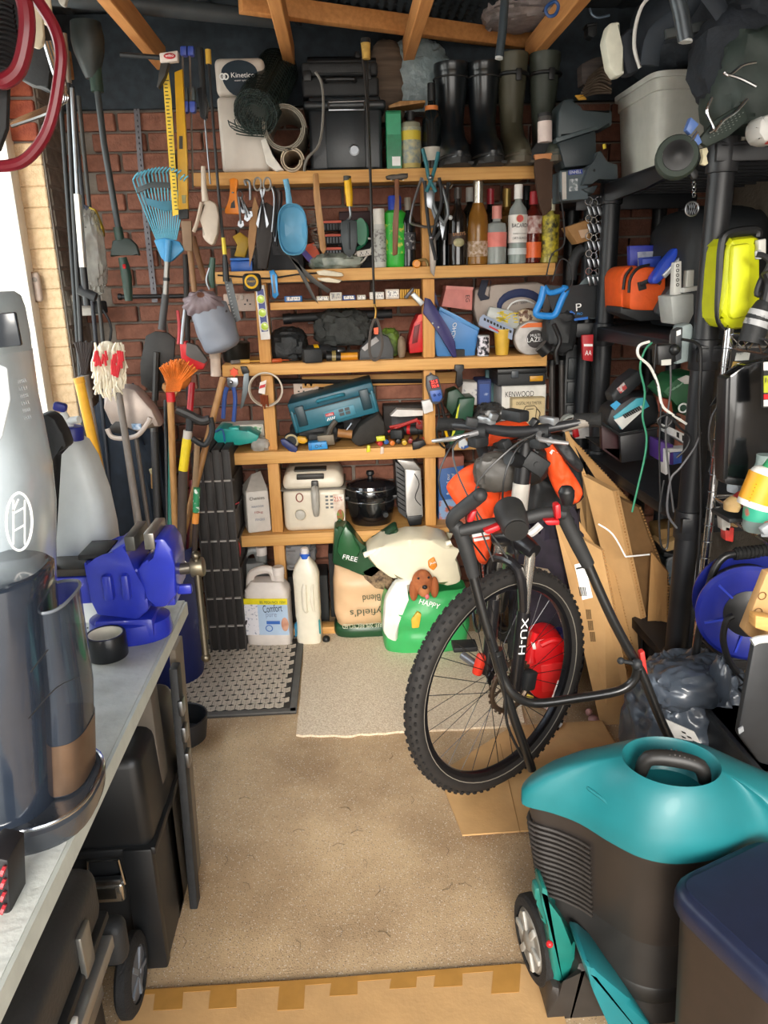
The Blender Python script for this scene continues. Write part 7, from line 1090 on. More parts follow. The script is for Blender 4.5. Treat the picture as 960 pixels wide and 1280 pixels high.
for x in(xa,xb):
    for y in(ya,yb):
        zs=[0,R4,R3,R2,R1]
        for a,b in zip(zs,zs[1:]): t.p('post',M().cyl((x,y,a),(x,y,b-.02),.034,n=20),RK)
        for z in zs[1:]: t.p('collar',M().cyl((x,y,z-.075),(x,y,z+.012),.041,.041,20,.004),RK)
t.done()
t=T('plastic_rack','narrower black plastic rack standing in back right corner behind spanners','rack')
for z in(R1-.03,R2+.01,R3): t.p('shelf',M().box((1.16,3.24,z-.02),(.46,.3,.03),bev=.008),RKS); t.p('front_apron',M().box((1.14,3.08,z-.03),(.46,.014,.055),bev=.003),RK)
for x in(.985,1.36):
    for y in(3.12,3.38): t.p('post',M().cyl((x,y,0),(x,y,R1-.05),.03,n=18),RK)
t.done()
t=T('tool_cabinet','tall dark slatted cabinet between shelves and the black racks','cabinet'); a,b,zl,zh=pb(712,440,752,560,3.2)
t.p('case',M().box((a+.07,3.3,.72),(.19,.2,1.0),bev=.006),C('23282c',.5)); [t.p('drawer_front',M().box((a+.07,3.195,z),(.17,.012,.09),bev=.004),C('2b3135',.45)) for z in(.72,.82,.92,1.02,1.12)]; t.done()
for i,(x,lb) in enumerate(((690,'left one of two dark tubes standing right of the wooden shelves'),(702,'right one of two dark tubes standing right of the wooden shelves'))): pole('support_tube',lb,'tube',3.13,('tube',[(x,452),(x,540)],.013,C('4a4644',.35,.6)),('cap',[(x,450),(x,456)],.015,BLK),grp='tubes right of the shelves')
# top of racks: grey tool, boxes, clear tub
t=T('grey_hood_tool','dark grey moulded tool hood on a stand above the racks','power tool'); GT2=C('3c474b',.45,n=.08)
t.p('hood',M(Y=2.95).pg([(697,174),(698,140),(704,124),(718,121),(722,136),(726,143),(766,136),(766,158),(746,158)],.14,.012),GT2); t.p('seam_band',M(Y=2.945).pg([(695,172),(746,157),(748,161),(696,178)],.15,.002),C('4a565a',.45)); t.p('lower_body',M(Y=2.955).pg([(698,178),(745,163),(746,200),(738,206),(706,210)],.13,.006),C('30393d',.45)); t.p('arm',M(Y=2.93).pg([(736,207),(744,202),(746,190),(752,188),(758,204),(772,205),(773,226),(748,222),(742,230),(728,231),(732,220)],.1,.004),C('434d52',.45)); t.p('lower_wedge',M(Y=2.94).pg([(728,236),(748,231),(742,242),(734,240)],.08,.003),C('3a4347',.45)); t.p('pin',M().sph(at(743,213,2.928),.005,8,6),BLK); t.p('yellow_mark',M(Y=2.94).pt([(755,180),(756,186)],.006,8),C('d9c32a',.5)); t.done()
carton('drill_carton','grey tool carton with a navy and white printed panel below the hood','carton',702,212,736,250,2.96,.12,C('58646a',.6),ry=-.06,text=(('EINHELL',.32,.87,.75,.1,PRW),),panel=((.05,.05,.2,.95,C('c9c2ba',.6)),(.28,.84,.8,1.0,C('2a3f9a',.5)),(.3,.3,.62,.7,C('7d878b',.5,ns=80,h2='c9cdd0',lo=.5,hi=.6))))
t=T('cardboard_tube_flap','dark brown curved cardboard offcut hanging at the right end of top shelf','cardboard'); t.p('flap',M(Y=2.98).pg([(668,194),(690,192),(692,200),(690,245),(690,262),(680,270),(674,250),(669,215)],.02,.004),C('4a3527',.8)); t.p('pale_edge',M(Y=2.975).pg([(668,193),(690,191),(692,200),(680,197),(669,200)],.03,.002),C('c98a5a',.7)); t.done()
t=T('canister','small white tube with dark cap beside the olive boots','canister'); t.p('tube',M(Y=2.98).pt([(681,152),(681,178)],.026,16,sm=1),C('e6d3cc',.4)); t.p('cap',M(Y=2.98).pt([(681,146),(681,152)],.024,16,sm=1),C('4a4644',.5)); t.p('ferrule',M(Y=2.98).pt([(681,142),(681,146)],.026,16,sm=1),BLK2); t.done()
S('black_holster','black crumpled strap holster at the right end of top shelf','holster',M(Y=3.0).pg([(660,205),(664,186),(674,174),(688,176),(690,186),(676,192),(668,206)],.05,.012),BLK2)
t=T('tool_bundle','bundle of jagged tools lying on top of the grey hood','tools'); m=M(Y=2.93)
for i in range(9): m.pt([(724+i*1.5,122-i*3),(745+i,116-i*4),(764,118-i*3+random.uniform(-4,4))],.0055,6)
t.p('blade',m,C('5a4d42',.5,.5,n=.3)); t.p('yellow_card',M(Y=2.925).pg([(719,119),(729,118),(734,124),(724,125)],.01,.002),C('c9962a',.5)); t.p('book_stack',M(Y=2.97).pg([(727,80),(742,72),(756,70),(758,104),(728,106)],.06,.004),C('4a3f3a',.6,ns=4,st=(1,1,18),h2='2a2422')); t.done()
t=T('clear_tub','clear plastic storage tub on top of the black rack','storage tub'); Y=2.2; PC=C('f4f4ec',.3,tr=.5,n=.04); c=at(770,225,2.5)
P1=[(765,114),(762,125),(770,220),(772,226),(834,214),(866,205),(892,190),(896,82)]
A=at(771,227,2.55); 
def tubr(k,z,dx=0): 
    cx,cy=1.235,2.93; w,l=.175*k,.2*k; return [Vector((cx+w*math.copysign(abs(math.cos(2*PI*i/32))**.25,math.cos(2*PI*i/32)),cy+l*math.copysign(abs(math.sin(2*PI*i/32))**.25,math.sin(2*PI*i/32)),z)) for i in range(32)]
zt=R1+.30
t.p('tub',loftr([tubr(.86,R1+.004),tubr(.9,R1+.01),tubr(1.0,zt-.05),tubr(1.03,zt-.048),tubr(1.04,zt),tubr(1.0,zt),tubr(.97,zt-.05),tubr(.87,R1+.014)],False),PC,ang=40); t.p('rim',loftr([tubr(1.02,zt-.012),tubr(1.09,zt-.012),tubr(1.1,zt+.004),tubr(1.02,zt+.008),tubr(1.0,zt)],False),C('d2d3cc',.3,tr=.15)); t.p('white_contents',loftr([tubr(.85,R1+.018),tubr(.9,R1+.12),tubr(.88,R1+.125)]),C('dcd9cc',.5)); t.p('grey_contents',loftr([tubr(.7,R1+.126),tubr(.86,R1+.2),tubr(.6,R1+.26)]),C('6a675f',.7,n=.2)); t.done()
t=T('rucksack','black rucksack with white trim heaped on the clear tub','rucksack'); BF=C('1c222a',.75,n=.2,b=.2,bs=60)
t.p('body',M().blob((1.24,2.9,R1+.46),(.19,.19,.15),.06,3,.7,2,40,28).put([]),BF); t.p('white_side_panel',M(Y=2.3).pg([(756,50),(762,28),(776,26),(775,60),(782,92),(770,96),(762,84)],.05,.008),C('d6d6c6',.6)); t.p('piping',M(Y=2.28).pt([(800,85),(793,60),(795,30),(806,2),(830,-12)],.005,6),C('d0d0cc',.5)); t.p('side_pocket',M(Y=2.31).pg([(776,45),(792,30),(794,60),(802,88),(784,94),(778,70)],.06,.012),C('272d36',.75)); t.p('shoulder_strap',M(Y=2.15).pt([(884,-10),(905,20),(920,48),(926,72)],.022,8,flat=.35),C('232a33',.75)); t.p('shoulder_strap',M(Y=2.26).pt([(812,82),(820,45),(850,20),(870,-10)],.026,8,flat=.35),C('2b333c',.75)); t.p('webbing',M(Y=2.24).pg([(832,36),(888,24),(889,36),(834,48)],.02,.003),C('3a3f40',.7)); t.p('buckle',M(Y=2.13).pg([(920,66),(928,62),(930,70),(922,74)],.01,.002),BLK); t.done()
for i,(p,r,Yd,lb,cl_) in enumerate((([(632,-10),(628,40),(624,71)],.013,2.5,'dark rod with pale tip hanging from the rafters in the centre','39434a'),([(845,-10),(852,20),(857,50)],.017,1.9,'dark rod hanging at top right in front of the rucksack','3d444a'))):
    t=T('hanging_rod',lb,'rod'); t.p('rod',M(Y=Yd).pt(p,r,12,sm=1),C(cl_,.35,.3)); t.p('tip',M(Y=Yd).pt([p[-1],(p[-1][0]-.4,p[-1][1]+3)],r*.9,10,sm=1),LGR); t.done()
# wheeled grey-green gear on the rack corner
t=T('canvas_gear','dark green canvas gear with wheel and chrome levers on the near rack corner','gear'); CG=C('2f3a36',.6,n=.15)
t.p('canvas',M().blob((1.12,2.16,R1+.14),(.13,.11,.12),.1,3,.6,6,36,24).put([]),CG); k=t.p('wheel',M(L(at(846,197,2.02),PI/2-.1,0,-.3)).lathe([(.048,-.018),(.052,-.01),(.052,.01),(.048,.018),(.036,.02),(.036,-.02),(.048,-.018)],n=30),C('343f38',.7)); t.p('wheel_hub',M(L(at(846,197,2.02),PI/2-.1,0,-.3)).lathe([(0,.0),(.034,.0),(.036,.024),(.02,.026),(.012,.03),(0,.03)],n=24),BLK,k)
for a in([(905,90),(912,94),(928,82),(945,78)],[(905,92),(925,98),(945,108)],[(890,122),(884,140),(892,160),(886,166)],[(893,165),(905,150),(920,140),(934,124)],[(847,196),(860,188),(864,176),(872,165)]): t.p('chrome_lever',M(Y=2.0).pt(a,.004,8),CHR)
for a in([(858,162),(864,146),(874,155),(864,168)],[(866,178),(873,166),(878,178),(870,184)]): t.p('blue_clip',M(Y=2.0).pg(a,.02,.002),C('5f7fc0',.35))
t.p('perforated_flap',M(Y=2.01).pg([(872,176),(896,148),(930,128),(936,150),(910,172),(884,184)],.02,.006),C('2c3833',.6)); m=M(Y=2.008); [m.pt([(903+i*5-j*4,152+j*5-i*2.2),(904.5+i*5-j*4,151.5+j*5-i*2.2)],.0013,5,sm=1) for i in range(6) for j in range(5)]; t.p('stitch_dots',m,C('77817c',.5),kind='stuff'); t.done()
for i,(c,r,lb) in enumerate((((925,60),.11,'black bag with silver buckles heaped at top right edge'),((955,20),.1,'black strapped bag at the very top right corner'))):
    q=at(*c,2.1); S('black_bag',lb,'bag',M().blob((q.x+.08,2.2,q.z),(r*1.2,.1,r),.12,3,.7,7+i,30,20).put([]),BF)
S('shell_piece','white and red shell piece at the right edge above the rack','shell',M(Y=1.95).pg([(950,150),(958,142),(975,140),(980,178),(956,178),(949,166)],.08,.015),C('d9d9d6',.35,ns=10,h2='c23a3a',lo=.6,hi=.62))
# key fob, keyring pendants
t=T('hourglass_charm','small cream hourglass-shaped charm clipped on the rack corner','charm'); t.p('charm',M(Y=2.04).pg([(876,186),(884,184),(886,190),(882,195),(886,204),(882,207),(876,205),(880,196)],.012,.002),C('e3dcb8',.45)); t.done()
t=T('key_fob','black key fob with a chain and round woven silver pendant hanging on rack','key fob'); t.p('fob',M(Y=2.05).pg([(862,214),(870,210),(874,216),(872,224),(866,224)],.012,.003),BLK); m=M(Y=2.05); [m.tor(at(867+(i%2)*.6,227+i*3.2,2.05),.0045,.0012,(PI/2*(i%2),0,0),10,4) for i in range(7)]; t.p('chain',m,CHR); c=at(865,261,2.05); m=M(); m.tor(c,.017,.0025,(PI/2,0,0),24,6); [m.tube([(c.x+dx,c.y,c.z-.014*math.sqrt(max(0,1-(dx/.017)**2))),(c.x+dx+(.006 if s else -.006),c.y-.002,c.z+.014*math.sqrt(max(0,1-(dx/.017)**2)))],.0012,4,sm=1) for dx in(-.01,-.004,.002,.008) for s in(0,1)]; t.p('pendant',m,STL); t.done()
# spanner rings on the second rack post
for r_ in range(5):
    t=T('spanner_ring',('topmost','second','third','fourth','lowest')[r_]+' bunch of chrome keys and rings hanging on back rack post','keyrings','keyrings on the rack post'); y0=248+r_*22; m=M(Y=3.02); 
    for i in range(4): m.tor(at(736+i*6,y0+3+(i%2)*3,3.0+.01*i),.014-.002*(r_>0),.002,(PI/2,.5*i-.6,0),16,5)
    t.p('ring',m,CHR); m=M(Y=3.0); [m.pg([(734+i*6,y0+10),(738+i*6,y0+9),(741+i*6,y0+20),(737+i*6,y0+21)],.004,.001) for i in range(4)]; t.p('key',m,STL); t.done()
S('cable_hook','loops of thin black wire hanging before the cardboard offcut','cable',M(Y=2.96).pt([(683,345),(690,318),(705,305),(704,270),(700,240)],.003,5).pt([(690,352),(700,325),(712,330),(715,355),(706,365)],.003,5),BLK)
t=T('cardboard_wedge','brown cardboard box corner tilted beside the keyrings','cardboard box'); t.p('box',M(Y=3.02).pg([(708,284),(736,274),(738,300),(722,305)],.08,.002),C('a57a4a',.75)); t.p('label',M(Y=3.016).pg([(723,288),(735,286),(735,296),(727,298)],.003),C('c9a88a',.6)); t.done()
# blue-handled saw
t=T('panel_saw','black-bladed saw with a bright blue handle at right of third shelf','saw'); SBL=C('2f8fe0',.4); t.p('handle',M(Y=3.02).pt([(680,358),(676,376),(670,392),(684,395),(694,393),(702,375),(708,362),(703,361)],.0135,12,False),SBL); t.p('handle_top',M(Y=3.02).pt([(680,358),(688,366),(706,361)],.011,10),SBL); t.p('blade',M(Y=3.03).pg([(680,356),(706,358),(760,352),(762,396),(694,400)],.004),C('25282b',.4,.3)); t.ptx('P',(720,389),(727,388),9,3.028,PRW); t.ptx('PRO',(721,394),(728,393.5),3,3.028,SBL); t.p('diamond',M(Y=3.026).pg([(714,388),(719,392),(714,397),(709,393)],.002),C('2f6fc9',.4)); t.p('blue_edge',M(Y=3.025).pg([(686,402),(735,396),(735,399),(687,405)],.006),C('2a6fc9',.4)); t.done()
S('grinding_disc','grey round grinding disc hung behind rack post','disc',M(L(at(745,371,3.06),PI/2)).lathe([(.0,-.004),(.085,-.004),(.085,.004),(0,.004)],n=36),C('6f7d80',.5))
t=T('black_goggles','black goggles and hose bundle hanging right of the disc pack','goggles'); m=M().blob((at(700,412,3.05).x,3.06,at(700,415,3.05).z),(.055,.05,.075),.18,3,.7,9,30,20,False); t.p('bundle',m.put([]),BLK2); t.p('lens_tube',M(Y=2.99).pt([(676,432),(684,440)],.028,14,sm=1),BLK); t.p('strap',M(Y=3.0).pt([(692,405),(700,425),(695,440),(697,455)],.009,8),BLK); t.done()
S('angled_grip','dark curved power tool handle above the blue saw','handle',M(Y=3.05).pt([(714,350),(716,330),(722,316),(728,312)],.022,12),BLK2)
t=T('red_battery_box','small red and white battery packet hanging on rack post','packet'); t.p('card',M(Y=2.94).pg([(728,419),(742,418),(741,452),(729,450)],.02,.002),C('b5232b',.5)); t.ptx('AA',(731,444),(739,444),6,2.94,PRW); t.p('stripe',M(Y=2.938).pg([(730,430),(741,430),(741,433),(730,433)],.002),PRW); t.done()
t=T('tape_gun','white and red tape dispenser standing behind the cardboard stack','tape dispenser'); t.p('side',M(Y=3.05).pg([(717,532),(720,522),(734,520),(737,524),(737,548),(719,549)],.05,.006),C('d3d0ce',.4)); t.p('red_core',M(Y=3.04).pg([(716,535),(722,532),(725,546),(718,548)],.03,.004),RED); t.p('clear_tape',M(L(at(712,530,3.08),PI/2)).lathe([(.03,-.02),(.04,-.02),(.04,.02),(.03,.02),(.03,-.02)],n=24),CLR2); t.done()
# R2 shelf of big rack
t=T('tool_bag','orange and black tool bag with zipped pocket on the rack','tool bag'); m=M(Y=2.66); OB=C('ea5b14',.6,n=.06,b=.15); t.p('side',M(Y=2.72).pg([(775,345),(783,333),(800,331),(800,392),(776,390)],.18,.015),OB); t.p('front_pocket',m.pg([(787,350),(794,337),(808,332),(834,336),(834,395),(800,398),(786,386)],.1,.018),OB); t.p('zip',M(Y=2.652).pt([(786,366),(788,348),(798,335),(812,331)],.005,6),BLK); t.p('zip',M(Y=2.7).pt([(779,362),(782,345),(790,334)],.005,6),BLK); t.p('base_band',M(Y=2.65).pg([(776,383),(800,390),(838,387),(838,399),(800,402),(776,392)],.16,.006),BLK2); t.p('black_patch',M(Y=2.655).pg([(797,353),(807,351),(809,361),(799,364)],.02,.003),BLK2); t.p('strap',M(Y=2.645).pt([(800,356),(815,350),(826,354)],.008,6,flat=.4),BLK); t.done()
t=T('document_case','blue plastic case with a white label standing behind orange bag','case'); t.p('case',M(Y=2.82).pg([(787,307),(838,306),(842,340),(788,345)],.03,.003),C('2a35a0',.4)); t.p('label_sheet',M(Y=2.815).pg([(797,315),(836,313),(838,335),(798,338)],.003),C('b9bccb',.5,ns=50,h2='8a90a8')); t.done()
S('blue_small_box','small blue box in front of the white label','box',M(Y=2.72).pg([(803,322),(826,320),(828,334),(804,336)],.04,.003).pg([(803,322),(826,320),(826,322),(803,324)],.041),C('2b47b0',.45))
t=T('angle_grinder','blue and grey handle of a handheld tool leaning on orange bag','power tool'); t.p('blue_grip',M(Y=2.6).pg([(843,311),(850,309),(848,320),(834,345),(822,356),(815,354),(816,346),(830,328)],.05,.01),C('2b4fc9',.4)); t.p('grey_body',M(Y=2.63).pg([(818,392),(832,366),(862,330),(873,328),(870,345),(845,385),(832,398)],.07,.012),C('3f4347',.5)); t.p('silver_strip',M(Y=2.59).pg([(828,344),(851,320),(854,324),(832,348)],.02,.002),C('b9bcbe',.35,.5)); t.done()
t=T('parts_tray','clear plastic tub holding white labelled strips at front of rack','tub'); t.p('tub',M(Y=2.3).pg([(838,370),(868,366),(868,392),(862,405),(842,406)],.1,.006),CLR2); t.p('strip',M(Y=2.32).pg([(844,328),(852,326),(852,368),(842,369)],.03,.002),C('dcdcd6',.5)); t.p('strip',M(Y=2.31).pg([(860,338),(868,337),(867,362),(858,364)],.03,.002),C('d2d2ca',.5)); m=M(Y=2.318); [m.tor(at(847,332+i*6,2.318),.004,.001,(PI/2,0,0),10,4) for i in range(5)]; t.p('print_rings',m,PRN); t.p('lid_strip',M(Y=2.29).pg([(855,360),(878,357),(878,362),(855,366)],.03,.002),C('d9dad4',.45)); t.done()
S('black_speaker','black boxy bag filling the back of the rack behind blue case','bag',M().blob((1.27,2.72,R2+.19),(.15,.2,.2),.05,3,.5,4,30,20).put([]),C('14171a',.6,n=.2)); S('dark_screen_frame','black framed lid leaning behind the rack post','frame',M(Y=2.78).pg([(836,278),(880,275),(884,330),(842,336)],.03,.006).pt([(840,301),(878,296),(880,300)],.006,6),C('1d2226',.4))
t=T('yellow_case','bright yellow hard plastic case standing beside the near rack post','case'); YC=C('cdd316',.4,n=.04); t.p('shell',M(Y=2.0).pg([(911,305),(917,297),(945,294),(953,298),(953,392),(948,410),(915,413),(904,405),(903,390)],.14,.02),YC); t.p('ridge',M(Y=1.985).pg([(917,306),(940,303),(938,395),(916,400),(912,392)],.03,.01),C('e6ec2a',.4)); t.p('black_edge',M(Y=2.03).pt([(947,296),(944,288),(912,292),(903,305),(900,350),(899,395),(906,410)],.012,8),BLK); t.p('latch',M(Y=1.98).pg([(948,300),(958,298),(958,322),(949,324)],.02,.003),C('d6d6ce',.45)); t.done()
S('grey_sack','dark grey leathery bag slumped behind yellow case','bag',M().blob((1.5,2.25,1.62),(.16,.16,.1),.1,3,.7,12,36,24).put([]),C('37373a',.55,n=.2,b=.3,bs=40))
t=T('spray_bottle','black spray tube with grey label leaning at the right edge','tube'); t.p('body',M(Y=1.9).pt([(938,428),(948,398),(957,378)],[.03,.03,.02],16),BLK2); t.p('label_wrap',M(Y=1.9).pt([(944,408),(952,389)],[.031,.0285],16,sm=1),C('b5b7b9',.45,ns=50,h2='77797c',lo=.55,hi=.62)); t.p('corrugated_neck',M(Y=1.9).pt([(957,380),(962,355),(958,340)],.013,10),BLK); t.done()
t=T('black_strap_loop','black strap with pale edges hanging at the right edge','strap'); t.p('loop',M(Y=1.92).pt([(946,318),(955,320),(962,330),(950,352),(946,368),(956,366)],.007,8),BLK2); t.p('clip',M(Y=1.92).pg([(945,314),(952,312),(952,324),(946,324)],.01,.002),LGR); t.done()
# timer sockets at the apron
t=T('socket_block','grey switched plug block with black adapter hanging on rack edge','plug block'); t.p('grey_case',M(Y=2.16).pg([(853,407),(864,404),(867,408),(866,446),(862,452),(845,456),(847,420)],.06,.006),C('8b9899',.45)); t.p('dark_face',M(Y=2.155).pg([(845,414),(854,409),(852,449),(844,453)],.04,.003),C('3a3d40',.5)); t.p('white_label',M(Y=2.152).pg([(846,414),(851,412),(851,418),(846,420)],.003),PRW); t.p('adapter',M(Y=2.12).pg([(822,432),(845,430),(846,452),(838,457),(823,457)],.05,.006),BLK); t.p('adapter_label',M(Y=2.117).pg([(827,450),(839,449),(839,456),(827,457)],.003),C('c9c9c2',.5)); t.p('knob',M().sph(at(843,437,2.12),.016,12,8),BLK); t.done()
cb=((([(852,424),(872,430),(876,450),(874,520),(876,640),(868,760)],.0045,BLK,'thick black cable running down the near rack post')),([(815,428),(806,438),(800,460),(806,490),(803,520),(808,545),(806,570),(798,605),(790,640)],.003,C('2a7a5c',.5),'thin green cable hanging in front of the rack'),([(812,427),(799,432),(798,445),(812,458),(822,480),(827,505),(836,515),(858,530)],.004,C('d6d6d0',.45),'white cable curling down from the adapter'),([(820,430),(818,470),(826,500),(824,560),(826,640)],.0028,BLK,'black cable hanging left of the adapter'),([(838,457),(838,490),(832,540),(836,590),(842,640)],.0028,C('4a4a4c',.5),'grey cable hanging from the adapter'),([(876,540),(868,560),(850,585),(838,600),(834,640),(846,660)],.0035,C('55565a',.4),'grey cable looping beside the post'),([(900,505),(890,520),(886,545),(890,575),(886,590)],.003,C('5a5a5c',.4),'curved grey wire left of the chrome post'),([(830,600),(824,640),(826,680),(834,684),(836,650)],.003,BLK,'black cable loop hanging below third rack shelf'),([(838,520),(850,535),(862,545),(858,560),(846,572)],.0035,BLK,'black lead knotted among the green box cables'),([(828,515),(840,525),(830,535),(822,525),(836,518),(850,522)],.0035,BLK,'coiled black lead left of the green box'))
for p,r,mt,lb in cb: S('cable',lb,'cable',M(Y=2.07).pt(p,r,6),mt)
# R3 shelf of big rack
t=T('power_tool','black tool with a teal barcode label lying in the dark crate','power tool'); t.p('body',M(Y=2.55).pg([(758,528),(764,512),(790,496),(818,492),(826,512),(822,530),(790,540),(774,546)],.12,.012),C('1b1d20',.5)); t.p('teal_panel',M(Y=2.545).pg([(767,521),(796,498),(806,497),(812,508),(790,520),(776,537)],.006,.001),C('3fa3b5',.45)); t.p('white_label',M(Y=2.54).pg([(768,525),(790,515),(802,507),(805,512),(778,537)],.006),C('e2e2dd',.5)); m=M(Y=2.536)
for i in range(9): m.pg([(778+i*2.4,519-i*1.3),(780+i*2.4,518-i*1.3),(783.5+i*2.4,522-i*1.3),(781.5+i*2.4,523-i*1.3)],.002)
t.p('barcode',m,PRN); t.p('upper_arm',M(Y=2.6).pg([(764,494),(778,478),(797,462),(806,470),(800,482),(778,500),(768,506)],.08,.008),C('25282b',.5)); t.p('red_white_mark',M(Y=2.595).pg([(771,486),(780,478),(784,485),(776,492)],.004),C('cfc9c6',.5,ns=50,h2='b53a3a',lo=.45,hi=.52)); t.p('blue_tab',M(Y=2.538).pg([(763,507),(771,501),(776,505),(769,513)],.006),C('3f9fd0',.4)); t.done()
t=T('dark_crate','dark maroon-black open box on the third rack shelf','crate'); t.p('left_wall',M(Y=2.5).pg([(752,529),(775,543),(776,578),(753,562)],.03,.003),C('33191d',.5)); t.p('front_wall',M(Y=2.46).pg([(775,543),(822,534),(822,572),(777,579)],.02,.003),C('15161a',.4)); t.p('rim',M(Y=2.455).pt([(752,529),(775,544),(822,535)],.005,8,sm=1),BLK); t.p('floor_panel',M(Y=2.5).pg([(753,560),(776,577),(822,571),(800,560)],.2,.002),BLK2); t.done()
t=T('product_box','green product box with a white corner behind near rack post','box'); t.p('body',M(Y=2.4).pg([(829,490),(848,471),(872,466),(884,480),(884,525),(862,522),(846,506)],.14,.003),C('1f5a34',.5)); t.p('white_corner',M(Y=2.395).pg([(847,474),(858,469),(872,473),(871,480),(856,480)],.004),C('d9d6d2',.5)); t.p('white_block',M(Y=2.395).pg([(862,487),(873,482),(873,495),(866,494)],.004),C('c9d0cc',.5)); m=M(Y=2.394); [m.pg([(836+i*5,491-i*3),(838+i*5,490-i*3),(845+i*5,484-i*3),(843+i*5,484-i*3)],.003) for i in range(3)]; t.p('pale_stroke',m,C('7fa88a',.5)); t.p('lower_panel',M(Y=2.392).pg([(848,507),(868,500),(884,512),(884,528),(862,524)],.003),C('17402f',.5)); t.p('emblem',M().tor(at(854,510,2.39),.014,.003,(PI/2,0,0)),PRW); t.p('orange_insert',M(Y=2.42).pg([(828,498),(840,500),(842,520),(830,518)],.05,.004),C('8a3a20',.6)); t.done()
t=T('white_carton','white carton with black print and purple box on the third rack shelf','carton'); t.p('white_face',M(Y=2.36).pg([(842,536),(868,548),(868,562),(841,545)],.1,.002),C('dad9d6',.6)); t.p('print',M(Y=2.357).pg([(846,540),(849,541),(849,548),(846,546)],.002).pg([(853,544),(856,545),(856,553),(853,551)],.002),PRN); t.p('purple_side',M(Y=2.36).pg([(826,552),(842,556),(842,582),(826,577)],.1,.003),C('4a2a7a',.5)); t.p('white_frame',M(Y=2.34).pg([(832,563),(838,562),(836,592),(832,594)],.05,.002).pg([(832,562),(862,560),(862,564),(832,566)],.05,.002),C('d9d9d8',.5)); t.p('blue_insert',M(Y=2.37).pg([(838,566),(856,564),(856,578),(838,582)],.06,.003),C('2f4f9a',.5)); t.done()
# R4: grey ribbed toolbox and wooden bits below third shelf
t=T('ribbed_toolbox','dark grey ribbed plastic toolbox low on the rack behind post','toolbox'); GB2=C('414b52',.5,n=.08); t.p('body',M(Y=2.62).pg([(832,700),(848,698),(866,702),(864,780),(836,784)],.25,.008),GB2); m=M(Y=2.612); [m.pg([(838,722+i*10),(862,721+i*10),(862,724+i*10),(838,725+i*10)],.01,.001) for i in range(6)]; t.p('rib',m,C('59636a',.5)); t.p('handle',M(Y=2.6).pt([(834,706),(836,699),(846,698),(848,706)],.007,8),GRY); t.p('lid_edge',M(Y=2.61).pg([(830,690),(864,697),(864,701),(830,696)],.25,.003),BLK2); t.done()
t=T('wooden_block','pale wooden blocks on the lower rack shelf','wood'); t.p('block',M(Y=2.5).pg([(824,662),(856,657),(855,676),(828,684)],.1,.003),C('a5834f',.7)); t.p('block',M(Y=2.46).pg([(826,682),(852,672),(854,684),(834,690)],.1,.003),C('c9a873',.7)); t.done()
S('silver_vents','silver louvred appliance low behind the rack post','appliance',M(Y=2.5).pg([(866,700),(886,700),(886,790),(866,790)],.15,.004).pg([(868,745),(884,744),(884,748),(868,749)],.15).pg([(868,756),(884,755),(884,759),(868,760)],.15).pg([(868,767),(884,766),(884,770),(868,771)],.15),C('8a8d92',.4,.5)); S('purple_cloth','purple cloth glimpsed on the lower rack','cloth',M().blob((at(845,695,2.7).x,2.72,at(845,695,2.7).z),(.07,.05,.04),.15,3,.7,2,20,14).put([]),C('4a3a5a',.8))
S('black_chest','black plastic storage drawer carrying the ribbed toolbox','drawer',M().box((1.2,2.6,.17),(.36,.5,.28),bev=.01).box((1.01,2.6,.17),(.01,.44,.2),bev=.004),BLK2)
# chrome wire rack at the right edge
t=T('wire_rack','chrome wire shelving rack with notched posts at the right edge','rack'); wx0,wx1,wy0,wy1=1.03,1.5,1.25,2.03; WZ=(1.335,.885,.45)
for x in(wx0,wx1):
    for y in(wy0,wy1):
        k=t.p('post',M().cyl((x,y,0),(x,y,1.36),.0125,n=16),CHR); m=M(); [m.tor((x,y,.1+i*.05),.0128,.0012,n=16,k=4) for i in range(25)]; t.p('groove',m,C('77797c',.3,.8),k)
for z in WZ:
    mt=CHR if z>.5 else BLK; m=M(); 
    for dz in(0,-.035): m.tube([(wx0,wy0,z+dz),(wx0,wy1,z+dz),(wx1,wy1,z+dz),(wx1,wy0,z+dz)],.0035,6,True,1)
    t.p('frame_rod',m,mt); m=M()
    for y0,y1,x in((wy0,wy1,wx0),(wy0,wy1,wx1)):
        n=22; m.tube([(x,y0+(y1-y0)*i/n,z-(.035 if i%2 else 0)) for i in range(n+1)],.0025,5,sm=1)
    n=12; [m.tube([(wx0+(wx1-wx0)*i/n,y,z-(.035 if i%2 else 0)) for i in range(n+1)],.0025,5,sm=1) for y in(wy0,wy1)]; t.p('zigzag_rod',m,mt); m=M(); [m.tube([(wx0,wy0+i*.03,z+.002),(wx1,wy0+i*.03,z+.002)],.002,4,sm=1) for i in range(27)]; t.p('deck_wire',m,mt,kind='stuff')
t.done()
t=T('saw_blade_pack','jigsaw blade packet hanging across the chrome post','packet'); t.p('card',M(Y=1.99).pg([(888,508),(930,440),(944,444),(940,454),(900,502)],.006,.001),C('202326',.5)); t.p('top_label',M(Y=1.985).pg([(921,441),(938,440),(936,450),(919,451)],.003),C('c9cdc9',.5,ns=60,h2='7d8583',lo=.5,hi=.6)); t.p('gold_panel',M(Y=1.985).pg([(917,452),(927,453),(916,479),(907,482)],.003),C('8a6f3a',.5,ns=60,h2='c9ac5a')); t.p('white_tag',M(Y=1.985).pg([(899,485),(911,483),(908,492),(898,495)],.003),PRW); t.p('red_tag_mark',M(Y=1.983).pg([(902,487),(907,486),(906,490),(901,491)],.002),RED); t.done()
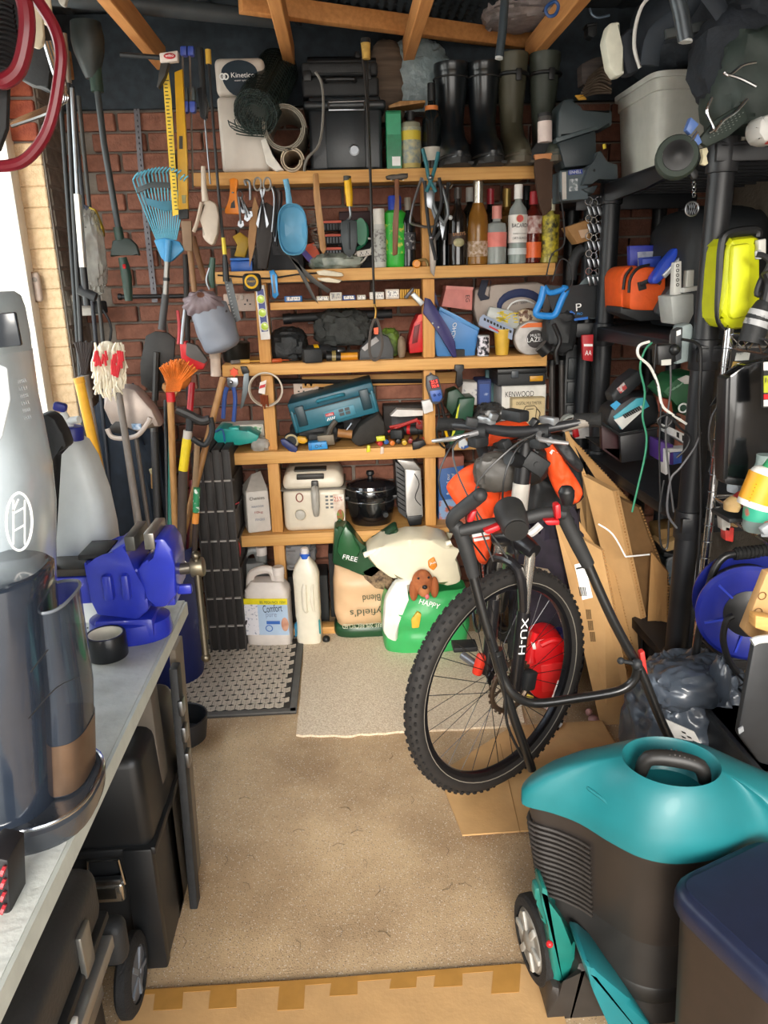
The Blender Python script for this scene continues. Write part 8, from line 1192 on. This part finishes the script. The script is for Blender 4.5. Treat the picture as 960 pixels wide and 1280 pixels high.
t=T('monitor','black flat monitor standing on the chrome rack','monitor'); t.p('panel',M(Y=1.8).pg([(912,470),(930,456),(985,445),(985,612),(906,600)],.04,.006),C('0f1012',.15,coat=.5)); t.p('bezel',M(Y=1.795).pg([(906,596),(985,606),(985,615),(906,605)],.05,.003),C('1b1c1f',.4)); t.p('bezel',M(Y=1.795).pg([(908,474),(914,470),(910,600),(904,600)],.05,.003),C('1b1c1f',.4)); t.p('foot',M(Y=1.75).box((at(930,612,1.8).x+.03,1.83,.893),(.14,.1,.012),bev=.003),BLK2); t.done()
t=T('product_card','hanging product card with yellow-green lettering at right edge','card'); t.p('card',M(Y=1.7).pg([(955,452),(985,450),(985,508),(954,510)],.01),C('1f2122',.5)); t.p('yellow_block',M(Y=1.697).pg([(955,470),(985,468),(985,490),(955,491)],.003),C('a8b02a',.5)); t.p('white_block',M(Y=1.697).pg([(955,453),(985,451),(985,462),(955,463)],.003),PRW); t.p('red_block',M(Y=1.697).pg([(955,493),(985,492),(985,498),(955,499)],.003),RED); t.p('foot_block',M(Y=1.697).pg([(955,500),(985,499),(985,507),(955,508)],.003),C('d6d6d2',.5)); t.ptx('10',(956,478),(964,477.5),6,1.695,PRN); t.done()
t=T('glue_bottle','yellow labelled white bottle tilted on the chrome rack shelf','bottle'); a=at(942,632,1.55); b=at(962,585,1.55); d=(b-a); t.p('body',M().tube([a,a+d*.03,a+d*.8,a+d],[.032,.036,.036,.02],18),C('e3e1db',.4)); t.p('label_band',M().tube([a+d*.12,a+d*.82],[.0368,.0368],18,sm=1),C('e09a1a',.45)); m=M(); [m.tube([a+d*(.2+i*.09)+Vector((-.03,-.022,0)),a+d*(.2+i*.09)+Vector((.01,-.037,.012))],.0012,4,sm=1) for i in range(6)]; t.p('print_lines',m,C('7a4a10',.5)); t.p('cap',M().tube([a+d,a+d*1.25],[.016,.01],14,sm=1),C('2f8a5a',.4)); t.done()
t=T('red_green_bottle','clear bottle with red and green label behind the yellow one','bottle'); c=at(955,585,1.72); c.z=.887; t.p('body',M(L(c)).lathe([(.03,0),(.034,.01),(.034,.13),(.02,.17),(.02,.19),(0,.19)]),C('9fb0ae',.15,tr=.4)); t.p('label_band',M(L(c)).lathe([(.0345,.03),(.0352,.03),(.0352,.12),(.0345,.12)]),C('3aa88a',.5,ns=14,h2='c94a4a',lo=.5,hi=.55)); t.done()
for i,(x,y,cl_,lb) in enumerate(((918,605,'c9d3da','pale blue plastic nozzle on the chrome shelf'),(932,612,'5a5f66','grey rounded cap on the chrome shelf'),(924,622,'b53a3a','small red cap on the chrome shelf'),(914,628,'b99a6a','brass fitting lying on chrome shelf'))): S('small_part',lb,'part',M(Y=1.85-.03*i).pt([(x,y+10),(x+2,y+2),(x+6,y-6)],[.018,.022,.012],12),C(cl_,.4))
t=T('blister_pack','clear blister pack hung on the front of chrome shelf','pack'); t.p('blister',M(Y=1.62).pg([(951,662),(962,655),(985,654),(985,668),(956,670)],.02,.006),C('b9bfc4',.2,tr=.4)); t.p('backing_card',M(Y=1.641).pg([(950,660),(985,652),(985,672),(952,671)],.003),C('8a8f94',.5)); t.done()
for i,(x,y,cl_,lb) in enumerate(((908,655,'b8b5ae','white packet under the chrome shelf behind post'),(912,668,'c23a34','red label packet under the chrome shelf'),(918,650,'8a6f4a','brown strip under the chrome shelf'))): S('small_packet',lb,'packet',M(Y=1.97).pg([(x-6,y-10),(x+6,y-8),(x+5,y+10),(x-5,y+8)],.03,.003),C(cl_,.5,ns=30,n=.25))
# cable reel
t=T('cable_reel','large blue cable reel with black hub on the lower wire shelf','cable reel'); c=at(918,768,1.80); X=L((c.x+.06,1.85,c.z),PI/2,0,-.35); BR=C('16227c',.35,n=.06,coat=.3); RR=.135
t.p('flange',M(X).lathe([(.06,.055),(.1,.062),(RR-.01,.062),(RR,.055),(RR,.048),(.06,.045),(.06,.055)],n=48),BR); t.p('flange',M(X).lathe([(.0,-.05),(RR,-.05),(RR,-.06),(0,-.06)],n=48),BR); m=M(X); [m.tor((0,0,-.04+i*.012),.1,.0075,n=36,k=6) for i in range(7)]; t.p('cable',m,C('1a1a1c',.5)); t.p('hub',M(X).lathe([(0,.03),(.062,.03),(.066,.058),(.05,.066),(.03,.07),(0,.07)],n=32),C('1f1f20',.45)); m=M(X); [m.box((.09*math.cos(a),.09*math.sin(a),.064),(.05,.006,.004),(0,0,a)) for a in [2*PI*i/6+.3 for i in range(6)]]; t.p('flange_rib',m,C('2a3cab',.35))
t.p('crank',M(Y=1.74).pt([(916,770),(908,776),(904,800),(912,828),(922,840)],.0085,10),BLK); t.p('frame_tube',M(Y=1.9).pt([(868,830),(876,780),(890,720),(904,697),(922,692),(940,690)],.0105,12),C('1c1c1d',.35)); m=M(Y=1.9); [m.pt([(920+i*5,692-i*.5),(922.5+i*5,692-i*.5)],.0185,12,sm=1) for i in range(10)]; t.p('ribbed_grip',m,RUB); t.p('grip_core',M(Y=1.9).pt([(918,693),(972,687)],.016,12,sm=1),RUB); t.done()
S('grey_hook','grey plastic hook above the cable reel','hook',M(Y=1.95).pt([(955,698),(942,704),(938,712),(946,716)],.008,10),LGR)
t=T('brown_carton','brown carton with round printed marks leaning on the cable reel','carton'); t.p('front',M(Y=1.56).pg([(959,716),(972,714),(972,800),(938,797),(930,788)],.025,.002),CARD); m=M(Y=1.557); [m.tor(at(953+i*-5,745+i*20,1.557),.009,.0012,(PI/2,0,0),16,4) for i in range(2)]; t.p('round_mark',m,C('7a5a34',.7)); t.done()
S('wooden_batten','pale sawn timber offcut resting on the black crate','timber',M(Y=1.48).pg([(945,770),(985,775),(985,798),(944,785)],.03,.002),PINE)
t=T('black_bin','black plastic bin with white rim at the right edge','bin'); BN2=C('222427',.5,n=.1); t.p('face',M(Y=1.46).pg([(943,802),(990,800),(990,965),(950,955),(922,918)],.02,.008),BN2); t.p('white_rim',M(Y=1.45).pt([(940,803),(952,799),(990,797)],.009,10),C('c9ccc9',.4)); t.p('side_label',M(Y=1.455).pg([(923,912),(929,908),(930,914),(924,918)],.004),C('8a8d90',.5)); t.done()
t=T('black_box','black plastic box carrying the white-rimmed bin','box'); q=at(955,950,1.5); t.p('box',M().box((q.x+.12,1.6,q.z/2-.0),(.3,.3,max(.02,q.z)),bev=.008),BLK); t.p('rim',M().box((q.x+.12,1.6,q.z-.01),(.31,.31,.02),bev=.005),BLK2); t.done()
# grey rubbish bag
t=T('rubbish_bag','crumpled grey plastic mailing bag with white label beside the cardboard','bag'); GBm=C('4a525d',.28,n=.12,ns=6,coat=.25); q=at(880,900,1.78)
t.p('bag',M().blob((q.x,1.86,.215),(.16,.145,.225),.11,3.6,.75,13,96,64).put([]),GBm,ang=60); t.p('upper_fold',M().blob((q.x-.06,1.8,.42),(.09,.07,.05),.2,2.6,.8,5,40,26,False).put([]),GBm,ang=60); t.p('knot',M().blob((q.x+.02,1.76,.44),(.022,.03,.07),.2,3,.9,3,24,18,False).put([]),GBm,ang=60)
k=t.p('shipping_label',M(Y=1.64).pg([(818,893),(868,915),(884,944),(836,930)],.004),C('d3d0cb',.6)); m=M(Y=1.636); [m.pg([(852+i*7,914+i*6+j),(857+i*7,916+i*6+j),(858+i*7,918+i*6+j),(853+i*7,916+i*6+j)],.002) for i in range(3) for j in(0,6)]; t.p('print',m,PRN,k); t.done()
# ---------------------------------------------------------------- under the roof
t=T('foam_sheet','dark bumpy foam sheet stored on top of the rafters','foam'); a=at(340,8,Z=2.44); b=at(600,20,Z=2.44)
t.p('sheet',M().sheet(lambda u,v: Vector((a.x-.1+(b.x-a.x+.2)*u,a.y-.75+.95*v,2.442+.012*math.sin(u*90)*math.sin(v*110))),110,70,.006),C('3a444c',.8)); t.p('edge_roll',M().tube([(a.x-.1,a.y+.2,2.45),(b.x+.1,a.y+.2,2.45)],.02,8,sm=1),C('333c44',.8)); t.done()
S('clear_bag','crumpled clear plastic bag stored on the rafters','bag',M().blob(at(655,12,Z=2.43)+Vector((0,.05,.01)),(.12,.12,.05),.2,3,.8,9,40,26).put([]),C('b5aaa8',.3,tr=.35,n=.25)); S('blue_carabiner','blue ring hanging at the rafter end by the clear bag','ring',M(Y=2.6).pt([(687,5),(694,2),(698,8),(694,18),(686,20),(682,12)],.005,8,True),C('2a4f8a',.4)); S('wire_hanger','small blue-grey wire hook hanging beneath the roof','hook',M(Y=2.9).pt([(737,10),(740,18),(748,22),(762,19)],.004,6),C('7f93a8',.35,.6))
t=T('hanging_box','small black hanging tool box beneath the roof brace','box'); t.p('box',M(Y=3.1).pg([(735,30),(746,28),(747,42),(742,47),(735,44)],.05,.004),BLK2); t.p('lid',M(Y=3.095).pg([(734,29),(747,27),(747,31),(734,33)],.055,.002),BLK); t.done()
S('roof_tube','grey tube lying along the rafters above the corner','tube',M().tube([(-1.0,2.9,2.42),(-.2,3.2,2.42)],.03,12,sm=1),C('4a5054',.5)); S('hanging_bag_scrap','pale plastic scrap at the very top left','scrap',M(Y=2.2).pg([(70,-6),(84,-6),(80,8),(74,5)],.02,.004),C('a9a59c',.4))
# ---------------------------------------------------------------- last small things
for (x0,y0,x1,y1,Y,z,c_,lb,d) in ((330,262,378,330,3.3,S2,'23262c','added dark navy box deepening the shade at the back of second shelf behind the blue scoop',.1),(424,250,468,300,3.3,S2+.07,'3a1c20','dark red tin at the back of second shelf behind the trowel',.1),(424,300,470,334,3.28,S2,'1d2024','added black box standing in for shade under the dark red tin on second shelf',.12),(288,300,326,330,3.32,S2,'33302c','added dull brown box standing in for shade at the back of second shelf above the blue case',.08),(528,250,556,332,3.33,S2,'26282c','added dark box standing in for shade behind the hanging pruners on second shelf',.08),(400,500,452,560,3.34,S4,'202226','added black box standing in for shade behind the teal case on fourth shelf',.07),(480,525,530,562,3.33,S4,'2a2320','added dark brown box standing in for shade behind the screwdrivers on fourth shelf',.08)):
    carton('shade_clutter_box',lb,'box',x0,y0,x1,y1,Y,d,C(c_,.6,n=.2),z,flaps=True,panel=((.2,.3,.8,.7,C('4a4a4e',.6,ns=40,n=.3)),))  # dark boxes added for the shade at the shelf backs, around one real tin
t=T('downpipe_offcut','short cream plastic pipe end at the left tip of third shelf','pipe'); t.p('pipe',M(Y=3.06).pt([(269,442),(270,470)],.02,16,sm=1),C('d2bfae',.45)); t.p('collar',M(Y=3.06).pt([(268.6,440),(269,448)],.0225,16,sm=1),C('c4b09e',.45)); t.done()
S('rubber_ball','small black rubber ball on the floor between white bottle and compost bag','ball',M().sph(at(407,784,3.0)*1.0-Vector((0,0,at(407,784,3.0).z-.017)),(.017,.017,.017),14,10),BLK)
S('white_pebble','tiny white pebble on the carpet before the compost bag','pebble',M().sph(at(458,789,Z=.014)+Vector((0,0,.004)),(.008,.007,.006),10,8),PRW)
t=T('rounded_black_pot','round black pot on the floor at the far bench leg','pot'); t.p('bowl',M(L((-.60,2.3,0))).lathe([(.05,0),(.075,.02),(.085,.09),(.08,.1),(.07,.03),(0,.025)],n=28),C('1c1d1f',.5)); t.p('rim',M(L((-.60,2.3,.1))).tor((0,0,0),.083,.004,n=28),BLK); t.done()
